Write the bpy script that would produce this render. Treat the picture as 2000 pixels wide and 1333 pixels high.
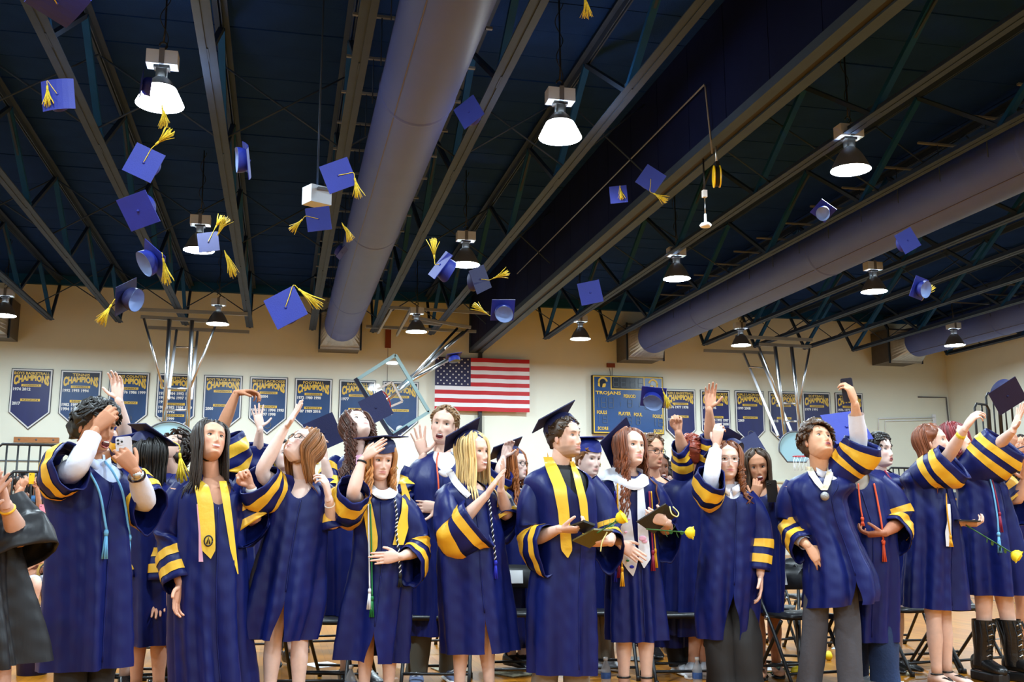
import bpy, math, random
import numpy as np
from mathutils import Matrix, Vector

for o in list(bpy.data.objects):
    bpy.data.objects.remove(o, do_unlink=True)
SC = bpy.context.scene
COL = SC.collection
PI = math.pi
# ------------------------------------------------------------------ camera, world, exposure
FPX = 2000.0
CAMH = 1.1
PITCH = math.radians(9.8845)
YAW = math.radians(12.6325)
cam = bpy.data.cameras.new('camera')
cam.sensor_width = 36.0
cam.lens = 36.0
cam.clip_end = 200
camo = bpy.data.objects.new('camera', cam)
COL.objects.link(camo)
camo.location = (0, 0, CAMH)
camo.rotation_euler = (PI/2+PITCH, 0, -YAW)
SC.camera = camo
w = bpy.data.worlds.new('gym_air')
SC.world = w
w.use_nodes = True
w.node_tree.nodes['Background'].inputs[0].default_value = (0.5, 0.55, 0.7, 1)
w.node_tree.nodes['Background'].inputs[1].default_value = 0.02
SC.view_settings.view_transform = 'Standard'
SC.view_settings.look = 'None'
SC.view_settings.gamma = 1
SC.view_settings.use_curve_mapping = False
SC.view_settings.exposure = 1.95
LAMP_POWER = 130.0
SC.cycles.max_bounces = 6
SC.cycles.diffuse_bounces = 3
SC.cycles.glossy_bounces = 3
SC.cycles.sample_clamp_indirect = 6.0
SC.cycles.caustics_reflective = False
SC.cycles.caustics_refractive = False

# ------------------------------------------------------------------ pixel <-> world helpers (photo frame 2000 x 1333)
CF = np.array([math.sin(YAW)*math.cos(PITCH), math.cos(YAW)*math.cos(PITCH), math.sin(PITCH)])
CR = np.array([math.cos(YAW), -math.sin(YAW), 0.0])
CU = np.cross(CR, CF)
CAM = np.array([0, 0, CAMH])
def ray(px, py): return CR*(px-1000)/FPX+CU*(666.5-py)/FPX+CF
def atY(px, py, Y):
    d = ray(px, py); return CAM+d*(Y/d[1])
def atX(px, py, X):
    d = ray(px, py); return CAM+d*(X/d[0])
def atZ(px, py, Z):
    d = ray(px, py); return CAM+d*((Z-CAMH)/d[2])
def atD(px, py, dep): return CAM+ray(px, py)*dep
def camvec(x, y, z):            # x right, y up, z toward the camera -> world
    return CR*x+CU*y-CF*z

# ------------------------------------------------------------------ materials
MATS = {}
def mat(name, col, rough=.6, metal=0., bump=0., bscale=40., var=0., vscale=6., spec=.5, emit=0., attr=False, alpha=1., trans=0., coat=0., stretch=None, sheen=0.):
    if name in MATS: return MATS[name]
    m = bpy.data.materials.new(name); m.use_nodes = True
    nt = m.node_tree; b = nt.nodes['Principled BSDF']
    c = (*col, 1)
    b.inputs['Base Color'].default_value = c
    b.inputs['Roughness'].default_value = rough
    b.inputs['Metallic'].default_value = metal
    b.inputs['Specular IOR Level'].default_value = spec
    if coat: b.inputs['Coat Weight'].default_value = coat; b.inputs['Coat Roughness'].default_value = .15
    if sheen: b.inputs['Sheen Weight'].default_value = sheen
    if trans: b.inputs['Transmission Weight'].default_value = trans; b.inputs['IOR'].default_value = 1.3
    if alpha < 1: b.inputs['Alpha'].default_value = alpha
    if emit: b.inputs['Emission Color'].default_value = c; b.inputs['Emission Strength'].default_value = emit
    tc = nt.nodes.new('ShaderNodeTexCoord'); src = tc.outputs['Object']
    if stretch:
        mp = nt.nodes.new('ShaderNodeMapping'); mp.inputs['Scale'].default_value = stretch
        nt.links.new(src, mp.inputs[0]); src = mp.outputs[0]
    last = None
    if attr:
        a = nt.nodes.new('ShaderNodeAttribute'); a.attribute_name = 'col'; last = a.outputs['Color']
        nt.links.new(last, b.inputs['Base Color'])
    if var:
        n = nt.nodes.new('ShaderNodeTexNoise'); n.inputs['Scale'].default_value = vscale; n.inputs['Detail'].default_value = 4
        nt.links.new(src, n.inputs['Vector'])
        mr = nt.nodes.new('ShaderNodeMapRange'); mr.inputs[1].default_value = .3; mr.inputs[2].default_value = .7
        mr.inputs[3].default_value = 1-var; mr.inputs[4].default_value = 1+var
        nt.links.new(n.outputs['Fac'], mr.inputs[0])
        mx = nt.nodes.new('ShaderNodeMix'); mx.data_type = 'RGBA'; mx.blend_type = 'MULTIPLY'; mx.inputs[0].default_value = 1
        if last: nt.links.new(last, mx.inputs[6])
        else: mx.inputs[6].default_value = c
        nt.links.new(mr.outputs[0], mx.inputs[7])
        nt.links.new(mx.outputs[2], b.inputs['Base Color'])
    if bump:
        n2 = nt.nodes.new('ShaderNodeTexNoise'); n2.inputs['Scale'].default_value = bscale; n2.inputs['Detail'].default_value = 3
        nt.links.new(src, n2.inputs['Vector'])
        bp = nt.nodes.new('ShaderNodeBump'); bp.inputs['Strength'].default_value = bump; bp.inputs['Distance'].default_value = .02
        nt.links.new(n2.outputs['Fac'], bp.inputs['Height']); nt.links.new(bp.outputs[0], b.inputs['Normal'])
    MATS[name] = m
    return m
def srgb(r, g, b):
    f = lambda v: ((v/255+.055)/1.055)**2.4 if v > 10 else v/255/12.92
    return (f(r), f(g), f(b))

GOWN = mat('navy_satin', (0.0050, 0.0102, 0.100), .42, bump=.22, bscale=16, stretch=(1, 1, .14), var=.1, vscale=5, spec=.28)
GOWN2 = mat('black_satin', (0.012, 0.012, 0.015), .42, bump=.22, bscale=16, stretch=(1, 1, .14), spec=.35)
GOLD = mat('gold_satin', srgb(240, 185, 50), .45, bump=.1, bscale=30, var=.06)
STOLEG = mat('gold_stole_satin', srgb(245, 200, 60), .35, bump=.12, bscale=20, var=.06)
WHITEC = mat('white_cloth', srgb(232, 234, 242), .7, bump=.1, bscale=30)
CAPM = mat('cap_cloth_lit', (0.008, 0.020, 0.26), .6, bump=.08, bscale=120, var=.08)  # lit copy of the cap cloth, lamplight put into the blue
CAPN = mat('cap_cloth_shaded', (0.009, 0.012, 0.075), .6, bump=.08, bscale=120, var=.08)  # shaded copy of the same cap cloth, shade put into the colour
LINING = mat('pale_blue_cap_lining', srgb(150, 175, 225), .6, var=.1)
TASS = mat('yellow_tassel_thread', srgb(225, 195, 45), .6, var=.25, vscale=60)
SKIN = mat('skin', (.6, .4, .3), .55, attr=True, var=.05, vscale=30, spec=.4)
HAIRM = mat('hair', (.1, .05, .03), .42, attr=True, var=.25, vscale=40, spec=.5, stretch=(1, 1, .2))
EYEW = mat('eye_white', srgb(225, 222, 220), .25)
IRIS = mat('dark_iris', (.015, .01, .008), .15)
TEETH = mat('teeth_white', srgb(240, 236, 228), .3)
MOUTH = mat('mouth_inside', srgb(90, 25, 25), .5)
BLACK = mat('black_cloth', (.008, .008, .009), .75, bump=.1, bscale=60)
BLKPL = mat('black_plastic', (.014, .014, .016), .4, bump=.04, bscale=200)
BLKLE = mat('black_leather', (.01, .01, .011), .28, bump=.2, bscale=50)
CHROME = mat('bright_steel', (.62, .63, .65), .28, 1.)
GREYP = mat('grey_paint', srgb(95, 98, 105), .5, var=.06)
TRUSS = mat('truss_slate_paint', srgb(50, 66, 92), .6, var=.1, vscale=3, spec=.12)
TRUSSB = mat('truss_blue_paint', srgb(20, 72, 124), .6, var=.12, vscale=3, spec=.12)
DECK = mat('navy_deck_panel', srgb(21, 50, 104), .9, bump=.3, bscale=70, var=.12, vscale=2, spec=.06)
DECKJ = mat('deck_joint', srgb(14, 32, 66), .8)
WALLM = mat('cream_block_paint', srgb(226, 228, 214), .55, bump=.06, bscale=60, var=.02, vscale=1.2)
DUCT = mat('violet_blue_duct_paint', srgb(80, 98, 172), .5, var=.05, vscale=1.5, spec=.25)
GALV = mat('galvanised_sheet', (.5, .5, .5), .42, .8, var=.12, vscale=8)
WOODB = mat('oak_board', srgb(170, 110, 60), .5, var=.2, vscale=6, stretch=(1, 8, 8))
PAPER = mat('white_paper', srgb(245, 245, 245), .7)
YELLOW = mat('yellow_paint', srgb(235, 190, 20), .4)
ROSE = mat('yellow_rose_petal', srgb(250, 225, 40), .5, var=.08)
LEAF = mat('rose_leaf', srgb(50, 100, 40), .5, var=.2)
BANB = mat('banner_blue', srgb(16, 58, 108), .45, var=.12, vscale=2, stretch=(2, 1, .4))
BANN = mat('banner_navy', srgb(24, 30, 90), .45, var=.12, vscale=2, stretch=(2, 1, .4))
BANW = mat('banner_white', srgb(215, 215, 215), .5)
BAND = mat('banner_dark', srgb(14, 18, 40), .5)
BANG = mat('banner_gold', srgb(222, 184, 70), .45)
RED = mat('flag_red', srgb(190, 20, 35), .6)
FBLUE = mat('flag_blue', srgb(28, 30, 75), .6)
SHIRTB = mat('pale_blue_shirt', srgb(200, 212, 240), .7, bump=.1, bscale=40)
LBLUE = mat('light_blue_cord', srgb(110, 180, 225), .6)

# ------------------------------------------------------------------ mesh helpers
def gridF(k, n, closed=True, flip=False):
    i = np.arange(k-1)[:, None]; m = n if closed else n-1
    j = np.arange(m)[None, :]; j2 = (j+1) % n
    a = i*n+j; b = i*n+j2; c = (i+1)*n+j2; d = (i+1)*n+j
    q = np.stack([a, b, c, d], -1).reshape(-1, 4)
    return q[:, ::-1] if flip else q
class MB:
    def __init__(s): s.V = []; s.F = []; s.M = []; s.n = 0; s.C = []
    def add(s, VF, m=0, col=None):
        V, F = VF
        V = np.asarray(V, float).reshape(-1, 3)
        if not isinstance(F, (list, tuple)): F = [F]
        elif len(F) and not hasattr(F[0], 'shape'): F = [np.array([f]) for f in F]
        for f in F:
            if len(f): s.F.append(np.asarray(f)+s.n); s.M.append(m)
        s.V.append(V); s.n += len(V)
        if col is not None:
            c = np.asarray(col, float)
            if c.ndim == 1: c = np.tile(c, (len(V), 1))
            s.C.append(c[:, :3])
        else: s.C.append(np.full((len(V), 3), .5))
        return s
    def mesh(s, name, mats, smooth=True, colors=False):
        me = bpy.data.meshes.new(name)
        V = np.concatenate(s.V); me.vertices.add(len(V)); me.vertices.foreach_set('co', V.ravel())
        lv = np.concatenate([f.ravel() for f in s.F]); tot = np.concatenate([np.full(len(f), f.shape[1]) for f in s.F])
        mi = np.concatenate([np.full(len(f), m) for f, m in zip(s.F, s.M)])
        me.loops.add(len(lv)); me.loops.foreach_set('vertex_index', lv.astype(np.int32))
        me.polygons.add(len(tot)); st = np.concatenate([[0], np.cumsum(tot)[:-1]])
        me.polygons.foreach_set('loop_start', st.astype(np.int32))
        me.polygons.foreach_set('material_index', mi.astype(np.int32))
        me.polygons.foreach_set('use_smooth', np.full(len(tot), smooth))
        if not isinstance(mats, (list, tuple)): mats = [mats]
        for m in mats: me.materials.append(m)
        me.update(calc_edges=True)
        if colors:
            a = me.color_attributes.new('col', 'FLOAT_COLOR', 'POINT')
            C = np.concatenate(s.C); C = np.concatenate([C, np.ones((len(C), 1))], 1)
            a.data.foreach_set('color', C.ravel())
        return me
    def build(s, name, mats, parent=None, smooth=True, colors=False, loc=None, **props):
        me = s.mesh(name, mats, smooth, colors)
        o = bpy.data.objects.new(name, me); COL.objects.link(o)
        if parent is not None: o.parent = parent
        if loc is not None: o.location = loc
        for k, v in props.items(): o[k] = v
        return o
def sm(t): t = np.clip(t, 0, 1); return t*t*(3-2*t)
def nrm(v): v = np.asarray(v, float); return v/(np.linalg.norm(v)+1e-12)
def Rx(a): c, s = math.cos(a), math.sin(a); return np.array([[1, 0, 0], [0, c, -s], [0, s, c]])
def Ry(a): c, s = math.cos(a), math.sin(a); return np.array([[c, 0, s], [0, 1, 0], [-s, 0, c]])
def Rz(a): c, s = math.cos(a), math.sin(a); return np.array([[c, -s, 0], [s, c, 0], [0, 0, 1]])
BOXF = np.array([[0, 2, 3, 1], [4, 5, 7, 6], [0, 1, 5, 4], [2, 6, 7, 3], [0, 4, 6, 2], [1, 3, 7, 5]])
def box(c, s, R=None):
    V = np.array([[x, y, z] for x in (-.5, .5) for y in (-.5, .5) for z in (-.5, .5)])*np.asarray(s, float)
    V = V[:, :]
    if R is not None: V = V@np.asarray(R).T
    return V+np.asarray(c, float), BOXF
def bar(p, q, wd, ht, up=(0, 0, 1)):
    p = np.asarray(p, float); q = np.asarray(q, float); t = nrm(q-p)
    x = np.cross(t, up)
    if np.linalg.norm(x) < 1e-3: x = np.cross(t, (0, 1, 0))
    x = nrm(x); z = np.cross(x, t)
    return box((p+q)/2, (wd, np.linalg.norm(q-p), ht), np.stack([x, t, z], 1))
def frames(P, ref=None):
    P = np.asarray(P, float); T = np.gradient(P, axis=0); T /= np.linalg.norm(T, axis=1)[:, None]+1e-12
    if ref is None: ref = (0, 0, 1) if abs(T[0][2]) < .9 else (0, 1, 0)
    n = np.asarray(ref, float); N = []
    for t in T:
        n = n-t*np.dot(n, t); n = n/(np.linalg.norm(n)+1e-12); N.append(n)
    N = np.array(N); return T, N, np.cross(T, N)
def tube(P, r, n=8, caps=True, flat=1., ref=None):
    P = np.asarray(P, float); T, N, B = frames(P, ref); k = len(P)
    r = np.broadcast_to(np.asarray(r, float), (k,))
    a = np.linspace(0, 2*PI, n, endpoint=False)
    V = P[:, None]+r[:, None, None]*(np.cos(a)[None, :, None]*N[:, None]*flat+np.sin(a)[None, :, None]*B[:, None])
    F = [gridF(k, n)]
    if caps: F += [np.arange(n)[::-1][None], ((k-1)*n+np.arange(n))[None]]
    return V.reshape(-1, 3), F
def loft(R, closed=True, caps=False):
    R = np.asarray(R, float); k, n, _ = R.shape
    F = [gridF(k, n, closed)]
    if caps: F += [np.arange(n)[::-1][None], ((k-1)*n+np.arange(n))[None]]
    return R.reshape(-1, 3), F
def lathe(prof, n=20, c=(0, 0, 0), R=None, caps=True):
    a = np.linspace(0, 2*PI, n, endpoint=False)
    rings = np.array([[(r*math.cos(t), r*math.sin(t), z) for t in a] for r, z in prof])
    if R is not None: rings = rings@np.asarray(R).T
    return loft(rings+np.asarray(c, float), True, caps)
def ellip(c, r, R=None, nu=12, nv=8):
    ph = np.linspace(-PI/2+.12, PI/2-.12, nv); a = np.linspace(0, 2*PI, nu, endpoint=False)
    V = np.stack([np.cos(ph)[:, None]*np.cos(a), np.cos(ph)[:, None]*np.sin(a), np.repeat(np.sin(ph)[:, None], nu, 1)], -1)*np.asarray(r, float)
    if R is not None: V = V@np.asarray(R).T
    return loft(V+np.asarray(c, float), True, True)
def prism(poly, h, O, X, Y):        # polygon in the X,Y plane at O, thickness h along X x Y
    O = np.asarray(O, float); X = nrm(X); Y = nrm(Y); Z = np.cross(X, Y); n = len(poly)
    A = np.array([O+X*p[0]+Y*p[1] for p in poly]); B = A+Z*h
    F = [np.array([[i, (i+1) % n, n+(i+1) % n, n+i] for i in range(n)]), np.arange(n)[::-1][None], (n+np.arange(n))[None]]
    return np.concatenate([A, B]), F
def rrect(wd, ht, r, n=3):
    P = []
    for cx, cy, a0 in ((wd/2-r, ht/2-r, 0), (-wd/2+r, ht/2-r, 90), (-wd/2+r, -ht/2+r, 180), (wd/2-r, -ht/2+r, 270)):
        for i in range(n+1):
            a = math.radians(a0+90*i/n); P.append((cx+r*math.cos(a), cy+r*math.sin(a)))
    return P
def spline(P, m):
    P = np.asarray(P, float); k = len(P)
    if k < 3: t = np.linspace(0, 1, m)[:, None]; return P[0]*(1-t)+P[-1]*t
    Q = np.concatenate([[2*P[0]-P[1]], P, [2*P[-1]-P[-2]]])
    u = np.linspace(0, k-1-1e-9, m); i = u.astype(int); t = (u-i)[:, None]
    a, b, c, d = Q[i], Q[i+1], Q[i+2], Q[i+3]
    return .5*((2*b)+(-a+c)*t+(2*a-5*b+4*c-d)*t**2+(-a+3*b-3*c+d)*t**3)
def empty(name, label=None, cat=None, loc=(0, 0, 0), rz=0, group=None, kind=None):
    o = bpy.data.objects.new(name, None); COL.objects.link(o); o.location = loc; o.rotation_euler = (0, 0, rz)
    o.empty_display_size = .1
    if label: o['label'] = label
    if cat: o['category'] = cat
    if group: o['group'] = group
    if kind: o['kind'] = kind
    return o
def tag(o, label, cat, group=None):
    o['label'] = label; o['category'] = cat
    if group: o['group'] = group
    return o
def dup(root, loc=None, rz=None, label=None, group=None):
    r = root.copy(); COL.objects.link(r)
    if loc is not None: r.location = loc
    if rz is not None: r.rotation_euler = (0, 0, rz)
    if label: r['label'] = label
    if group: r['group'] = group
    for ch in list(root.children):
        c = ch.copy(); COL.objects.link(c); c.parent = r
        for g in list(ch.children):
            d = g.copy(); COL.objects.link(d); d.parent = c
    return r
_tx = {}
def text_mesh(s, bold=.02):
    k = (s, bold)
    if k not in _tx:
        cu = bpy.data.curves.new('lettering', 'FONT'); cu.body = s; cu.size = 1; cu.offset = bold; cu.resolution_u = 2
        o = bpy.data.objects.new('lettering', cu); COL.objects.link(o)
        bpy.context.view_layer.update()
        me = o.evaluated_get(bpy.context.evaluated_depsgraph_get()).to_mesh()
        V = np.array([v.co for v in me.vertices]); F = [np.array([list(p.vertices)]) for p in me.polygons]
        bpy.data.objects.remove(o); bpy.data.curves.remove(cu)
        lo = V.min(0); hi = V.max(0); V = (V-lo)/np.maximum(hi-lo, 1e-6)
        _tx[k] = (V[:, :2], F, (hi-lo)[0]/(hi-lo)[1])
    return _tx[k]
def text(s, O, X, Y, wd, ht, bold=.02, arch=0., off=.004):   # lettering fitted to the box wd x ht with its lower left corner at O
    V, F, asp = text_mesh(s, bold)
    x = V[:, 0]; y = V[:, 1]
    b = arch*(1-(2*x-1)**2)
    yy = b+y*(1-b)
    X = nrm(X); Y = nrm(Y); Z = np.cross(X, Y)
    return np.asarray(O)+np.outer(x*wd, X)+np.outer(yy*ht, Y)+Z*off, F
# ------------------------------------------------------------------ the room
X0, X1, Y0, Y1, ZT = -12.0, 21.65, -13.0, 30.0, 7.8
def struct(name, VF, m, parent=None, **kw):
    return MB().add(VF).build(name, m, parent, smooth=False, kind='structure', **kw) if parent is None else MB().add(VF).build(name, m, parent, smooth=False)
# floor: maple boards with a glossy varnish
def floor_mat():
    m = bpy.data.materials.new('varnished_maple'); m.use_nodes = True; nt = m.node_tree; b = nt.nodes['Principled BSDF']
    tc = nt.nodes.new('ShaderNodeTexCoord'); mp = nt.nodes.new('ShaderNodeMapping'); mp.inputs['Rotation'].default_value = (0, 0, PI/2)
    br = nt.nodes.new('ShaderNodeTexBrick'); br.inputs['Scale'].default_value = 1; br.inputs['Brick Width'].default_value = 1.1
    br.inputs['Row Height'].default_value = .057; br.inputs['Mortar Size'].default_value = .0012
    br.inputs['Color1'].default_value = (*srgb(190, 122, 30), 1); br.inputs['Color2'].default_value = (*srgb(166, 102, 22), 1); br.inputs['Mortar'].default_value = (*srgb(120, 68, 22), 1)
    n = nt.nodes.new('ShaderNodeTexNoise'); n.inputs['Scale'].default_value = 3
    nt.links.new(tc.outputs['Object'], mp.inputs[0]); nt.links.new(mp.outputs[0], br.inputs['Vector']); nt.links.new(mp.outputs[0], n.inputs['Vector'])
    mx = nt.nodes.new('ShaderNodeMix'); mx.data_type = 'RGBA'; mx.blend_type = 'MULTIPLY'; mx.inputs[0].default_value = .25
    nt.links.new(br.outputs['Color'], mx.inputs[6]); nt.links.new(n.outputs['Color'], mx.inputs[7]); nt.links.new(mx.outputs[2], b.inputs['Base Color'])
    b.inputs['Roughness'].default_value = .3; b.inputs['Specular IOR Level'].default_value = .12
    return m
struct('floor', box(((X0+X1)/2, (Y0+Y1)/2, -.1), (X1-X0, Y1-Y0, .2)), floor_mat())
FL = mat('black_floor_line', (.01, .01, .012), .3)
def floor_ring(name, c, r0, r1, a0, a1, n=40):
    a = np.linspace(math.radians(a0), math.radians(a1), n)
    R = [[(c[0]+r*math.cos(t), c[1]+r*math.sin(t), .003) for r in (r0, r1)] for t in a]
    MB().add(loft(np.array(R), False)).build(name, FL, None, smooth=False, kind='structure')
pc = atZ(2040, 1262, 0)
floor_ring('trim_1', pc, .50, .56, 0, 360, 60)
def floor_line(i, p, q, wd=.06):
    MB().add(bar((p[0], p[1], .001), (q[0], q[1], .001), wd, .004)).build('trim_%d' % i, FL, None, smooth=False, kind='structure')
floor_line(2, (9.6, 8), (9.6, 24)); floor_line(3, (-8, 13.2), (9.6, 13.2)); floor_line(4, (-8, 28.5), (21, 28.5)); floor_line(5, (-5.5, 6), (-5.5, 26))
wb = struct('wall_back', box(((X0+X1)/2, Y1+.1, ZT/2), (X1-X0, .2, ZT)), WALLM)
struct('wall_right', box((X1+.1, (Y0+Y1)/2, ZT/2), (.2, Y1-Y0, ZT)), WALLM)
struct('wall_left', box((X0-.1, (Y0+Y1)/2, ZT/2), (.2, Y1-Y0, ZT)), WALLM)
struct('wall_rear', box(((X0+X1)/2, Y0-.1, ZT/2), (X1-X0, .2, ZT)), WALLM)
ceil = struct('ceiling', box(((X0+X1)/2, (Y0+Y1)/2, ZT+.2), (X1-X0, Y1-Y0, .2)), DECKJ)
# roof deck: planks laid across the trusses, one by one
TX = [-11.2, -9.6, -7.9, -6.2, -4.45, -2.72, -1.0, .72, 2.43, 4.1, 5.6, 7.55, 9.5, 11.2, 12.6, 14.3, 16.0, 17.7, 19.4, 21.1]
pl = None
rngp = random.Random(3)
bays = [(X0, -6.2)]+[(a, b) for a, b in zip(TX[3:], TX[4:])]+[(21.1, X1)]
pm = {}
for (a, b) in bays:
    near = 9.6 if a > -5 and b < 8 else 9.6
    ys = np.arange(9.6, Y1, .82 if (-5 < a < 8) else 1.7)
    for y in ys:
        h = min(.82 if (-5 < a < 8) else 1.7, Y1-y)
        k = (round(b-a, 2), round(h, 2))
        if k not in pm:
            mb = MB(); wd, hh = b-a-.03, h-.025
            mb.add(box((0, 0, 0), (wd, hh, .10)))
            pm[k] = mb.mesh('deck_plank', DECK, False)
        o = bpy.data.objects.new('deck_plank', pm[k]); COL.objects.link(o); o.parent = ceil
        o.location = ((a+b)/2, y+h/2, ZT+.05+rngp.uniform(-.008, .008))
MB().add(box(((X0+X1)/2, (Y0+9.6)/2, ZT+.05), (X1-X0, 9.6-Y0, .1))).build('deck_sheet', DECK, ceil, smooth=False)
# dark ledger beam along the top of the back wall
struct('trim_6', box(((X0+X1)/2, Y1-.08, ZT-.13), (X1-X0, .16, .26)), TRUSSB)
# wood-lined pad rails and conduit lines on the back wall
for i, z in enumerate((2.62, 2.18)):
    p = atY(0, 900 if i == 0 else 936, Y1-.02); q = atY(330, 911 if i == 0 else 944, Y1-.02)
    MB().add(bar((-11.9, Y1-.02, p[2]), (q[0], Y1-.02, p[2]), .03, .03)).build('trim_%d' % (7+i), GREYP, None, smooth=False, kind='structure')
p = atY(1300, 940, Y1-.03)
MB().add(bar((p[0], Y1-.03, p[2]), (X1, Y1-.03, p[2]), .05, .05)).build('trim_9', mat('cream_rail', srgb(225, 220, 190), .5), None, smooth=False, kind='structure')

# steel roof trusses
ZB, ZC = 6.4, 7.58
def truss(x, lab):
    t = empty('roof_truss', lab, 'roof truss', (x, 29.1, ZB), group='steel roof trusses')
    ys, ye = -2.0 if x > -7 and x < 12 else 6.0, 29.1
    def add(name, VF, m): MB().add(VF).build(name, m, t, smooth=False)
    L = lambda y, z, dx=0.: (dx, y-29.1, z-ZB)
    mb = MB()
    for dx in (-.055, .055):
        mb.add(bar(L(ys, ZB, dx), L(ye, ZB, dx), .085, .014))
        mb.add(bar(L(ys, ZB+.05, dx*.35), L(ye, ZB+.05, dx*.35), .014, .1))
    mb.add(bar(L(ys, ZB+.008), L(ye, ZB+.008), .06, .01)); mb.build('bottom_chord', TRUSS, t, smooth=False)
    mb = MB()
    for dx in (-.055, .055): mb.add(bar(L(ys, ZC+.1, dx), L(Y1-.02, ZC+.1, dx), .085, .014)).add(bar(L(ys, ZC+.04, dx*.35), L(Y1-.02, ZC+.04, dx*.35), .014, .1))
    mb.build('top_chord', TRUSS, t, smooth=False)
    add('end_diagonal', bar(L(29.1, ZB), L(29.95, ZC), .07, .07), TRUSS)
    y = 29.1; k = 0
    while y-3.5 > ys:
        yt = y-1.75
        add('web_member', bar(L(y, ZB+.03), L(yt, ZC), .09, .07), TRUSSB)
        add('web_member', bar(L(yt, ZC), L(y-3.5, ZB+.03), .07, .06), TRUSS)
        add('web_strut', bar(L(yt+.87, ZB+.6), L(yt-.1, ZC-.05), .035, .035), TRUSS) if k % 2 else None
        add('gusset_plate', box(L(y-3.5, ZB+.08), (.02, .34, .18)), TRUSS)
        y -= 3.5; k += 1
    return t
tl = ['first roof truss from the left edge, partly behind the left duct', 'second roof truss counted from the left duct', 'roof truss between the leftmost lamps and the left wall, third from the left duct', 'roof truss right beside the nearest left lamp', 'roof truss hugging the left side of the wide middle duct', 'roof truss just right of the wide middle duct', 'roof truss left of the deep bulkhead beam, beside the brightest middle lamp',
      'first roof truss right of the bulkhead beam', 'roof truss along the left edge of the long right duct', 'roof truss above the long right duct', 'roof truss just below and right of the long right duct', 'second roof truss right of the long right duct, over the right basket', 'third roof truss right of the long right duct', 'roof truss above the far right duct', 'roof truss hugging the right of the far right duct', 'last roof truss before the right wall']
for x, l in zip([x for x in TX if x > -7 and x != 5.6], tl): truss(x, l)
# crossed rod bracing between trusses
def brace(xa, xb, y, l):
    t = empty('cross_bracing', l, 'bracing', ((xa+xb)/2, y, ZB), group='rod bracing between roof trusses')
    h = (xb-xa)/2
    MB().add(tube([(-h, 0, 0.05), (h, 0, ZC-ZB)], .014, 6)).build('brace_rod', TRUSS, t)
    MB().add(tube([(h, .05, 0.05), (-h, .05, ZC-ZB)], .014, 6)).build('brace_rod', TRUSS, t)
k = 0
tx2 = [x for x in TX if x >= -6.2]
BN = ['nearest', 'second', 'third', 'fourth']
for a, b in zip(tx2, tx2[1:]):
    if 5.6 in (a, b) and True:
        if b == 5.6: b = 5.4
        else: a = 5.8
    for j, y in enumerate((27.35, 20.35, 14.5)):
        brace(a, b, y, 'crossed thin steel rods bracing bay %s of trusses, %s row' % ('abcdefghijklmnopqrs'[k], ['wall', 'middle', 'near'][j]))
    k += 1

# bulkhead beam that carries the folding divider
bk = empty('divider_bulkhead', 'deep dark bulkhead beam with grey track along its underside', 'beam', (5.6, 29.9, 6.05))
yb = -4.0
NAVYP = mat('navy_bulkhead_panel', srgb(14, 24, 62), .7, var=.15, vscale=1.5, spec=.1)
for i, y in enumerate(np.arange(29.9, yb, -1.22)):
    MB().add(box((-.0, y-.61-29.9, .93), (.34, 1.205, 1.62))).build('bulkhead_panel', NAVYP, bk, smooth=False)
BG = mat('grey_track_paint', srgb(58, 76, 100), .6, var=.08, vscale=2, spec=.15)
MB().add(box((-.125, (yb-29.9)/2, .06), (.15, 29.9-yb, .12))).build('track_flange', BG, bk, smooth=False)
MB().add(box((.125, (yb-29.9)/2, .06), (.15, 29.9-yb, .12))).build('track_flange', BG, bk, smooth=False)
MB().add(box((0, (yb-29.9)/2, .08), (.10, 29.9-yb, .1))).build('track_groove', mat('track_groove_black', (.01, .01, .01), .7), bk, smooth=False)  # near-black fill between the two track flanges
MB().add(box((0, .02, .85), (.42, .12, 1.72))).build('end_plate', TRUSS, bk, smooth=False)
p = atY(938, 690, 29.9)
jm = MB().add(box((0, 0, 3.02), (.11, .12, 6.04))).build('divider_jamb', mat('black_jamb', (.012, .012, .014), .4), None, False, loc=(5.72, 29.9, 0))
tag(jm, 'black vertical jamb post on back wall under the bulkhead beam', 'post')

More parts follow.
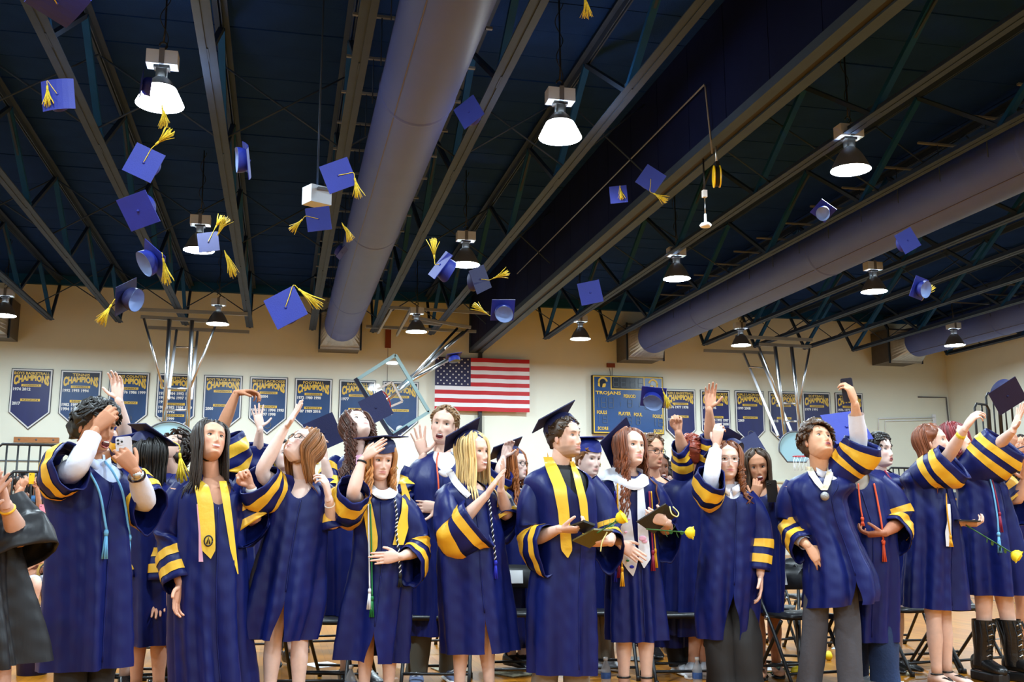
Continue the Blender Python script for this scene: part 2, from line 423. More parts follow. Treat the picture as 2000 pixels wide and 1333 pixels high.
# round air ducts, each ending in a sheet-metal box at the back wall
def duct(x, z, r, lab, y0=-6.0, y1=28.3):
    t = empty('air_duct', lab, 'duct', (x, y1, z))
    n = 40; a = np.linspace(0, 2*PI, n, endpoint=False)
    ys = np.linspace(y1, y0, 30)
    R = np.array([[(r*math.cos(q), y-y1, r*math.sin(q)) for q in a] for y in ys])
    MB().add(loft(R, True, True)).build('duct_tube', DUCT, t)
    for y in np.arange(y1-4, y0, -6.1):
        yy = np.array([-.05, -.02, .02, .05])+y-y1; rr = np.array([r, r+.012, r+.012, r])
        MB().add(loft(np.array([[(q2*math.cos(q), y2, q2*math.sin(q)) for q in a] for y2, q2 in zip(yy, rr)]))).build('duct_seam', DUCT, t)
    # long spiral-lock seam
    MB().add(bar((-.62*r, 0, -.79*r), (-.62*r, y0-y1, -.79*r), .012, .012)).build('lock_seam', mat('duct_seam_dark', srgb(80, 78, 112), .5), t, smooth=False)
    # square to round transition
    m = 40; sq = []
    for q in a:
        s = max(abs(math.cos(q)), abs(math.sin(q))); sq.append((math.cos(q)/s*.56, math.sin(q)/s*.5-.02))
    k0 = np.array([[(r*math.cos(q), -.05, r*math.sin(q)) for q in a], [(px_, .62, pz) for px_, pz in sq]])
    MB().add(loft(k0)).build('transition', GALV, t, smooth=False)
    MB().add(box((0, 1.14, -.0), (1.14, 1.05, 1.05))).build('plenum_box', mat('dark_sheet', srgb(92, 90, 92), .45, .6, var=.1), t, smooth=False)
    for e in (-1, 1): MB().add(box((e*.58, .64, -.02), (.05, .05, 1.14))).build('box_flange', TRUSS, t, smooth=False)
    MB().add(box((.0, .64, -.55), (1.16, .05, .05))).build('box_flange', GALV, t, smooth=False)
    for y in np.arange(y1-3, 8, -1.15):
        MB().add(box((-.02, y-y1, .62), (1.7, .045, .03))).build('hanger_bar', mat('zinc_strut', srgb(120, 128, 136), .5, .3), t, smooth=False)
        for e in (-.52, .52): MB().add(tube([(e, y-y1, .62), (e, y-y1, .0)], .008, 5)).build('hanger_rod', TRUSS, t)
duct(1.50, 6.42, .475, 'wide violet blue air duct running overhead left of centre')
duct(10.62, 6.42, .475, 'long violet blue air duct crossing the right of the ceiling')
duct(19.45, 6.62, .475, 'violet blue air duct nearest the right wall')
duct(-7.75, 6.42, .475, 'violet blue air duct cut off by the left edge')

# ------------------------------------------------------------------ high bay lamps
LAMPE = mat('lamp_lens_glow', (.74, .90, 1.), .4, emit=LAMP_POWER)
REFL = mat('reflector_grey', srgb(105, 105, 105), .45, .3)
REFG = mat('reflector_glare_glow', (.9, .96, 1), .4, emit=6.0)  # added glow on the lower reflector imitates lamp glare
BALL = mat('ballast_beige', srgb(185, 196, 210), .5)
def lamp(x, y, z, lab=None, glow=False, grp=None, lw=1.):
    t = empty('high_bay_lamp', lab, 'lamp', (x, y, z), group='high bay lamps of the gym ceiling')
    prof = [(.275, 0), (.27, .015), (.235, .09), (.18, .20), (.12, .29), (.075, .33)]
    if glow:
        MB().add(lathe(prof[:4], 28, caps=False)).build('glare_reflector', REFG, t)
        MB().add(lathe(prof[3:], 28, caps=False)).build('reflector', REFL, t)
    else: MB().add(lathe(prof, 28, caps=False)).build('reflector', REFL, t)
    MB().add(lathe([(.265, .012), (.001, .006)], 20, caps=False)).build('lens', LAMPE, t)
    MB().add(box((0, 0, .385), (.12, .12, .13))).build('socket', CHROME, t, smooth=False)
    MB().add(box((0, 0, .46), (.18, .13, .04))).build('socket_plate', BLKPL, t, smooth=False)
    MB().add(box((-.09, 0, .56), (.17, .2, .17))).add(box((.1, 0, .56), (.16, .2, .17))).build('ballast', BALL, t, smooth=False)
    MB().add(box((0, -.0, .57), (.06, .215, .19))).build('ballast_cover', GREYP, t, smooth=False)
    a = np.linspace(0, 1.5*PI, 12)
    MB().add(tube([(0, 0, .66)]+[(.045*math.sin(q), 0, .74-.045*math.cos(q)) for q in a], .01, 6)).build('hook', BLKPL, t)
    MB().add(tube([(0, 0, .78), (.01, 0, .95), (0, 0, ZT-z)], .012, 6)).build('hanger_chain', BLKPL, t)
    q = np.linspace(0, 1, 30)
    MB().add(tube(np.stack([.05*np.sin(q*14), .03*np.cos(q*9), .7+q*(ZT-z-.75)], 1), .006, 5)).build('power_cord', BLKPL, t)
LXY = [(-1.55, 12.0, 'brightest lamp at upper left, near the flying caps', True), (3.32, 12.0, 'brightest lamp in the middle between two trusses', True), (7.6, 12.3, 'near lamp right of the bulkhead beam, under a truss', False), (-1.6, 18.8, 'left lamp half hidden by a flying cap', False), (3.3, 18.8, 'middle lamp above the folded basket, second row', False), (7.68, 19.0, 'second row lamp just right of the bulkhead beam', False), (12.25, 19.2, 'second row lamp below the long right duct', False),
       (-1.68, 26.1, 'far lamp hanging behind the left basket frame', False), (3.3, 26.1, 'far lamp hanging between the middle duct and flag', False), (7.77, 26.2, 'far lamp above the scoreboard', False), (12.45, 26.2, 'far lamp behind the right basket frame', False), (18.3, 24.9, 'far lamp beside the duct near the right wall', False)]
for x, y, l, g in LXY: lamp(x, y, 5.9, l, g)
for x in (-6.6, -1.6, 3.3, 7.7, 12.3):
    for y in (5.2, -1.8, -8.6): lamp(x, y, 5.9, 'lamp of the ceiling grid, %s row behind the first, %s file' % ({5.2: 'nearest', -1.8: 'second', -8.6: 'last'}[y], {-6.6: 'leftmost', -1.6: 'left', 3.3: 'middle', 7.7: 'right', 12.3: 'rightmost'}[x]))
for y in (12.0, 18.8, 26.1): lamp(-6.6, y, 5.9, 'lamp beyond the left edge, %s' % {12.0: 'level with the brightest lamps', 18.8: 'level with the second row', 26.1: 'level with the far row'}[y])
for y in (12.2, 5.2): lamp(17.2, y, 5.9, 'lamp beyond the right edge, %s' % {12.2: 'level with the brightest lamps', 5.2: 'above the right seniors'}[y])
# ------------------------------------------------------------------ small hanging things
t = empty('cord_reel', 'yellow cord reel hanging from the bulkhead beam', 'cord reel', atX(1400, 345, 5.55))
RY = Ry(0)
MB().add(lathe([(.13, -.05), (.15, -.045), (.15, -.03), (.07, -.03), (.07, .03), (.15, .03), (.15, .045), (.13, .05)], 24, R=Ry(PI/2)@Rx(.3))).build('reel_drum', YELLOW, t)
MB().add(lathe([(.135, -.028), (.135, .028)], 24, R=Ry(PI/2)@Rx(.3))).build('wound_cord', BLACK, t)
MB().add(tube([(0, 0, .14), (0, 0, .55)], .014, 6)).build('hanging_chain', CHROME, t)
MB().add(box((0, 0, .17), (.05, .09, .06))).build('reel_bracket', BLKPL, t, smooth=False)
p = atX(1376, 165, 5.36); q = atX(1391, 300, 5.4); r = atX(1240, 345, 5.36)
cd = MB().add(tube([atX(1010, 535, 5.36), p, p+(0, -.02, -.05), q], .012, 6)).build('electric_conduit', mat('conduit_grey', srgb(120, 118, 112), .5), None)
tag(cd, 'thin conduit bent down along the bulkhead to the yellow reel', 'conduit')
z0 = atX(1378, 440, 5.6)
t = empty('wireless_antenna', 'small white dome on a stem under the bulkhead beam', 'antenna', z0)
MB().add(lathe([(.001, -.03), (.07, -.025), (.085, 0), (.06, .03), (.02, .045), (.016, .16), (.001, .16)], 20)).build('dome', PAPER, t)
MB().add(tube([(0, 0, .16), (.0, 0, .4)], .008, 6)).build('stem', CHROME, t)
MB().add(box((0, 0, .45), (.06, .06, .1))).build('plug', PAPER, t, smooth=False)
MB().add(tube([(0, 0, .5), (0, 0, max(.6, 6.07-z0[2]))], .012, 6)).build('cord', BLKPL, t)
z0 = atD(619, 384, 11.5)
t = empty('ceiling_speaker', 'beige box speaker hung near the wide duct, behind flying caps', 'speaker', z0)
MB().add(box((0, 0, 0), (.26, .2, .2), Rz(.5))).build('cabinet', BALL, t, smooth=False)
MB().add(box((.1, -.12, .05), (.2, .05, .03), Rz(.2))).build('bracket_arm', GREYP, t, smooth=False)
MB().add(tube([(0, 0, .1), (0, 0, ZT-z0[2])], .012, 6)).build('hanger_rod', TRUSS, t)

# ------------------------------------------------------------------ banners on the back wall
XW, ZW = np.array([1., 0, 0]), np.array([0, 0, 1.])
def banner(x, ztop, wd, side, tip, sport, conf, reg, lab, field, extra=None, extras=None):
    y = Y1-.02; t = empty('championship_banner', lab, 'banner', (x+wd/2, y, ztop), group='championship banners on the back wall')
    def shield(e): return [(-wd/2+e, -e), (-wd/2+e, -side+e*.3), (0, -tip+e*1.35), (wd/2-e, -side+e*.3), (wd/2-e, -e)]
    MB().add(prism(shield(0), .012, (0, 0, 0), XW, ZW)).build('edge_piping', BAND, t, False)
    MB().add(prism(shield(.018), .010, (0, -.008, 0), XW, ZW)).build('border', BANW, t, False)
    sh = shield(.055); n = 26
    MB().add(prism(sh, .008, (0, -.014, 0), XW, ZW)).build('field', field, t, False)
    O = np.array([0, -.024, 0.])
    w2 = wd-.16
    MB().add(prism([(-w2/2-.02, -.06), (-w2/2-.02, -.19), (w2/2+.02, -.19), (w2/2+.02, -.06)], .004, (0, -.0195, 0), XW, ZW)).build('top_strip', BAND, t, False)
    a = min(1., len(sport)/12)
    MB().add(text(sport, O+(-w2/2*a, 0, -.165), XW, ZW, w2*a, .075, .02)).build('sport_lettering', BANG, t, False)
    MB().add(text('CHAMPIONS', O+(-w2/2, 0, -.49), XW, ZW, w2, .315, .055, arch=.50)).build('champions_lettering', BANG, t, False)
    def ribbon(z, s):
        MB().add(prism([(-.25, -.035), (.25, -.035), (.25, .035), (-.25, .035)], .006, (0, -.02, z), XW, ZW)).build('ribbon', BANG, t, False)
        MB().add(text(s, np.array([-.2, -.028, z-.022]), XW, ZW, .4, .044, .01)).build('ribbon_lettering', BAND, t, False)
    def years(z, rows):
        for i, s in enumerate(rows):
            k = len(s.split()); ww = min(.21*k+.02*(k-1), wd-.16)
            MB().add(text(s, O+(-wd/2+.08 if not s.startswith(' ') else -ww/2, 0, z-i*.12), XW, ZW, ww, .088, .045)).build('year_lettering', BANW, t, False)
    ribbon(-.46, 'CONFERENCE'); years(-.61, conf)
    zr = -.86
    if extras: ribbon(-.86, extras[0]); years(-1.0, extras[1]); zr = -1.18
    ribbon(zr, 'REGION'); years(zr-.14, reg)
    if extra == 'ball':
        MB().add(ellip((0, -.03, -1.42), (.12, .02, .12), nu=20, nv=12)).build('soccer_ball_emblem', BANW, t)
        MB().add(lathe([(.001, .0), (.04, .0)], 5, c=(0, -.055, -1.42), R=Rx(PI/2), caps=False)).build('ball_patch', BAND, t, False)
    elif extra == 'helmet':
        MB().add(tube([(-.13, 0, -1.42), (-.13, 0, -1.3), (-.08, 0, -1.24), (.08, 0, -1.24), (.13, 0, -1.3), (.13, 0, -1.42)], .012, 6)).build('helmet_emblem', BANW, t)
    elif extra == 'ring':
        a = np.linspace(0, 2*PI, 24)
        MB().add(tube(np.stack([.1*np.cos(a), a*0-.025, -1.38+.1*np.sin(a)], 1), .012, 6)).build('emblem_ring', GREYP, t)
    elif extra == 'lines':
        for q in (-.2, -.05, .1): MB().add(tube([(q, -.025, -1.22), (q+.02, -.025, -1.36)], .01, 5)).build('emblem_stroke', GREYP, t)
LB = [('BOYS BASKETBALL', ['1974 2012'], ['2017'], None), ('TENNIS', ['1992 1993 1994'], ['1982 1985 1993', '1994 1995'], None), ('CROSS COUNTRY', ['1975 1976 1986 1999'], [], 'lines'),
      ('WRESTLING', ['1975 1984 1992 1994', '1993 1996 1997 1998', '1999'], ['1998 1999'], None), ('BOYS TRACK & FIELD', [], ['2000'], None), ('BOYS LACROSSE', ['1998 2004'], ['1990 1991 1994 1995', '1996 1997 1998'], 'ring'), ('FOOTBALL', ['1972 1980 1990'], ['1987 1989 2016'], 'helmet'), ('BASEBALL', ['1977'], [], None), ('BOYS SOCCER', [], ['2021'], 'ball')]
for i, (s, c, r, e) in enumerate(LB):
    banner(-7.27+1.262*i, 5.165-.007*i, 1.06, 1.2, 1.67, s, c, r, 'dark blue pennant banner reading %s CHAMPIONS' % s, BANN if i == 0 else BANB, e, ('DISTRICT', ['1981 1982 1984 1989', '1990 1992']) if s == 'WRESTLING' else None)
RB = [('GIRLS BASKETBALL', ['1976 1977 1978'], ['1991 2012'], None), ('FIELD HOCKEY', ['1993 1996'], ['1993 1994 1995 1997', '1998 2004 2007 2008', ' 2013 2019'], None), ('GIRLS LACROSSE', ['1999 2008'], ['2009'], 'ring'), ('GIRLS SOCCER', [], ['2018'], None), ('SOFTBALL', ['1979 1991'], ['2010'], None), ('VOLLEYBALL', ['1976 1977 1978', '1984'], ['2002'], None)]
for i, (s, c, r, e) in enumerate(RB):
    banner(11.62+1.168*i, 5.12+.008*i, 1.0, 1.28, 1.76, s, c, r, 'navy pennant banner reading %s CHAMPIONS' % s, BANN, e)
# two small framed square banners, low on the wall
def small_banner(px, py, wd, ht, lab):
    p = atY(px, py, Y1-.02); t = empty('small_square_banner', lab, 'banner', p)
    MB().add(prism([(0, 0), (wd, 0), (wd, ht), (0, ht)], .012, (0, 0, 0), XW, ZW)).build('border', BANG, t, False)
    MB().add(prism([(.03, .03), (wd-.03, .03), (wd-.03, ht-.03), (.03, ht-.03)], .01, (0, -.008, 0), XW, ZW)).build('white_border', BANW, t, False)
    MB().add(prism([(.07, .07), (wd-.07, .07), (wd-.07, ht-.07), (.07, ht-.07)], .01, (0, -.014, 0), XW, ZW)).build('field', BANB, t, False)
    MB().add(prism([(.12, ht*.62), (wd-.12, ht*.62), (wd-.12, ht*.74), (.12, ht*.74)], .01, (0, -.018, 0), XW, ZW)).build('ribbon', BANG, t, False)
small_banner(549, 906, 1.05, .62, 'small gold framed blue banner low behind the woman in glasses')
small_banner(1231, 925, 1.1, .95, 'small gold framed navy banner under the scoreboard')

# ------------------------------------------------------------------ flag
p = atY(850, 697, Y1-.22); q = atY(1034, 808, Y1-.22)
fw, fh = q[0]-p[0], p[2]-q[2]-.03
t = empty('wall_flag', 'red white and blue stars and stripes flag on back wall', 'flag', (p[0], Y1-.22, p[2]-fh))
def fz(x): return -.02*math.sin(x*5)-.012*math.sin(x*13+1)
def sheet(x0, x1, z0, z1, off, n=24):
    xs = np.linspace(x0, x1, n); R = np.array([[(x, fz(x)-off, z0), (x, fz(x)-off, z1)] for x in xs])
    return loft(R, False)
for i in range(13):
    z1 = fh*(1-i/13); z0 = fh*(1-(i+1)/13); x0 = fw*.375 if i < 7 else 0
    MB().add(sheet(x0, fw, z0, z1, 0)).build('red_stripe' if i % 2 == 0 else 'white_stripe', RED if i % 2 == 0 else WHITEC, t)
MB().add(sheet(0, fw*.375, fh*6/13, fh, .002)).build('canton', FBLUE, t)
def starp(r): return [((r if k % 2 == 0 else r*.42)*math.sin(k*PI/5), (r if k % 2 == 0 else r*.42)*math.cos(k*PI/5)) for k in range(10)]
sme = None
for i in range(9):
    for j in range(6 if i % 2 == 0 else 5):
        x = fw*.375*(.08+.168*j+(0 if i % 2 == 0 else .084)); z = fh*(6/13+7/13*(.93-.107*i))
        V, F = prism(starp(.033), .004, (0, 0, 0), XW, ZW)
        if sme is None: sme = MB().add((V, F)).mesh('star', PAPER, False)
        o = bpy.data.objects.new('star', sme); COL.objects.link(o); o.parent = t; o.location = (x, fz(x)-.004, z)

# ------------------------------------------------------------------ scoreboard
p = atY(1159, 846, Y1-.15); q = atY(1293, 738.5, Y1-.15); sw, sh = q[0]-p[0], q[2]-p[2]
t = empty('scoreboard', 'blue basketball scoreboard with yellow trim on back wall', 'scoreboard', (p[0], Y1-.16, p[2]))
SBL = mat('scoreboard_blue', srgb(26, 70, 128), .35, var=.06); SBD = mat('scoreboard_dark', srgb(12, 18, 34), .3); SEG = mat('unlit_segment', srgb(84, 96, 112), .5); SBY = mat('scoreboard_gold', srgb(226, 190, 70), .5)
MB().add(box((sw/2, .06, sh/2), (sw+.04, .16, sh+.04))).build('cabinet', BLACK, t, False)
def plate(x0, z0, x1, z1, m, name, off, th=.008): MB().add(prism([(x0, z0), (x1, z0), (x1, z1), (x0, z1)], th, (0, -.02-off, 0), XW, ZW)).build(name, m, t, False)
plate(0, 0, sw, sh, SBY, 'trim_frame', 0); plate(.035, .035, sw-.035, sh-.035, SBL, 'face_panel', .006)
def px2(px, py): return ((px-1160)/133*sw, (846-py+(px-1160)*-.012)/107*sh)
def rectpx(a, b, c, d, m, name, off): x0, z0 = px2(a, d); x1, z1 = px2(c, b); plate(x0, z0, x1, z1, m, name, off)
rectpx(1193, 737.5, 1258, 764, SBY, 'clock_frame', .01); rectpx(1195, 739.5, 1256, 762, SBD, 'clock_window', .016)
def digit(cx, cz, wd, ht, only1=False):
    s = .014; seg = []
    g = .006
    H = [(0, ht/2), (0, 0), (0, -ht/2)]
    mb = MB(); 
    if not only1:
        for x, z in H: mb.add(prism([(x-wd/2+g, z-s/2), (x+wd/2-g, z-s/2), (x+wd/2-g, z+s/2), (x-wd/2+g, z+s/2)], .004, (cx, -.05, cz), XW, ZW))
    for x in ((-wd/2, wd/2) if not only1 else (0,)):
        for z in (ht/4, -ht/4): mb.add(prism([(x-s/2, z-ht/4+g), (x+s/2, z-ht/4+g), (x+s/2, z+ht/4-g), (x-s/2, z+ht/4-g)], .004, (cx, -.05, cz), XW, ZW))
    mb.build('digit_segments', SEG, t, False)
def dpx(a, b, w=9, h=20, one=False): x, z = px2(a, b); digit(x, z, w/133*sw, h/107*sh, one)
for a in (1203, 1217, 1235, 1250): dpx(a, 750, 9, 17)
for a in (1179, 1193): dpx(a, 789, 9, 19)
dpx(1169, 789, 9, 19, True); dpx(1229, 789, 8, 15); dpx(1211, 791, 4, 9, True); dpx(1247, 791, 4, 9, True); dpx(1274, 789, 9, 19); dpx(1262, 789, 9, 19)
dpx(1181, 820, 8, 14); dpx(1170, 820, 8, 14, True)
for a in (1216, 1228, 1244): dpx(a, 821, 7, 14)
dpx(1287, 823, 8, 14); dpx(1276, 823, 8, 14, True)
def tpx(s, a, b, c, d, name='lettering'):
    x0, z0 = px2(a, d); x1, z1 = px2(c, b)
    MB().add(text(s, (x0, -.046, z0), XW, ZW, x1-x0, z1-z0, .03)).build(name, SBY, t, False)
tpx('TROJANS', 1164, 767, 1212, 776, 'team_lettering'); tpx('PERIOD', 1217, 772, 1240, 779); tpx('FOULS', 1166, 804, 1185, 811); tpx('PLAYER', 1207, 805, 1230, 812); tpx('FOUL', 1236, 806, 1252, 813)
tpx('FOULS', 1272, 808, 1290, 815); tpx('SCORE', 1167, 834, 1187, 840.5); tpx('MATCH', 1221, 835, 1242, 841.5); tpx('SCORE', 1273, 836, 1293, 842.5)
def warrior(cx, cz, s, f):
    # helmeted head in profile: crest arc, skull cap, cheek guard
    a = np.radians(np.linspace(10, 190, 16)); O = (cx, -.048, cz)
    crest = [(math.cos(q)*s*f, math.sin(q)*s) for q in a]+[(math.cos(q)*s*.66*f, math.sin(q)*s*.66) for q in a[::-1]]
    tail = [(-1.0*s*f, .05*s), (-1.0*s*f, -.75*s), (-.55*s*f, -.95*s), (-.66*s*f, -.1*s)]
    MB().add(prism(crest, .005, O, XW, ZW)).add(prism(tail, .005, O, XW, ZW)).build('crest_emblem', SBY, t, False)
    cap = [(math.cos(q)*s*.58*f, math.sin(q)*s*.55) for q in np.radians(np.linspace(0, 180, 12))]+[(-.58*s*f, -.9*s), (-.2*s*f, -1.0*s), (-.1*s*f, -.3*s), (.5*s*f, -.15*s)]
    MB().add(prism(cap, .005, O, XW, ZW)).build('helmet_emblem', SBD, t, False)
    face = [(.0, -.3*s), (.5*s*f, -.2*s), (.62*s*f, -.45*s), (.45*s*f, -.95*s), (-.15*s*f, -1.0*s)]
    MB().add(prism(face, .006, O, XW, ZW)).build('face_emblem', SBY, t, False)
x, z = px2(1178, 751); warrior(x, z, .16, 1); x, z = px2(1274, 751); warrior(x, z, .16, -1)
p = atY(1193, 714, Y1-.03)
ob = empty('junction_plate', 'small rust brown junction plate above the scoreboard', 'wall box', p)
MB().add(box((0, 0, 0), (.26, .05, .13))).build('plate', mat('rust_brown', srgb(130, 60, 30), .7), ob, False)
for e in (-.06, .05): MB().add(tube([(e, 0, -.05), (.0+e*.3, -.05, -.35)], .008, 5)).build('cord', BLACK, ob)
p = atY(758, 662, Y1-.03)
ob = empty('wall_bracket', 'tall rust brown plate on the wall above the folded basket', 'wall plate', p)
MB().add(box((0, 0, 0), (.17, .05, .55))).build('plate', MATS['rust_brown'], ob, False)
MB().add(tube([(0, -.03, -.27), (.0, -.03, -2.2)], .006, 5)).build('cord', GREYP, ob)
for a, b, c, l in ((27, 115, 859, 'plain oak coat board on the wall at far left'), (200, 250, 890, 'second oak coat board behind the laughing man')):
    p = atY(a, c, Y1-.03); q = atY(b, c+3, Y1-.03); L = q[0]-p[0]
    ob = empty('coat_board', l, 'board', ((p[0]+q[0])/2, Y1-.03, p[2]))
    MB().add(box((0, 0, 0), (L, .05, .14))).build('board', WOODB, ob, False)
    for e in (-.38, 0, .38): MB().add(lathe([(.02, 0), (.025, .01), (.001, .014)], 10, c=(e*L, -.025, 0), R=Rx(PI/2))).build('bolt_head', GREYP, ob)
# wall conduits at right
p = atY(1793, 776, Y1-.03); q = atY(1850, 777, Y1-.03); r = atY(1857, 830, Y1-.03)
ob = MB().add(tube([p, (21.55, Y1-.03, q[2]), (21.6, Y1-.03, r[2]-.6)], .025, 6)).build('corner_conduit', GREYP, None); tag(ob, 'grey conduit running into the right corner of wall', 'conduit')
pts = [atY(1716, 840, Y1-.05), atY(1716, 818, Y1-.05), atY(1825, 816, Y1-.05)]
ob = empty('wall_handrail', 'white hooked pull bar on the back wall at right', 'bar', pts[1])
MB().add(tube([v-pts[1] for v in pts], .02, 6)).add(tube([atY(1729, 844, Y1-.05)-pts[1], atY(1729, 823, Y1-.05)-pts[1], atY(1822, 821, Y1-.05)-pts[1]], .015, 6)).build('bar', WHITEC, ob)
MB().add(box(pts[2]-pts[1]+(0, .02, -.05), (.12, .04, .3))).build('wall_mount', WHITEC, ob, False)

# ------------------------------------------------------------------ basketball goals
def pole(t, o, a, b, r, m=CHROME, name='pole'): MB().add(tube([np.asarray(a)-o, np.asarray(b)-o], r, 10)).build(name, m, t)
FANB = mat('fan_board_blue', srgb(176, 222, 236), .35)
def fan_goal(nm, o, bars, poles, struts, rears, cross, rungs, bc, lab, fw):
    t = empty('basketball_goal', lab, 'basketball goal', o)
    for (a, b) in bars: MB().add(bar(np.asarray(a)-o, np.asarray(b)-o, .07, .09)).build('ceiling_bar', mat('bar_grey', srgb(140, 148, 156), .5), t, False)
    for (a, b) in poles: pole(t, o, a, b, .055)
    for (a, b) in struts: pole(t, o, a, b, .032, name='strut')
    for (a, b) in rears: pole(t, o, a, b, .04, WHITEC, 'rear_stay')
    for (a, b) in cross+rungs: pole(t, o, a, b, .025, name='rung')
    # fan shaped board
    a = np.radians(np.linspace(-12, 192, 40)); s = fw/2
    poly = [(s*math.cos(q), s*.92*math.sin(q)) for q in a]+[(-s*.55, -s*.72), (s*.55, -s*.72)]
    MB().add(prism(poly, .05, np.asarray(bc)-o, XW, ZW)).build('backboard', FANB, t, False)
    MB().add(tube([(np.asarray(bc)-o)+(x, -.05, z) for x, z in poly+poly[:1]], .022, 6)).build('board_rim', GREYP, t)
    a2 = np.linspace(0, 2*PI, 28); hc = np.asarray(bc)-o+(0, -.33, -s*.45)
    MB().add(tube(np.stack([hc[0]+.23*np.cos(a2), hc[1]+.23*np.sin(a2), a2*0+hc[2]], 1), .011, 6)).build('hoop', RED, t)
    mb = MB()
    for k in range(12):
        q = 2*PI*k/12
        mb.add(tube([(hc[0]+.22*math.cos(q+e*j), hc[1]+.22*math.sin(q+e*j)*(1-.1*j), hc[2]-.13*j) for j in range(4)for e in (.25,)], .006, 4))
    mb.build('net', WHITEC, t)
ya, yc = 26.85, 29.45
P_ = lambda x, y, d: atY(x, y, d)
fan_goal('l', P_(330, 860, 26.6), [(P_(272, 605, ya), P_(484, 614, ya)), (P_(289, 640, yc), P_(487, 649, yc)), (P_(275, 619.5, ya+.15), P_(424, 628, ya+.15))],
         [(P_(331, 624, ya), P_(320, 840, ya)), (P_(375, 626, ya), P_(366, 840, ya))], [(P_(281, 622, ya), P_(318, 757, ya)), (P_(424, 628, ya), P_(372, 757, ya))],
         [(P_(345, 645, yc), P_(328, 780, ya+.3)), (P_(386, 648, yc), P_(373, 780, ya+.3))], [(P_(341, 678, 28.9), P_(380, 680, 28.9))], [(P_(318, 759, ya), P_(372, 760, ya)), (P_(317, 801, ya), P_(370, 802, ya))], P_(330, 874, 26.65), 'tall basketball goal with round pale blue board, behind the left graduates', 1.36)
fan_goal('r', P_(1545, 870, 26.6), [(P_(1437, 658, ya), P_(1586, 664.5, ya)), (P_(1375, 685, yc), P_(1515, 690, yc)), (P_(1483, 673, ya+.15), P_(1584, 678, ya+.15))],
         [(P_(1514, 677, ya), P_(1533, 850, ya)), (P_(1546, 678, ya), P_(1564, 850, ya))], [(P_(1482, 677, ya), P_(1526, 790, ya)), (P_(1581, 681, ya), P_(1561, 790, ya))],
         [(P_(1452, 690, yc), P_(1520, 852, ya+.3)), (P_(1481, 690, yc), P_(1545, 842, ya+.3))], [(P_(1463, 717, 28.9), P_(1490, 719, 28.9))], [(P_(1527, 788, ya), P_(1561, 789, ya)), (P_(1531, 823, ya), P_(1564, 824, ya))], P_(1553, 877, 26.65), 'tall basketball goal with pale fan board, behind the selfie graduate', 1.05)
# folded glass goal in the middle
yg = 25.2
cs = [P_(697, 742, yg), P_(772, 694, yg), P_(838, 805, yg), P_(765, 850, yg)]; o = sum(cs)/4
t = empty('folded_basketball_goal', 'folded-up basketball goal with tilted glass backboard near the flag', 'basketball goal', o)
cs = [c-o for c in cs]
PG = mat('pale_green_frame', srgb(158, 196, 204), .35, .2)
for i in range(4): MB().add(bar(cs[i], cs[(i+1) % 4], .08, .1, up=(0, -1, 0))).build('board_frame', PG, t, False)
u = nrm(cs[1]-cs[0]); v = nrm(cs[3]-cs[0]); ctr = sum(cs)/4
MB().add(prism([(0, 0), (0, np.linalg.norm(cs[3]-cs[0])), (np.linalg.norm(cs[1]-cs[0]), np.linalg.norm(cs[3]-cs[0])), (np.linalg.norm(cs[1]-cs[0]), 0)], .012, cs[0], u, v)).build('glass_board', mat('clear_glass', (.95, .98, 1), .03, trans=1., spec=.5), t, False)
PADN = mat('navy_edge_pad', srgb(22, 30, 66), .6)
for a, b in ((0, 3), (3, 2)):
    MB().add(bar(cs[a]*1.05+(0, -.05, 0), cs[b]*1.05+(0, -.05, 0) if b == 3 or a == 3 else cs[b], .09, .13, up=(0, -1, 0))).build('edge_pad', PADN, t, False) if (a, b) == (0, 3) else MB().add(bar(cs[3]*1.06+(0, -.05, 0), (cs[3]*.6+cs[2]*.4)*1.05+(0, -.05, 0), .09, .13, up=(0, -1, 0))).build('edge_pad', PADN, t, False)
sq = [P_(737, 761, yg)-o, P_(765, 747, yg)-o, P_(786, 785, yg)-o, P_(757, 797, yg)-o]
for i in range(1, 3): MB().add(bar(sq[i-1]+(0, -.03, 0), sq[i]+(0, -.03, 0), .05, .01, up=(0, -1, 0))).build('target_line', PAPER, t, False)
MB().add(bar(sq[2]+(0, -.03, 0), sq[3]+(0, -.03, 0), .05, .01, up=(0, -1, 0))).build('target_line', PAPER, t, False)
hc = P_(752, 783, yg-.35)-o; ax = nrm(P_(762, 801, yg)-P_(744, 763, yg)); nn = nrm(np.cross(ax, (0, 1, 0)))
a2 = np.linspace(0, 2*PI, 28)
ring = [hc+ax*.24*math.cos(q)+np.array([0, -.2, 0])*math.sin(q)+nn*.07*math.sin(q) for q in a2]
MB().add(tube(ring, .014, 6)).build('hoop', RED, t)
mb = MB()
for k in range(14):
    r0 = ring[2*k]; mb.add(tube([r0, r0*.9+hc*.1+nn*-.08+np.array([0, 0, -.05]), r0*.75+hc*.25+np.array([0, 0, -.16])], .01, 4))
mb.build('net', mat('red_net', srgb(150, 40, 40), .7), t)
for k, (a, b, r) in enumerate((((778, 760, 25.3), (905, 650, 27.5), .06), ((790, 752, 25.3), (893, 642, 27.5), .035), ((806, 742, 25.3), (880, 700, 26.2), .05), ((870, 682, 26), (918, 640, 27.5), .03), ((745, 790, 25.35), (800, 748, 25.3), .05))):
    MB().add(tube([P_(*a)-o, P_(*b)-o], r, 10)).build('folding_pole', CHROME, t)
BT = MATS['bar_grey']
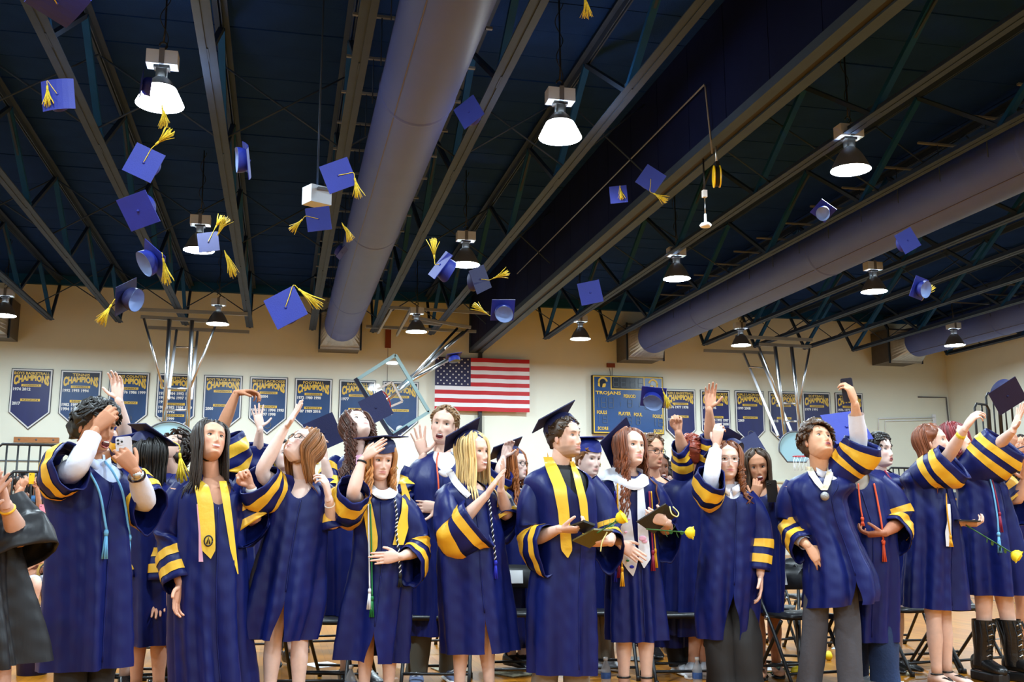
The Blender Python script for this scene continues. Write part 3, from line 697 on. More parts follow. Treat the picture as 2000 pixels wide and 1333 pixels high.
for a, b in (((745, 600, 26.5), (955, 612, 26.5)), ((715, 638, 28.4), (930, 648, 28.4)), ((765, 602, 26.5), (738, 650, 28.4)), ((802, 605, 26.5), (775, 655, 28.4)), ((805, 620, 27), (920, 640, 27)), ((800, 628, 27), (860, 634, 27.2))):
    MB().add(bar(P_(*a)-o, P_(*b)-o, .06, .08)).build('ceiling_bar', BT, t, False)
# ------------------------------------------------------------------ hands
_hand = {}
HP = {'relaxed': ((12, 22, 15), 4, 25), 'open': ((4, 6, 4), 11, 40), 'flat': ((3, 5, 3), 2, 12), 'grip': ((40, 48, 28), 2, 18), 'fist': ((78, 88, 50), 0, 5), 'curl': ((28, 40, 25), 3, 20), 'point': ((50, 60, 40), 1, 15)}
def hand(pose):
    if pose in _hand: return _hand[pose]
    cur, spread, th = HP[pose]; mb = MB()
    R = []
    for y, wx, wz, cx in ((-.03, .026, .019, 0), (0, .027, .019, 0), (.02, .034, .019, .002), (.05, .041, .017, .002), (.08, .042, .014, 0), (.098, .038, .011, 0)):
        a = np.linspace(0, 2*PI, 14, endpoint=False)
        R.append(np.stack([cx+wx*np.sign(np.cos(a))*np.abs(np.cos(a))**.7, a*0+y, wz*np.sin(a)], 1))
    mb.add(loft(np.array(R), True, True))
    fx = (.031, .011, -.010, -.030); fy = (.090, .096, .092, .083)
    FLn = ((.045, .027, .021), (.049, .030, .022), (.045, .028, .021), (.035, .021, .019)); fr = (.0095, .0098, .0093, .0082)
    for k in range(4):
        p = np.array([fx[k]*.9, fy[k]-.025, 0]); sp = math.radians((1.5-k)*spread); ang = 0
        P = [p.copy()]; p = np.array([fx[k], fy[k], 0.]); P.append(p.copy()); rr = [fr[k]*1.05, fr[k]*1.08]
        c3 = [c*(1+.12*k) if pose in ('curl', 'relaxed') else c for c in cur]
        for j in range(3):
            ang += math.radians(c3[j]); d = np.array([math.sin(sp)*math.cos(ang), math.cos(sp)*math.cos(ang), -math.sin(ang)])
            P.append(p+d*FLn[k][j]*.5); p = p+d*FLn[k][j]; P.append(p.copy()); rr += [fr[k]*(1-.10*j), fr[k]*(.98-.13*j)]
        P.append(P[-1]+d*.004); rr.append(fr[k]*.45)
        mb.add(tube(P, rr, 8, ref=(0, 0, 1)))
    p = np.array([.014, .012, -.004]); P = [p.copy()]; rr = [.016]
    a0 = math.radians(th)
    dirs = [(a0+.35, .1), (a0, .25), (a0-.2, .35)]
    if pose == 'fist': dirs = [(.5, .5), (-.2, .9), (-.9, .7)]
    if pose in ('grip', 'curl', 'point'): dirs = [(a0+.3, .45), (a0, .6), (a0-.2, .6)]
    for j, (az, dn) in enumerate(dirs):
        d = nrm([math.sin(az+.25), math.cos(az+.25), -dn]); L = (.048, .033, .026)[j]
        P.append(p+d*L*.5); p = p+d*L; P.append(p.copy()); rr += [(.0145, .0115, .0100)[j], (.0118, .0105, .0085)[j]]
    P.append(P[-1]+d*.004); rr.append(.004)
    mb.add(tube(P, rr, 8, ref=(0, 0, 1)))
    me = mb.mesh('hand_tmp', [])
    o = bpy.data.objects.new('hand_tmp', me); COL.objects.link(o)
    md = o.modifiers.new('r', 'REMESH'); md.mode = 'VOXEL'; md.voxel_size = .0042; md.use_smooth_shade = True
    ms = o.modifiers.new('s', 'SMOOTH'); ms.factor = .5; ms.iterations = 2
    bpy.context.view_layer.update()
    ev = o.evaluated_get(bpy.context.evaluated_depsgraph_get()).to_mesh()
    V = np.zeros(len(ev.vertices)*3); ev.vertices.foreach_get('co', V); V = V.reshape(-1, 3)
    F4 = np.array([list(p.vertices) for p in ev.polygons if len(p.vertices) == 4]); F3 = np.array([list(p.vertices) for p in ev.polygons if len(p.vertices) == 3])
    F = [F4]+([F3] if len(F3) else [])
    bpy.data.objects.remove(o); bpy.data.meshes.remove(me)
    _hand[pose] = (V, F)
    return _hand[pose]

# ------------------------------------------------------------------ head
def head_grid(nt=64, nf=64):
    u = np.linspace(-1, 1, nt, endpoint=False); th = PI*(.42*u+.58*u**3)
    v = np.linspace(-1, 1, nf); ph = PI/2*(.80*v+.20*v**3)*.985
    return th[None, :], ph[::-1, None]
def head_surface(th, ph, fem=False, off=0., face=True):
    x = np.sin(th)*np.cos(ph); y = -np.cos(th)*np.cos(ph); z = np.sin(ph)+0*th
    cph = np.abs(np.cos(ph)); ct = np.cos(th); f = sm((ct+.15)/.9)           # f: 1 in front, 0 behind
    low = np.clip(-z, 0, 1); up = np.clip(z, 0, 1)
    Z = np.where(z > 0, .118*z, .121*z)
    # vertical profiles of half width and of front / back depth
    zs = [-1, -.97, -.86, -.7, -.5, -.25, 0, .3, .6, .85, .97, 1]
    wf = [.0, .022, .040, .052, .0615, .0690, .0725, .0755, .070, .046, .021, 0]; wm = [.0, .027, .046, .0575, .0655, .0710, .0740, .0760, .0705, .0465, .021, 0]
    df = [.0, .052, .0800, .0850, .0850, .0850, .0850, .0865, .078, .052, .024, 0]
    db = [.0, .020, .045, .062, .074, .090, .102, .106, .096, .063, .028, 0]
    Wd = np.interp(z, zs, wf if fem else wm); Df = np.interp(z, zs, df); Db = np.interp(z, zs, db)
    X = Wd*np.sign(np.sin(th))*np.abs(np.sin(th))**.92
    Y = np.where(ct > 0, -Df*np.abs(ct)**.80, Db*np.abs(ct)**.9)
    Z = np.where((ct <= 0), np.where(z < 0, Z*(1-.28*low*np.clip(-ct, 0, 1)), Z), Z)
    if face:
        fr = sm((ct-.05)/.5)
        g = lambda cx, cz, sx, sz: np.exp(-((np.abs(X)-cx)/sx)**2-((Z-cz)/sz)**2)*fr
        zz = [-.0565, -.0535, -.047, -.042, -.036, -.022, -.006, .006, .018, .03]; amp = [0, .004, .0125, .0200, .0205, .0150, .0095, .0065, .0035, 0]
        nw = np.interp(Z, [-.054, -.046, -.036, -.01, .012], [.0105, .0105, .0090, .0065, .008])
        Y = Y-np.interp(Z, zz, amp)*np.exp(-(X/nw)**2)*fr
        Y = Y-.0070*np.exp(-((np.abs(X)-.0125)/.0055)**2-((Z+.0455)/.0065)**2)*fr      # nostril wings
        Y = Y+.0115*g(.0305, .003, .0165, .0115)                                       # sockets
        Y = Y-.0040*g(.027, .0245, .021, .0065)-.004*g(0, .034, .03, .015)             # brow
        Y = Y-.0050*g(.043, -.026, .017, .018)                                         # cheek bones
        Y = Y+.0040*g(.043, -.062, .013, .020)                                         # hollow beside the mouth
        Y = Y-.0062*np.exp(-(X/.0235)**4)*(np.exp(-((Z+.0625)/.0046)**2)+1.08*np.exp(-((Z+.0735)/.0052)**2))*fr    # lips
        Y = Y+.0035*np.exp(-(X/.024)**4-((Z+.0682)/.0022)**2)*fr+.0045*g(0, -.0855, .022, .006)
        Y = Y-.0060*np.exp(-(X/.019)**2-((Z+.103)/.012)**2)*fr                         # chin
        Y = Y+.0015*np.exp(-(X/.004)**2-((Z+.0565)/.004)**2)*fr
    P = np.stack([X, Y, Z+0*X], -1)
    if off:
        n = np.stack([x, y*.8, z+0*x], -1); n = n/np.linalg.norm(n, axis=-1, keepdims=True); P = P+n*off
    return P
EARS = {}

LIPM = mat('lip_pink', srgb(196, 108, 104), .4)
# ------------------------------------------------------------------ people
LEGP = [None]
def ang_pt(c, A, B, th, n=2.4):
    c_, s_ = math.cos(th), math.sin(th); k = (abs(c_)**n+abs(s_)**n)**(-1/n)
    return c[0]+A*k*c_, c[1]+B*k*s_
def person(s):
    rng = np.random.RandomState(s.get('seed', abs(hash_str(s['label'])) % 10000))
    d = s['d']; hz = ray(s['x'], s.get('xy', 1180)); az = math.atan2(hz[0], hz[1])
    loc = (d*math.sin(az), d*math.cos(az), 0)
    root = empty('person', s['label'], 'person', loc, -az, group=s.get('group', 'graduates in the crowd'))
    RW = Rz(-az)                                  # local -> world
    def P2(px, py, t=0.):                          # pixel at depth t behind the person's plane -> local
        v = RW.T@ray(px, py); c = np.array([0, -d, CAMH]); return c+v*((d+t)/v[1])
    S = s.get('H', 1.7)/1.72
    yaw = math.radians(s.get('yaw', 0)); xb = np.array([math.cos(yaw), math.sin(yaw), 0]); fw = np.array([math.sin(yaw), -math.cos(yaw), 0])
    fem = s.get('fem', False)
    nb = P2(*s['neck'][:2], s['neck'][2] if len(s['neck']) > 2 else 0)
    skin = np.array(s.get('skin', srgb(225, 175, 150)))
    body = MB(); gm = s.get('gmat', GOWN)
    # ---- gown profile (z, cx, cy, A, B), top to bottom, from the silhouette
    shw = s.get('shw', .165 if fem else .185)*S
    lat = abs(math.cos(yaw))*shw+abs(math.sin(yaw))*.10
    ys_ = abs(math.sin(yaw)); prof = [(nb[2]+.032, nb[0], nb[1]+.01, .060, .062), (nb[2]+.008, nb[0], nb[1]+.01, .088, .078), (nb[2]-.022, nb[0], nb[1]+.005, lat*.86, .098+.05*ys_), (nb[2]-.052, nb[0], nb[1], lat*1.0, .112+.06*ys_), (nb[2]-.095, nb[0], nb[1], lat+.022, .124+.07*ys_)]
    br = s.get('br', .72+.3*abs(math.sin(yaw))**2)
    for (y, xl, xr) in s['rows']:
        a = P2(xl, y); b = P2(xr, y); A = (b[0]-a[0])/2; z = a[2]
        if z < prof[-1][0]-.015: prof.append((z, (a[0]+b[0])/2, nb[1]*max(0, 1-(nb[2]-z)/.6), A, max(.115, br*A+.02)))
    prof = np.array(prof)
    Ls = np.concatenate([[0], np.cumsum(np.hypot(np.diff(prof[:, 0]), np.diff(prof[:, 3])*.6))]); Ls /= Ls[-1]
    hh = np.linspace(0, 1, 160); PR = np.stack([np.interp(hh, Ls, prof[:, i]) for i in range(5)], 1)
    for _ in range(4):
        Q = PR.copy(); Q[3:-3] = (PR[:-6]+PR[1:-5]+PR[2:-4]+PR[3:-3]+PR[4:-2]+PR[5:-1]+PR[6:])[:]/7; PR = Q
    sup = lambda h: [np.interp(h, hh, PR[:, i]) for i in range(5)]
    thf = math.atan2(fw[1], fw[0])
    ks = np.array([3, 5, 6, 8, 11, 14]); phs = rng.uniform(0, 2*PI, 6); aw = np.array([.7, 1., .8, .8, .5, .35])*rng.uniform(.6, 1.3, 6)
    fold = s.get('fold', .016)
    def gsurf(th, h, off=0.):
        z, cx, cy, A, B = sup(h); n = 2.3; c_, s_ = np.cos(th), np.sin(th)
        k = (np.abs(c_)**n+np.abs(s_)**n)**(-1/n)
        am = fold*sm((h-.2)/.8)+.004*sm((h-.08)/.1)
        dsp = sum(aw[i]*np.cos(ks[i]*th+phs[i]+1.2*h*np.sin(i*2.1)) for i in range(6))
        dsp = dsp*am+off+.0016*sm((h-.1)/.2)*(np.sin(7*th+46*h+phs[0])*np.sin(3*th-19*h+phs[1])+.6*np.sin(13*th-61*h+phs[2]))
        return np.stack([cx+(A*k+dsp)*c_, cy+(B*k+dsp)*s_, z+0*th+s.get('tilt', 0)*sm((h-.5)/.5)*(A*k*c_)], -1)
    nth, nh = s.get('res', (84, 56))
    vneck = s.get('v', .05)
    sl = s.get('slit'); u = np.linspace(0, 1, nth)[None, :]; hl = np.linspace(0, 1, nh)[:, None]
    if sl: wv = sl[1]*sm((hl-sl[0])/(1-sl[0]))**1.0; t0 = thf+math.radians(sl[2] if len(sl) > 2 else 0)
    else: wv = 0*hl; t0 = thf
    TH = t0+wv+u*(2*PI-2*wv)
    vm = vneck*np.exp(-((np.mod(TH-thf+PI, 2*PI)-PI)/.55)**2)
    HH = vm+(1-vm)*hl
    def front(px, py, off=.012):                   # point on the camera side of the gown under a pixel
        t = -.12
        for _ in range(5):
            p = P2(px, py, t); i = np.searchsorted(-PR[:, 0], -p[2]); i = min(max(i, 0), 159); _, cx, cy, A, B = PR[i]
            q = min(.97, abs((p[0]-cx)/max(A, 1e-3))); t = cy-B*(1-q**2.3)**(1/2.3)
        p = P2(px, py, t-off); return p
    par = {}
    if s.get('gown', True):
        g = MB().add(loft(gsurf(TH, HH), False))
        gown = g.build('gown', gm, root)
        if not sl and s.get('zip', True):
            hz_ = np.linspace(vneck+.01, .97, 30); MB().add(tube(gsurf(np.full(30, thf), hz_, .002), .0045, 5)).build('zip_placket', gm, gown)
        elif sl:
            hz_ = np.linspace(vneck+.01, sl[0], 24); MB().add(tube(gsurf(np.full(24, t0), hz_, .002), .0045, 5)).build('zip_placket', gm, gown)
    else: gown = None
    # ---- torso of the body
    ht = np.linspace(.0, .5, 14)[:, None]; tt = np.linspace(0, 2*PI, 24, endpoint=False)[None, :]
    z, cx, cy, A, B = sup(ht); TR = np.stack([cx+(A*.9-.012)*np.cos(tt), cy+(B*.9-.012)*np.sin(tt), z+0*tt], -1)
    if s.get('legs', True) is False: pass
    body.add(loft(TR, True, True), col=skin)
    # ---- legs
    hipz = sup(.5)[0]; hip = np.array([float(sup(.55)[1]), float(sup(.55)[2]), max(.8*S, .6)])
    feet = s.get('feet')
    if feet: FT = [P2(f[0], 1200, f[1] if len(f) > 1 else 0)*np.array([1, 1, 0]) for f in feet]
    else: bx = float(prof[-1, 1]); FT = [np.array([bx, 0, 0])+xb*e*.075 for e in (-1, 1)]
    pants = s.get('pants'); fd = s.get('fdir')
    for e, f in zip((-1, 1), FT):
        hp = hip+xb*e*.07*S; an = f+np.array([0, 0, .085]); kn = (hp+an)/2+fw*.008
        leg = spline([hp, (hp+kn)/2, kn, kn*.6+an*.4, an], 16)
        rr = np.interp(np.linspace(0, 1, 16), [0, .25, .5, .58, .72, .92, 1], np.array([.075, .066, .052, .052, .055, .036, .036])*S*s.get('legw', 1))
        body.add(tube(leg, rr, 14), col=skin)
        fdv = nrm(np.array([math.sin(math.radians(fd if fd is not None else s.get('yaw', 0))+e*.12), -math.cos(math.radians(fd if fd is not None else s.get('yaw', 0))+e*.12), 0]))
        side = np.cross(fdv, (0, 0, 1)); RF = np.stack([side, fdv, (0, 0, 1)], 1)
        RR = []
        for (yy, wx, zt) in ((-.065, .022, .055), (-.045, .033, .09), (0, .036, .085), (.05, .040, .062), (.10, .046, .042), (.145, .042, .032), (.175, .02, .02)):
            a = np.linspace(0, 2*PI, 14, endpoint=False)
            RR.append(f+(np.stack([wx*np.cos(a), a*0+yy, .018+zt/2+zt/2*np.sin(a)], 1)@RF.T))
        body.add(loft(np.array(RR), True, True), col=skin)
        shoe = s.get('shoe', 'black'); LEGP[0] = leg
        SHO[shoe](root, f, RF, an, e)
        if pants:
            pm_ = pants[0]; pw = pants[1] if len(pants) > 1 else 1.
            pr = np.interp(np.linspace(0, 1, 18), [0, .3, .6, 1], np.array([.085, .08, .076*pw, .074*pw]))
            lp = spline([hp, kn, an-np.array([0, 0, .02])], 18); w_ = np.linspace(0, 1, 18)
            aa = np.linspace(0, 2*PI, 20, endpoint=False)
            T, N, Bn = frames(lp, ref=fw)
            wr = 1+.05*np.sin(aa[None, :]*3+w_[:, None]*9+e)+.05*np.sin(w_[:, None]*40)*sm((w_[:, None]-.75)/.25)
            RR = lp[:, None]+(pr[:, None]*wr)[:, :, None]*(np.cos(aa)[None, :, None]*N[:, None]+np.sin(aa)[None, :, None]*Bn[:, None])
            MB().add(loft(RR)).build('trouser_leg', pm_, root)
    # ---- arms
    armsp = {}
    for key, e in (('L', -1), ('R', 1)):
        a = s.get(key)
        SH = nb+xb*e*shw*.93+np.array([0, 0, -.068])
        if a and 'sh' in a: SH = P2(*a['sh'])
        if not a: a = {}
        L1, L2 = .31*S, .265*S
        def solve(S0, tgt, L):
            px, py = tgt[0], tgt[1]
            if len(tgt) > 2 and tgt[2] is not None and not isinstance(tgt[2], str): return P2(px, py, tgt[2])
            sg = -1 if (len(tgt) < 3 or tgt[2] == 'n') else 1
            best = None; ts = np.linspace(-.6, .6, 241); pts = np.array([P2(px, py, t) for t in ts]); dd = np.abs(np.linalg.norm(pts-S0, axis=1)-L)
            cs_ = S0[1]; w_ = dd+np.where((ts-cs_)*sg < -.005, .03, 0)
            return pts[np.argmin(w_)]
        E_ = solve(SH, a['e'], L1) if 'e' in a else SH+np.array([e*.06, .02, -.3*S])
        W_ = solve(E_, a['w'], L2) if 'w' in a else E_+np.array([0, -.05, -.26*S])
        W_ = E_+nrm(W_-E_)*min(np.linalg.norm(W_-E_), L2*1.15) if 'w' in a and not a.get('free') else W_
        armsp[key] = (SH, E_, W_)
        P = np.concatenate([spline([SH, E_], 7)[:-1], spline([E_, W_], 9)])
        for _ in range(1): P[5:8] = (P[4:7]+P[5:8]+P[6:9])/3
        k = len(P); rr = np.interp(np.linspace(0, 1, k), [0, .25, .45, .55, .68, .95, 1], np.array([.056, .050, .042, .043, .043, .027, .026])*S*s.get('armw', 1))
                # hand
        hd = nrm(W_-E_)
        if 'hd' in a: q = a['hd']; hd = nrm(np.array([q[0], -q[2], q[1]]))
        pn = a.get('pn', (0, 0, 1)); pn = np.array([pn[0], -pn[2], pn[1]], float)
        zz = -(pn-hd*np.dot(pn, hd)); zz = nrm(zz); xx = np.cross(hd, zz)
        mir = -1 if e == -1 else 1
        if 'mir' in a: mir = a['mir']
        HV, HF = hand(a.get('pose', 'relaxed')); hs = S*s.get('hands', 1.)*.98
        HV = (HV*np.array([mir, 1, 1])*hs)@np.stack([xx, hd, zz], 1).T+W_+hd*.012
        if a.get('arm', True): body.add((HV, [f[:, ::-1] for f in HF] if mir < 0 else HF), col=skin*np.array([1.0, .96, .95]))
        a['_h'] = (W_, hd, xx, zz)
        if a.get('arm', True): body.add(tube(np.concatenate([P, [W_+hd*.014, W_+hd*.03]]), np.concatenate([rr, [rr[-1]*.85, rr[-1]*.5]]), 14), col=skin)
        if 'shirt' in a:
            kk = int(a.get('shirt_to', 1)*k); kk = max(4, min(k, kk))
            wn = rng.uniform(-.05, .05, (kk, 16)); TT, NN, BB = frames(P[:kk]); aa = np.linspace(0, 2*PI, 16, endpoint=False)
            r2 = rr[:kk]*1.0+.012; r2[-1] += .004
            RR = P[:kk, None]+(r2[:, None]*(1+wn))[:, :, None]*(np.cos(aa)[None, :, None]*NN[:, None]+np.sin(aa)[None, :, None]*BB[:, None])
            MB().add(loft(RR[4:])).build('shirt_sleeve', a['shirt'], root)
        if 'band' in a:
            q, m_, r_ = a['band']; c = E_*(1-q)+W_*q; T_ = nrm(W_-E_); 
            MB().add(tube([c-T_*r_, c-T_*r_*.5, c+T_*r_*.5, c+T_*r_], [.030*S, .033*S, .033*S, .030*S], 16)).build('wristband', m_, root)
        if 'watch' in a:
            c = E_*.1+W_*.9; T_ = nrm(W_-E_); MB().add(tube([c-T_*.012, c+T_*.012], .034*S, 16)).add(ellip(c+np.array([0, -.034, 0]), (.02, .008, .02))).build('watch', CHROME, root)
        # sleeve of the gown
        if gown is not None and a.get('sleeve', True):
            f_end = a.get('f', 1.75); r1 = a.get('r', .12)*S; dr = a.get('dr', .05)
            base = SH-xb*e*.05+np.array([0, 0, -.01])
            if 'sp' in a: ctrl = [P2(*q[:3]) for q in a['sp']]; rad = [q[3] for q in a['sp']]; CP = spline(ctrl, 22); RD = np.interp(np.linspace(0, 1, 22), np.linspace(0, 1, len(rad)), rad)
            else:
                if f_end <= 1: ctrl = [base, SH*.6+(SH+(E_-SH)*f_end)*.4, SH+(E_-SH)*f_end]
                else: ctrl = [base, SH+(E_-SH)*.35, E_*.9+SH*.1, E_+(W_-E_)*(f_end-1)]
                CP = spline(ctrl, 22); w_ = np.linspace(0, 1, 22); RD = .098*S*(1-w_)+r1*w_
                axz = np.abs(np.gradient(CP[:, 2]))/(np.linalg.norm(np.gradient(CP, axis=0), axis=1)+1e-9)
                CP[:, 2] -= dr*w_**1.3*(1-.75*axz)
            T, N, Bn = frames(CP)
            # make N the 'down' direction of the sleeve
            for i in range(22):
                dn = np.array([0, .0, -1.]) if abs(T[i][2]) < .93 else N[i]
                dn = dn-T[i]*np.dot(dn, T[i]); N[i] = nrm(dn)
            for i in range(1, 22):
                if np.dot(N[i], N[i-1]) < 0 and abs(T[i][2]) >= .93: N[i] = -N[i]
            for _ in range(3): N[1:-1] = (N[:-2]+N[1:-1]+N[2:])/3
            N /= np.linalg.norm(N, axis=1)[:, None]; Bn = np.cross(T, N); Bn /= np.linalg.norm(Bn, axis=1)[:, None]
            na = 36; aa = np.linspace(0, 2*PI, na, endpoint=False); el = a.get('el', 1.3)*1.06
            p1, p2, p3 = rng.uniform(0, 6, 3)
            cum = np.concatenate([[0], np.cumsum(np.linalg.norm(np.diff(CP, axis=0), axis=1))]); tot = cum[-1]
            def ring(w, off=0.):
                w = np.atleast_1d(w); ci = lambda X_: np.stack([np.interp(w*tot, cum, X_[:, i]) for i in range(3)], 1)
                c, n_, b_ = ci(CP), ci(N), ci(Bn); r_ = np.interp(w*tot, cum, RD)
                wr = 1+.75*(.075*np.sin(3*aa+p1+3*w[:, None])+.055*np.sin(5*aa+p2+7*w[:, None])+.035*np.sin(9*aa+p3-6*w[:, None])+.03*np.sin(2*aa+22*w[:, None]+p2))*sm(w[:, None]*1.5)
                q = (r_[:, None]*wr+off)
                up_ = np.cos(aa)[None, :] < 0; e_ = np.where(up_, 1-.18*w[:, None], 1+(el*1.12-1)*w[:, None])
                return c[:, None]+q[:, :, None]*((np.sign(np.cos(aa))*np.abs(np.cos(aa))**1.15)[None, :, None]*n_[:, None]*e_[:, :, None]+np.sin(aa)[None, :, None]*b_[:, None]*.80)
            ws = np.linspace(0, 1, 24); RG = ring(ws); lastin = ring(np.array([1.0, .93]), -.006)
            MB().add(loft(np.concatenate([RG, lastin]))).build('sleeve', gm, gown)
            if a.get('stripes', s.get('stripes', True)):
                for (s0, s1) in ((.038, .085), (.125, .172)):
                    w0, w1 = 1-s1/tot*1.15, 1-s0/tot*1.15
                    if w0 > .12: 
                        q0 = ring(np.linspace(w0, w1, 7), .0035); MB().add(loft(q0)).build('sleeve_stripe', GOLD, gown)
    # ---- shirt / collar in the neck opening
    if 'shirt' in s:
        ht2 = np.linspace(.0, .28, 12)[:, None]; z, cx, cy, A, B = sup(ht2)
        TR = np.stack([cx+(A*.93-.006)*np.cos(tt), cy+(B*.95-.006)*np.sin(tt), z+.004+0*tt], -1)
        MB().add(loft(TR)).build('shirt', s['shirt'], root)
        if s.get('collar', True):
            mb = MB()
            for e in (-1, 1):
                c0 = nb+fw*.05+xb*e*.055+np.array([0, 0, .035]); mb.add(prism([(0, 0), (.0, -.05), (-e*.045, -.085), (-e*.05, -.03)][::e], .006, c0+fw*.03, nrm(xb-.0*fw), nrm(np.array([0, 0, 1])+fw*-.35)))
            aa_ = np.linspace(thf-2.6+PI*2, thf+2.6, 20) if False else np.linspace(thf+.45, thf+2*PI-.45, 24)
            mb.add(loft(np.array([[nb+np.array([.062*math.cos(q), .01+.064*math.sin(q), .05]), nb+np.array([.07*math.cos(q), .01+.072*math.sin(q), .0])] for q in aa_]), False))
            mb.build('shirt_collar', s['shirt'], root)
    # ---- head
    hx, hy = s['head'][:2]; hc = P2(hx, hy, s['head'][2] if len(s['head']) > 2 else nb[1]-.02)
    hy_, hp_, hr_ = [math.radians(v) for v in s.get('look', (0, 0, 0))]
    RH = Rz(hy_)@Rx(-hp_)@Ry(hr_); hs = S*s.get('hs', 1.06)
    HL = lambda p: np.asarray(p)*hs@RH.T+hc
    th, ph = head_grid(*s.get('hres', (64, 64))); HP_ = head_surface(th, ph, fem)
    nf, nt_ = HP_.shape[:2]
    Z_ = HP_[..., 2]; X_ = HP_[..., 0]; fr = sm((np.cos(th)+.2)/1.)+0*Z_
    C = np.tile(skin, (nf, nt_, 1))
    lip = np.exp(-(X_/.0225)**4-((Z_+.0680)/(.0102*(1-.25*(X_/.0225)**2).clip(.3)))**4)*fr; C = C*(1-lip[..., None]*.8)+np.array(s.get('lip', skin*np.array([.82, .42, .44])))*lip[..., None]*.8
    blush = np.exp(-((np.abs(X_)-.042)/.018)**2-((Z_+.03)/.016)**2)*fr; C = C*(1-blush[..., None]*np.array([.0, .14, .12]))
    hair = np.array(s.get('hairc', (.03, .018, .01)))
    if s.get('beard'):
        bd = sm((-.050-Z_)/.014)*sm((.35+np.cos(th))/.5)*(1-.9*lip)*(1-np.exp(-(X_/.02)**2-((Z_+.085)/.006)**2)*.3); sb = sm((.02-Z_)/.03)*sm((np.abs(X_)-.058)/.01)*fr
        bd = np.clip(bd+sb, 0, 1)*s['beard']; C = C*(1-bd[..., None])+hair*1.3*bd[..., None]
    brow = np.exp(-((np.abs(X_)-.031)/.017)**4-((Z_-.0235-.004*np.exp(-((np.abs(X_)-.034)/.012)**2)+.002)/.0040)**2)*fr*(.85 if not fem else .7); C = C*(1-brow[..., None])+hair*.8*brow[..., None]
    body.add(loft(HL(HP_), True, True), col=C.reshape(-1, 3))
    for e in (-1, 1): body.add(ellip(HL((e*.0755, .012, -.008)), np.array([.008, .017, .029])*hs, RH@Rz(e*.35)@Rx(-.15), 12, 8), col=skin*np.array([.98, .88, .86]))
    n0 = HL((0, .022, -.055)); n1 = nb+np.array([0, .012, -.03]); nr = (.050 if fem else .060)*S
    body.add(tube(spline([n0, n0*.5+n1*.5+fw*.004, n1], 10), np.interp(np.linspace(0, 1, 10), [0, .6, 1], [nr, nr*.98, nr*1.15]), 20), col=skin)
    body.build('body', SKIN, root, colors=True)
    for e in (-1, 1):
        c = np.array([e*.0305, -.0665, .0035])
        if s.get('eyes', True):
            q0 = np.linspace(0, 2*PI, 20, endpoint=False); sq = s.get('squint', 1.)
            def eyep(rx, rz, yo, zo=0.): return [HL(c+np.array([rx*math.cos(q), -.0060+yo+.0045*abs(math.cos(q))**2, zo+rz*math.sin(q)*(1 if math.sin(q) > 0 else .8)*sq])) for q in q0]
            rg = np.array([eyep(.0150, .0062, .0015), eyep(.0135, .0054, -.0010), eyep(.0085, .0036, -.0028), eyep(.002, .001, -.0034)])
            eo = MB().add(loft(rg, True, True)).build('eye', EYEW, root)
            gz = s.get('gaze', (0, 0)); ic = c+np.array([gz[0]*.005, -.0098, .0006+gz[1]*.002]); a_ = np.linspace(0, 2*PI, 16, endpoint=False)
            ir = np.array([[HL(ic+np.array([r_*math.cos(q), yo, max(-.0043, min(.0044, r_*math.sin(q)))*sq])) for q in a_] for r_, yo in ((.0058, .0022), (.0054, 0), (.0025, -.0009), (.0003, -.0011))])
            MB().add(loft(ir, True, True)).build('iris', IRIS, eo)
            a_ = np.linspace(.06, PI-.06, 11); lp = [HL(c+np.array([.0158*math.cos(q), -.0068+.0050*math.cos(q)**2-.0018, .0002+.0066*math.sin(q)*sq])) for q in a_]
            MB().add(tube(lp, np.array([.0007, .0011, .0014, .0016, .0017, .0017, .0017, .0016, .0014, .0011, .0007])*(1.3 if fem else .8), 5)).build('lashes', IRIS, eo)
    mo = s.get('mouth', 'closed')
    if mo == 'smile':
        a_ = np.linspace(-1, 1, 11); cz = lambda q: -.0688+.0062*q*q
        MB().add(tube([HL((.0215*q, -.0905+.0125*q*q, cz(q))) for q in a_*1.15], np.array([.001, .0034, .0048, .0056, .0060, .0060, .0060, .0056, .0048, .0034, .001]), 8)).build('teeth', TEETH, root)
        for zo, nm in ((.0068, 'upper_lip'), (-.0072, 'lower_lip')): MB().add(tube([HL((.0275*q, -.0905+.0170*q*q, cz(q*1.15)+zo*(1-q*q))) for q in a_], np.array([.001, .002, .0026, .003, .0032, .0032, .0032, .003, .0026, .002, .001]), 6)).build(nm, LIPM, root)
    elif mo == 'open':
        MB().add(ellip(HL((0, -.0850, -.0745)), np.array([.0225, .0105, .0165])*hs, RH, 18, 10)).build('mouth', MOUTH, root)
        a_ = np.linspace(-1, 1, 11); MB().add(tube([HL((.0175*q, -.0955+.012*q*q, -.0650-.001*(1-q*q))) for q in a_], np.array([.001, .0026, .0034, .0038, .004, .004, .004, .0038, .0034, .0026, .001]), 7)).build('teeth', TEETH, root)
        q_ = np.linspace(0, 2*PI, 25); MB().add(tube([HL((.0235*math.cos(q), -.0915+.0125*math.cos(q)**2+.002*math.sin(q), -.0745+.0165*math.sin(q))) for q in q_], .0026, 6)).build('lips', LIPM, root)
    elif mo == 'ooh':
        MB().add(ellip(HL((0, -.0885, -.0690)), np.array([.0140, .0075, .0080])*hs, RH, 16, 10)).build('mouth', MOUTH, root)
        q_ = np.linspace(0, 2*PI, 21); MB().add(tube([HL((.0165*math.cos(q), -.0930+.007*math.cos(q)**2, -.0690+.0092*math.sin(q))) for q in q_], .0030, 6)).build('lips', LIPM, root)
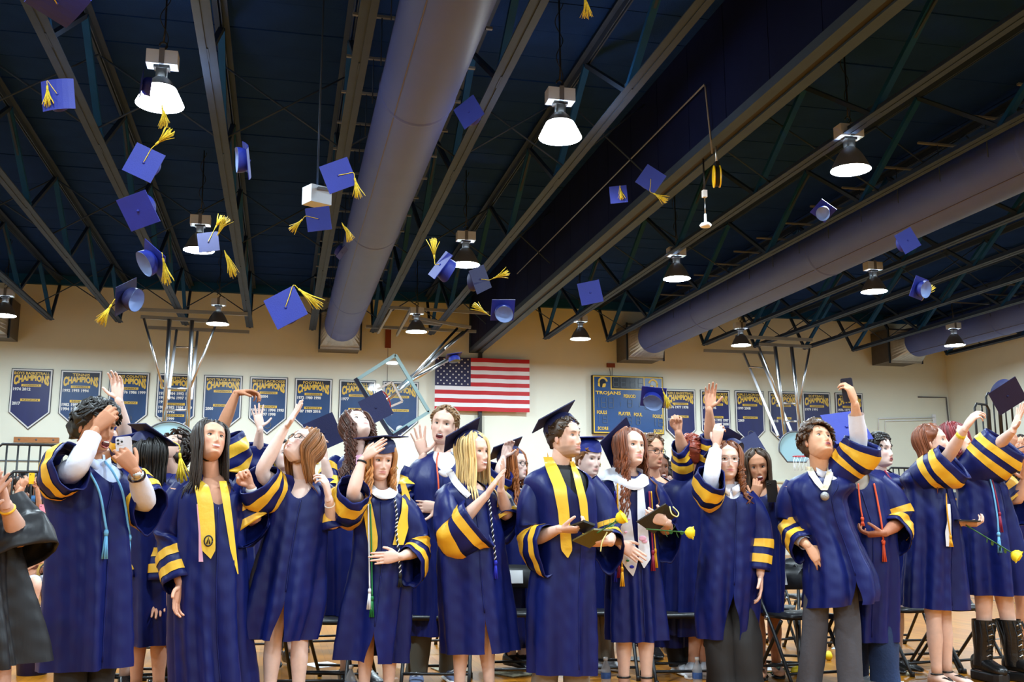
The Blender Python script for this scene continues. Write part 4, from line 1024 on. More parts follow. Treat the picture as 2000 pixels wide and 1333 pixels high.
    if s.get('glasses'):
        mb = MB(); gmx = s['glasses']
        for e in (-1, 1):
            a_ = np.linspace(0, 2*PI, 22); mb.add(tube([HL((e*.032+.0235*math.cos(q), -.0935+.007*abs(math.cos(q))*(1 if e*math.cos(q) > 0 else 0), .000+.0185*math.sin(q))) for q in a_], .0021 if gmx is not CHROME else .0014, 6))
            mb.add(tube([HL((e*.0555, -.092, .006)), HL((e*.074, -.06, .006)), HL((e*.08, .01, .004))], .002, 5))
        mb.add(tube([HL((-.009, -.1, .004)), HL((0, -.104, .006)), HL((.009, -.1, .004))], .002, 5)); mb.build('glasses', gmx, root)
    # ---- hair
    def inside_push(p):
        z = p[2]
        if z > nb[2]-.03 or gown is None: 
            return p
        i = min(max(int(np.searchsorted(-PR[:, 0], -z)), 0), 159); _, cx, cy, A, B = PR[i]; q = np.array([(p[0]-cx)/(A+.012), (p[1]-cy)/(B+.014)]); r_ = np.linalg.norm(q)
        if r_ < 1: 
            k_ = 1/max(r_, .05); return np.array([cx+(p[0]-cx)*k_, cy+(p[1]-cy)*k_, z])
        return p
    hst = s.get('hair', 'short')
    if hst:
        hm = MB(); thk = s.get('thk', .016 if hst != 'short' else .013)
        th2, ph2 = head_grid(56, 44); lim = np.degrees(ph2)+0*th2; tabs = np.degrees(np.abs(th2))+0*ph2
        hl0 = s.get('hairline', 36)
        # face opening half-angle by elevation
        op = np.interp(lim, [-90, -25, 0, 15, hl0-8, hl0+10, hl0+22], [105, 98, 82, 62, 46, 20, -1]) if hst != 'short' else np.interp(lim, [-90, -30, -12, 0, 14, hl0-8, hl0+8, hl0+18], [150, 140, 112, 76, 62, 50, 22, -1])
        edge = sm((tabs-op)/16)
        if hst != 'long' and hst != 'wavy' and hst != 'curly': edge = edge*sm((lim+38)/14)
        nz = 0
        for i in range(5): nz = nz+np.sin((5+4*i)*th2+rng.uniform(0, 6)+(3+i)*ph2*2)*np.cos((4+3*i)*ph2+rng.uniform(0, 6))/(1+.5*i)
        off = (thk*(1+.30*nz)+s.get('top', 0)*sm((lim-20)/50))
        HS = head_surface(th2, ph2, fem, 0, False); base_n = head_surface(th2, ph2, fem, 1., False)-HS
        HS = HS+base_n*((off*edge-.004*(1-edge))[..., None])
        n_ = HS.shape[1]; Fh = gridF(HS.shape[0], n_); keep = (edge.ravel()[Fh].max(1) > .02)
        cc = hair*(.85+.3*rng.rand(HS.shape[0], n_))[..., None]
        hm.add((HL(HS).reshape(-1, 3), [Fh[keep], np.arange(n_)[::-1][None]]), col=cc.reshape(-1, 3))
        dn = np.array(s.get('hdown', (0, 0, -1)), float)
        if hst in ('long', 'wavy', 'curly'):
            nl = int(s.get('locks', 110)*1.9); Ln = s.get('hlen', .42)
            for i in range(nl):
                t_ = math.radians(rng.uniform(s.get('hfrom', 52), 360-s.get('hfrom', 52))); p0 = math.radians(rng.uniform(35, 80)); lay = thk+rng.uniform(-.004, .012)
                k1 = 9; phs_ = np.linspace(p0, math.radians(-12), k1)
                base = head_surface(np.full(k1, t_)[None, :]*1., phs_[None, :], fem, lay, False)[0]
                W1 = [HL(b) for b in base]
                v = nrm(W1[-1]-W1[-2]); p = W1[-1].copy(); outv = (W1[-1]-hc); outv[2] = 0; outv = nrm(outv)
                Lk = Ln*rng.uniform(.75, 1.05)-.02; steps = 13; st = Lk/steps; sw = rng.uniform(-1, 1, 3)
                fr_ = rng.uniform(0, 6); am = {'long': .003, 'wavy': .010, 'curly': .016}[hst]; fq = {'long': 5, 'wavy': 16, 'curly': 34}[hst]
                for j in range(steps):
                    v = nrm(v*.62+dn*.38+outv*.02); p = p+v*st
                    q = inside_push(p)
                    if np.linalg.norm(q-p) > .035: break
                    p = q
                    sdv = np.cross(v, outv)
                    W1.append(p+sdv*am*math.sin(fr_+fq*j*st*4)+outv*am*math.cos(fr_+fq*j*st*4))
                kk = len(W1); r0 = rng.uniform(.0042, .0082)*(1.2 if hst != 'long' else 1.)
                hm.add(tube(W1, np.interp(np.linspace(0, 1, kk), [0, .15, .8, 1], [r0*.5, r0, r0*.85, r0*.25]), 5, flat=.7), col=np.clip(hair*rng.uniform(.6, 1.5), 0, 1))
        elif hst in ('short', 'mop'):
            nl = int(s.get('locks', 150)*1.5)
            for i in range(nl):
                t_ = math.radians(rng.uniform(-180, 180)); p0 = math.radians(rng.uniform(8, 85))
                o_ = np.interp(math.degrees(p0), [-12, 0, 14, hl0-8, hl0+8, hl0+18], [112, 76, 62, 50, 22, -1])
                if abs(math.degrees(t_)) < o_+3: continue
                b = head_surface(np.array([[t_]]), np.array([[p0]]), fem, thk*.7, False)[0, 0]; n_v = nrm(b*np.array([1, 1, 1.]))
                tang = nrm(np.cross(n_v, (rng.uniform(-.3, .3), rng.uniform(-.3, .3), 1.)))*rng.choice([-1, 1])*.6+np.array([0, -.35, -.2]); tang = nrm(tang-n_v*np.dot(tang, n_v))
                Lk = s.get('hlen', .045)*rng.uniform(.6, 1.2); W1 = []
                for j in range(6):
                    q = j/5; cu_ = s.get('curl', 0)
                    W1.append(HL(b+tang*Lk*q*(1-.2*q)+n_v*(.004+.022*math.sin(q*2.4)*Lk/.045*.6*s.get('lift', .35)-.01*q)+np.cross(tang, n_v)*cu_*math.sin(q*7)))
                hm.add(tube(W1, np.array([.005, .0068, .0068, .006, .0045, .0015])*(1+.5*(cu_ > 0)), 5), col=np.clip(hair*rng.uniform(.6, 1.6), 0, 1))
        if s.get('tip') is not None:
            pass
        hm.build('hair', HAIRM, root, colors=True)
    # ---- cap on the head
    if s.get('cap'):
        cp = s['cap']; RC = RH@Rx(-math.radians(cp.get('back', 12)))@Ry(math.radians(cp.get('roll', 0)))@Rz(math.radians(cp.get('spin', 45)))
        c0 = HL(RX(cp.get('back', 12), (0, .008, cp.get('up', .153)))); cap = cap_parts(root, c0, RC, cp.get('m', CAPN), hs, cp.get('tassel', True), cp.get('td', (0, 0, -1)), cp.get('te', 0), name='cap')
    return dict(root=root, P2=P2, front=front, HL=HL, RH=RH, nb=nb, fw=fw, xb=xb, gown=gown, arms=armsp, spec=s, d=d, RW=RW, gs=gsurf, thf=thf, loc=np.array(loc))
def RX(deg, p): return np.asarray(p, float)@Rx(-math.radians(deg)).T
def hash_str(t):
    h = 7
    for ch in t: h = (h*131+ord(ch)) % 1000003
    return h
# cap: crown, square board, button, tassel; c = centre of the board, R = axes
def cap_parts(parent, c, R, m, s=1., tassel=True, td=(0, 0, -1), te=0, name=None, tl=.2, tm=None, crown=True, soft=0.):
    c = np.asarray(c, float); L = lambda p: np.asarray(p, float)*s@np.asarray(R).T+c
    holder = parent
    b = .125; a = np.linspace(-1, 1, 7)
    mb = MB()
    g = np.array([[(x*b, y*b, -.010*soft*(x*x)*(1 if True else 0)+.006*soft*y) for x in a] for y in a])
    top = L(g+np.array([0, 0, .003])); bot = L(g-np.array([0, 0, .003]))
    F = gridF(7, 7, False); V = np.concatenate([top.reshape(-1, 3), bot.reshape(-1, 3)])
    ed = [i for i in range(7)]+[7*j+6 for j in range(1, 7)]+[42+i for i in range(5, -1, -1)]+[7*j for j in range(5, 0, -1)]
    E4 = np.array([[ed[i], ed[(i+1) % 24], 49+ed[(i+1) % 24], 49+ed[i]] for i in range(24)])
    bd = MB().add((V, [F, F[:, ::-1]+49, E4])).build('mortarboard' if name else 'board', m, holder, smooth=False)
    holder = bd if name else holder
    if crown:
        n = 28; q = np.linspace(0, 2*PI, n, endpoint=False); prof = [(.045, .046, -.004), (.07, .075, -.018), (.082, .092, -.04), (.086, .099, -.07), (.087, .101, -.098)]
        R45 = Rz(-math.radians(45 if not name else 45))
        pt = np.exp(-((np.mod(q+PI/2+PI, 2*PI)-PI)/.5)**2)       # point over the forehead
        rg = np.array([[((A*1.07*math.cos(t)), (B*1.07*math.sin(t)), z-(.012*pt[i] if z < -.05 else 0)) for i, t in enumerate(q)] for A, B, z in prof])@R45.T
        ri = rg[::-1]*np.array([.965, .965, 1])+np.array([0, 0, -.001])
        MB().add(loft(L(np.concatenate([rg])))).build('crown', m, holder)
        MB().add(loft(L(ri), True, False)).add((L(ri[-1]), [np.arange(n)[None]])).build('crown_lining', LINING, holder)
    MB().add(ellip(L((0, 0, .006)), np.array([.011, .011, .005])*s, R, 12, 6)).build('button', m, holder)
    if tassel:
        ca = math.radians(te); e0 = np.array([math.cos(ca), math.sin(ca)]); e0 = e0/max(abs(e0))*b
        tm = tm or TASS; rng = np.random.RandomState(int(abs(c[0]*1000+c[2]*777)) % 9999)
        p0, p1 = L((0, 0, .009)), L((e0[0], e0[1], .006)); tdv = nrm(td); mb = MB()
        p2 = p1+tdv*.05*s
        mb.add(tube(spline([p0, (p0+p1)/2, p1, p2], 10), .003*s, 6)).add(tube([p2-tdv*.004, p2, p2+tdv*.03*s, p2+tdv*.035*s], np.array([.003, .0085, .0085, .005])*s, 8))
        sx = nrm(np.cross(tdv, (.3, 1, .2))); sy = np.cross(tdv, sx)
        for i in range(26):
            a_ = rng.uniform(0, 2*PI); r_ = rng.uniform(.2, 1); dv = (sx*math.cos(a_)+sy*math.sin(a_))*r_; Lf = tl*.72*rng.uniform(.75, 1.05)*s
            bend = sx*rng.uniform(-.02, .02)
            mb.add(tube([p2+tdv*.03*s+dv*.006*s, p2+tdv*(.03*s+Lf*.5)+dv*.021*s+bend*.4, p2+tdv*(.03*s+Lf)+dv*.046*s+bend], np.array([.0036, .0034, .0026])*s, 4))
        mb.build('tassel', tm, holder)
    return bd
# ------------------------------------------------------------------ shoes
def _loftshoe(f, RF, prof, n=16, sh=.75):
    RR = []
    for (y, wx, z0, z1) in prof:
        a = np.linspace(0, 2*PI, n, endpoint=False); RR.append(f+(np.stack([wx*np.sign(np.cos(a))*np.abs(np.cos(a))**sh, a*0+y, (z0+z1)/2+(z1-z0)/2*np.sign(np.sin(a))*np.abs(np.sin(a))**(sh+.05)], 1)@RF.T))
    return loft(np.array(RR), True, True)
SHP = [(-.085, .025, .012, .085), (-.07, .038, .012, .105), (-.03, .042, .012, .115), (.02, .043, .012, .105), (.06, .046, .012, .085), (.11, .051, .012, .062), (.16, .049, .012, .05), (.195, .033, .012, .036), (.205, .012, .014, .026)]
def sneaker(up, so, lace, logo=False):
    def fn(root, f, RF, an, e):
        MB().add(_loftshoe(f, RF, SHP)).build('shoe', up, root)
        sh = MB().add(_loftshoe(f, RF, [(y, w_+.006, .0, .03) for y, w_, a, b in SHP])).build('shoe_sole', so, root)
        for y in (.035, .06, .085, .108): MB().add(tube([f+RF@np.array([-.028, y, .088-(y-.03)*.42]), f+RF@np.array([0, y+.004, .108-(y-.03)*.5]), f+RF@np.array([.028, y, .088-(y-.03)*.42])], .005, 6)).build('lace', lace, root)
        if logo:
            for sd in (-1, 1):
                O = f+RF@np.array([sd*.0475, .018 if sd > 0 else .052, .034]); X = RF[:, 1]*sd*1.; X = RF[:, 1]*(1 if sd > 0 else -1)
                V = text('N', O if sd > 0 else O, X, nrm(np.array([0, 0, 1.])), .038, .036, .04, off=.003)
                MB().add(V).build('letter_n', BLACK, root, smooth=False)
    return fn
def flat_black(root, f, RF, an, e): MB().add(_loftshoe(f, RF, SHP)).build('shoe', BLKLE, root)
def heel(root, f, RF, an, e):
    MB().add(_loftshoe(f, RF, [(-.07, .03, .0, .014), (0, .036, .0, .014), (.1, .045, 0, .014), (.17, .03, 0, .014)])).build('shoe_sole', BLKLE, root)
    MB().add(box(f+RF@np.array([0, -.05, .0]), (.03, .03, .03), RF)).build('shoe_heel', BLKLE, root)
    a = np.linspace(0, 2*PI, 16); MB().add(tube([an+RF@np.array([.04*math.cos(q), .04*math.sin(q), .03]) for q in a], .006, 6)).build('ankle_strap', BLKLE, root)
    a = np.linspace(-.2, PI+.2, 12); MB().add(tube([f+RF@np.array([.047*math.cos(q), .115, .012+.045*math.sin(q)]) for q in a], .007, 6)).build('toe_strap', BLKLE, root)
def sandal(root, f, RF, an, e):
    MB().add(_loftshoe(f, RF, [(-.075, .03, .0, .014), (0, .038, .0, .014), (.1, .05, 0, .014), (.185, .03, 0, .014)])).build('shoe_sole', BLKLE, root)
    for p in ([(-.045, .04, .015), (-.02, .07, .07), (.0, .13, .05)], [(.045, .04, .015), (.02, .07, .07), (0, .13, .05)], [(-.045, .09, .015), (0, .1, .06), (.045, .09, .015)]):
        MB().add(tube(spline([f+RF@np.array(q) for q in p], 8), .005, 6)).build('sandal_strap', BLKLE, root)
    a = np.linspace(0, 2*PI, 16); MB().add(tube([an+RF@np.array([.038*math.cos(q), .038*math.sin(q), .0]) for q in a], .005, 6)).build('ankle_strap', BLKLE, root)
def boot(root, f, RF, an, e):
    up = np.array([0, 0, 1.]); R_ = []
    MB().add(_loftshoe(f+np.array([0, 0, .055]), RF, [(y, w_+.006, .0, z1+.01) for y, w_, z0, z1 in SHP])).build('boot_foot', BLKLE, root)
    MB().add(_loftshoe(f, RF, [(y-.0, w_+.012, .0, .065) for y, w_, a, b in SHP], 24, .3)).build('platform_sole', BLKPL, root, smooth=False)
    lg = spline(LEGP[0][8:], 30)[::-1]; ab = lg[0]; hgt = lg[:, 2]; a = np.linspace(0, 2*PI, 20, endpoint=False)
    zz = np.linspace(.1, min(.47, hgt.max()-.01), 16); rr = np.interp(zz, [.1, .2, .36, .47], [.062, .060, .078, .080])
    ct = np.stack([np.interp(zz, hgt, lg[:, i]) for i in range(3)], 1)
    pt = lambda z, q, k=1.: np.array([np.interp(z, hgt, lg[:, 0]), np.interp(z, hgt, lg[:, 1]), z])+RF@np.array([math.cos(q), math.sin(q)*1.06, 0])*np.interp(z, zz, rr)*k
    MB().add(loft(np.array([[pt(z, q) for q in a] for z in zz]))).build('boot_shaft', BLKLE, root)
    for i, z in enumerate(np.arange(.13, zz[-1]-.02, .035)):
        MB().add(tube([pt(z, PI/2+.42, 1.04), pt(z+.012, PI/2, 1.06), pt(z, PI/2-.42, 1.04)], .006, 6)).build('lace', CHROME if i % 2 else BLKPL, root)
    for i in range(7):
        q = (i/7-.5)*3+PI/2; p = pt(zz[-1]-.01, q, 1.08); MB().add(tube([p, p+RF@np.array([.02*math.cos(q), .03, -.1]), p+RF@np.array([.03*math.cos(q), .03, -.2-.03*(i % 3)])], [.004, .0035, .001], 5)).build('fringe', BLACK, root)
SHO = {'black': flat_black, 'heel': heel, 'sandal': sandal, 'boot': boot, 'grey': sneaker(mat('grey_suede', srgb(135, 132, 128), .8, var=.15), mat('offwhite_sole', srgb(190, 188, 180), .6), PAPER, True),
       'white': sneaker(mat('white_leather', srgb(225, 230, 240), .4), PAPER, PAPER), 'bluegrey': sneaker(mat('slate_canvas', srgb(90, 100, 130), .7), PAPER, PAPER)}
# ------------------------------------------------------------------ things worn over the gown
def ribbon(p, rows, m, name, off=.016, parent=None, n=28, th=.004, wide=4):
    R = np.array(rows, float); k = np.linspace(0, len(R)-1, n); I = lambda j: np.interp(k, range(len(R)), R[:, j])
    y, xl, xr = I(0), I(1), I(2); G = []
    for i in range(n):
        G.append([p['front'](xl[i]*(1-w_)+xr[i]*w_, y[i], off) for w_ in np.linspace(0, 1, wide)])
    G = np.array(G); mb = MB().add(loft(G, False)); 
    mb.add(loft(G+np.array([0, th, 0]), False))
    # side walls
    for c in (0, wide-1): mb.add(loft(np.stack([G[:, c], G[:, c]+np.array([0, th, 0])], 1), False))
    return mb.build(name, m, parent or p['root'])
def strip(p, top, bot, m, name, off=.02, n=30, wide=5):
    A = spline(np.array(top, float), n); B = spline(np.array(bot, float), n); G = np.array([[p['front'](*(A[i]*(1-q)+B[i]*q), off+.012*math.sin(q*PI)) for q in np.linspace(0, 1, wide)] for i in range(n)])
    mb = MB().add(loft(G, False)).add(loft(G+np.array([0, .006, 0]), False))
    for c in (0, wide-1): mb.add(loft(np.stack([G[:, c], G[:, c]+np.array([0, .006, 0])], 1), False))
    return mb.build(name, m, p['root'])
def neckband(p, a, b, m, name, w=.035, up=.03):      # strip round the back of the neck between two front points
    nb = p['nb']; A, B = p['front'](*a), p['front'](*b); c = nb+np.array([0, .07, up])
    path = spline([A, np.array([A[0]*.75+nb[0]*.25-.0, nb[1]+.0, nb[2]+up*.6]), c, np.array([B[0]*.75+nb[0]*.25, nb[1]+.0, nb[2]+up*.6]), B], 24)
    G = np.stack([path+np.array([0, 0, w/2]), path, path-np.array([0, 0, w/2])], 1)
    MB().add(loft(G, False)).build(name, m, p['root'])
def cord(p, pts, m, tm=None, r=.0065, off=.02, tlen=.11, name='honor_cord', twist=None):
    P = spline([p['front'](x, y, off) for x, y in pts], 30)
    o = MB().add(tube(P, r, 6)).build(name, m, p['root'])
    if twist:
        T, N, B = frames(P); t = np.linspace(0, len(P)*1.5, 120); i = np.linspace(0, len(P)-1, 120)
        ci = lambda X: np.stack([np.interp(i, range(len(P)), X[:, j]) for j in range(3)], 1)
        V = ci(P)+ci(N)*(r*.9*np.cos(t*2.2))[:, None]+ci(B)*(r*.9*np.sin(t*2.2))[:, None]
        MB().add(tube(V, r*.55, 5)).build('cord_strand', twist, o)
    e = P[-1]; tm = tm or m; mb = MB().add(tube([e, e+(0, 0, -.012), e+(0, 0, -.03)], [r*1.3, r*2, r*1.5], 8)); rg = np.random.RandomState(5)
    for k in range(16):
        a = rg.uniform(0, 6.28); mb.add(tube([e+(0, 0, -.025)+np.array([math.cos(a), math.sin(a), 0])*.004, e+np.array([.014*math.cos(a), .010*math.sin(a), -.03-tlen])], [.0035, .003], 4))
    mb.build('cord_tassel', tm, o)
def slab(p, c, u, v, wd, ht, th, m, name, rad=.006):
    u = nrm(u); v = nrm(np.asarray(v)-u*np.dot(v, u)); 
    return MB().add(prism(rrect(wd, ht, rad), th, c, u, v))
# ------------------------------------------------------------------ graduates: front row
FAIR = srgb(232, 190, 170); PALE = srgb(238, 204, 190); TAN = srgb(190, 132, 98); BRN = srgb(120, 74, 52); WARM = srgb(222, 165, 135)
DKBR = (.022, .012, .008); BLKH = (.010, .008, .007); AUB = srgb(122, 66, 38); BLOND = srgb(222, 190, 130); SBLOND = srgb(205, 140, 80); LBR = srgb(140, 92, 52); RUST = srgb(120, 70, 40); RED_H = srgb(120, 24, 30)
GREYT = mat('charcoal_trousers', srgb(70, 68, 74), .8, bump=.15, bscale=40)
TANT = mat('tan_trousers', srgb(150, 135, 115), .85, bump=.15, bscale=40)
OLIVE_T = mat('grey_olive_trousers', srgb(96, 92, 80), .85)
DENIM = mat('dark_denim', srgb(30, 52, 92), .85, bump=.2, bscale=80, var=.15)
BLKT = mat('black_wide_trousers', (.011, .010, .011), .7, bump=.2, bscale=12, stretch=(1, 1, .3))
WSH = mat('white_shirt', srgb(228, 228, 240), .7, bump=.15, bscale=25)
PINKC = mat('pink_ribbon', srgb(235, 175, 200), .6); GREENC = mat('green_cord', srgb(20, 120, 60), .6); MAROON = mat('maroon_cord', srgb(140, 20, 60), .6); BLUEC = mat('blue_cord', srgb(30, 40, 190), .6); ORANGEC = mat('orange_cord', srgb(235, 90, 50), .6); GOLDC = mat('gold_cord', srgb(235, 170, 30), .5)

P1 = person(dict(label='man in navy gown laughing with hand on forehead, holding white phone', x=168, d=5.6, H=1.73, yaw=28, neck=(178, 908), head=(186, 836), look=(42, -4, 4), skin=TAN, hair='mop', hairc=BLKH, hlen=.06, thk=.027, locks=240, lift=.05, mouth='open', shirt=SHIRTB, v=.16, fold=.012,
    rows=[(945, 100, 242), (1000, 93, 250), (1100, 93, 254), (1200, 90, 251), (1308, 83, 248)], tilt=.03, pants=(BLKT,),
    L=dict(sh=(118, 930, 0), e=(146, 918, -.26), w=(186, 842, -.16), pose='curl', hd=(.55, .75, -.1), pn=(.3, .1, -1), shirt=WSH, shirt_to=.97, sp=[(140, 925, 0, .10), (118, 930, -.06, .115), (117, 918, -.16, .125), (141, 903, -.27, .115)], el=1.1),
    R=dict(sh=(232, 935, .02), e=(286, 985, -.08), w=(265, 922, -.28), pose='curl', hd=(-.62, .75, .05), pn=(-.2, .1, -1), shirt=WSH, shirt_to=.96, watch=1, sp=[(225, 930, .02, .1), (258, 955, .0, .12), (284, 978, -.06, .12), (296, 988, -.12, .11)], el=1.15)))
for pts in ([(163, 900), (176, 925), (195, 965), (208, 1035)], [(205, 902), (222, 925), (240, 965), (253, 1045)]): cord(P1, pts, LBLUE, LBLUE, .006)

P2_ = person(dict(label='smiling woman with long dark hair and gold stole looking up, arm hanging', x=405, d=6.2, H=1.68, fem=True, yaw=12, neck=(414, 938), head=(411, 864), look=(24, 24, 8), skin=WARM, hair='long', hairc=DKBR, hlen=.31, mouth='smile', hairline=44, v=.17, fold=.02,
    rows=[(970, 345, 470), (1050, 340, 478), (1150, 332, 480), (1250, 334, 482), (1345, 338, 492)], shoe='white', fdir=30,
    L=dict(sh=(350, 955, 0), e=(330, 1062, .02), w=(352, 1140, -.12), hd=(-.1, -1, .2), pose='relaxed', pn=(.6, 0, .4), f=1.93, r=.10, dr=.03, el=1.1),
    R=dict(sh=(458, 955, .03), e=(497, 1022, .02), w=(490, 952, -.08), pose='fist', hd=(-.5, .8, .2), pn=(0, -.3, 1), f=1.15, r=.13, dr=.06, band=(.93, PAPER, .012))))
ribbon(P2_, [(935, 378, 388), (950, 380, 408), (985, 386, 417), (1030, 391, 420), (1075, 394, 421), (1092, 411, 412)], STOLEG, 'gold_stole')
ribbon(P2_, [(940, 428, 442), (965, 432, 448), (1020, 441, 455), (1075, 450, 461), (1122, 464, 466)], STOLEG, 'gold_stole')
ribbon(P2_, [(985, 384, 387), (1040, 388, 392), (1098, 388, 397)], PINKC, 'pink_ribbon', .014)
a_ = np.linspace(0, 2*PI, 20); c = P2_['front'](407, 1057, .02); MB().add(tube(np.stack([c[0]+.022*np.cos(a_), a_*0+c[1]-.003, c[2]+.028*np.sin(a_)], 1), .004, 5)).add(tube([c+(-.008, -.003, -.016), c+(0, -.003, .018), c+(.008, -.003, -.016)], .004, 5)).build('stole_emblem', BAND, P2_['root'])

P3 = person(dict(label='woman in glasses with head thrown back, bare arm flung upward', x=562, d=6.3, H=1.66, fem=True, yaw=-6, neck=(592, 940), head=(592, 874), look=(-52, 42, 0), skin=PALE, hair='long', hairc=LBR, hlen=.30, glasses=BLKPL, mouth='closed', v=.17, fold=.022, hdown=(.25, .3, -1), locks=90,
    rows=[(975, 540, 642), (1020, 520, 640), (1100, 500, 634), (1180, 484, 630), (1248, 472, 612)], tilt=-.05, slit=(.72, .16, 4), feet=[(532, 0), (588, 0)], shoe='white',
    L=dict(sh=(552, 958, 0), e=(508, 925, -.12), w=(556, 838, 'n'), pose='open', hd=(.5, .8, .1), pn=(-.8, .5, .3), sp=[(565, 960, 0, .095), (535, 958, -.05, .12), (513, 942, -.11, .135), (507, 928, -.14, .13)], el=1.15),
    R=dict(sh=(632, 958, .02), e=(652, 1030, .0), w=(642, 975, -.16), pose='curl', hd=(-.2, 1, .1), pn=(-.8, 0, -.3), f=.95, r=.13, dr=.08, band=(.80, PAPER, .006))))

P4 = person(dict(label='strawberry blonde woman with hand on her flat navy cap, white and gold hood', x=730, d=6.4, H=1.57, fem=True, yaw=8, neck=(744, 962), head=(742, 902), look=(16, -2, 3), skin=FAIR, hair='wavy', hairc=SBLOND, hlen=.25, mouth='closed', v=.1, fold=.02, gaze=(.6, 0), lip=srgb(205, 120, 120),
    rows=[(990, 692, 798), (1040, 690, 802), (1100, 686, 806), (1180, 672, 800), (1290, 659, 788)], tilt=-.09, slit=(.80, .18, -8), feet=[(714, 0), (762, 0)], shoe='black', 
    cap=dict(back=2, roll=-6, spin=38, m=CAPN, te=15, td=(.05, -.1, -1)),
    L=dict(sh=(700, 978, 0), e=(688, 968, -.25), w=(708, 898, -.2), pose='flat', hd=(.75, .6, .3), pn=(.2, -.6, -1), band=(.93, BLACK, .006), f=.95, r=.125, dr=.05, sp=[(712, 975, 0, .10), (690, 988, -.05, .125), (683, 978, -.13, .135), (690, 950, -.21, .115)], el=1.15),
    R=dict(sh=(788, 980, 0), e=(818, 1075, -.04), w=(783, 1088, -.24), pose='flat', hd=(-1, -.06, .1), pn=(0, -.1, -1), f=1.62, r=.12, dr=.06)))
ribbon(P4, [(958, 704, 716), (985, 710, 726), (1015, 712, 732), (1050, 717, 738), (1070, 720, 737), (1086, 726, 728)], STOLEG, 'gold_stole')
ribbon(P4, [(945, 782, 792), (970, 786, 801), (1000, 784, 802), (1035, 774, 797), (1065, 767, 788)], STOLEG, 'gold_stole')
strip(P4, [(722, 940), (730, 948), (742, 958), (756, 956), (768, 944), (772, 936)], [(720, 956), (728, 966), (740, 974), (757, 975), (770, 972), (778, 962)], WHITEC, 'white_hood', .024)
cord(P4, [(719, 985), (720, 1040), (721, 1090), (722, 1150)], WHITEC, WHITEC, .005, .024, .09); cord(P4, [(723, 985), (725, 1050), (726, 1110), (727, 1165)], GREENC, GREENC, .005, .022, .09)
cord(P4, [(771, 975), (775, 1010), (774, 1040), (779, 1080), (782, 1120)], BLACK, BLACK, .006, .026, .05, twist=WHITEC)

P5 = person(dict(label='blonde woman in navy cap clapping, turned to the side', x=925, d=6.5, H=1.64, fem=True, yaw=38, neck=(908, 945), head=(925, 886), look=(52, 4, 0), skin=FAIR, hair='long', hairc=BLOND, hlen=.30, mouth='smile', v=.1, fold=.012, hairline=44,
    rows=[(985, 858, 965), (1040, 856, 980), (1100, 853, 985), (1180, 858, 994), (1272, 865, 1003)], tilt=.03, slit=(.78, .10, -22), feet=[(898, 0), (957, .02)], shoe='white',
    cap=dict(back=32, roll=-9, spin=45, m=CAPN, tassel=False),
    L=dict(sh=(868, 965, -.03), e=(886, 1035, -.18), w=(950, 968, -.22), pose='flat', hd=(.55, .8, .1), pn=(.7, -.4, -.2), f=1.62, r=.14, dr=.08, el=1.3),
    R=dict(sh=(950, 960, .08), e=(992, 1010, .05), w=(978, 958, -.1), pose='flat', hd=(.1, 1, .1), pn=(-.8, 0, -.2), f=1.15, r=.12, dr=.07)))
strip(P5, [(874, 926), (882, 942), (895, 958), (912, 974)], [(886, 921), (895, 937), (907, 952), (920, 966)], WHITEC, 'white_hood', .016)
c = P5['front'](866, 926, .01); MB().add(ellip(c, (.035, .012, .018), Ry(.5))).add(ellip(c+np.array([.03, 0, .01]), (.03, .012, .016), Ry(-.5))).build('hood_bow', WHITEC, P5['root'])
cord(P5, [(947, 965), (956, 985), (962, 1040), (968, 1095)], BLACK, BLUEC, .006, .02, .08, twist=WHITEC)

P6 = person(dict(label='tall bearded man in cap and gold stole holding two diploma folders', x=1092, d=6.5, H=1.76, yaw=30, neck=(1090, 915), head=(1104, 856), look=(56, 6, 0), skin=FAIR, hair='short', hairc=(.05, .027, .014), hlen=.03, beard=.45, mouth='closed', v=.2, fold=.013, shirt=BLACK, collar=False,
    rows=[(960, 1032, 1165), (1020, 1042, 1168), (1080, 1045, 1162), (1160, 1033, 1160), (1240, 1032, 1160), (1313, 1033, 1160)], pants=(TANT, 1.1), feet=[(1062, 0), (1125, 0)], shoe='bluegrey', tilt=-.03,
    cap=dict(back=24, roll=-12, spin=45, m=CAPN, tassel=False),
    L=dict(sh=(1042, 945, -.02), e=(1040, 1055, -.06), w=(1092, 1034, -.26), pose='grip', hd=(1, -.05, .1), pn=(.1, .9, -.4), f=1.70, r=.13, dr=.06, el=1.3),
    R=dict(sh=(1155, 945, .06), e=(1188, 1045, .02), w=(1192, 1060, -.22), pose='grip', hd=(-1, -.05, .2), pn=(0, .8, -.4), f=1.4, r=.12, dr=.07)))
ribbon(P6, [(893, 1061, 1078), (915, 1066, 1091), (950, 1080, 1106), (1000, 1090, 1112), (1035, 1093, 1114), (1075, 1096, 1118), (1090, 1108, 1110)], STOLEG, 'gold_stole', .018)
ribbon(P6, [(902, 1113, 1121), (930, 1120, 1134), (980, 1131, 1147), (1022, 1136, 1150), (1045, 1138, 1151)], STOLEG, 'gold_stole', .018)
neckband(P6, (1069, 893, .018), (1117, 902, .018), STOLEG, 'stole_neckband', .06, .05)

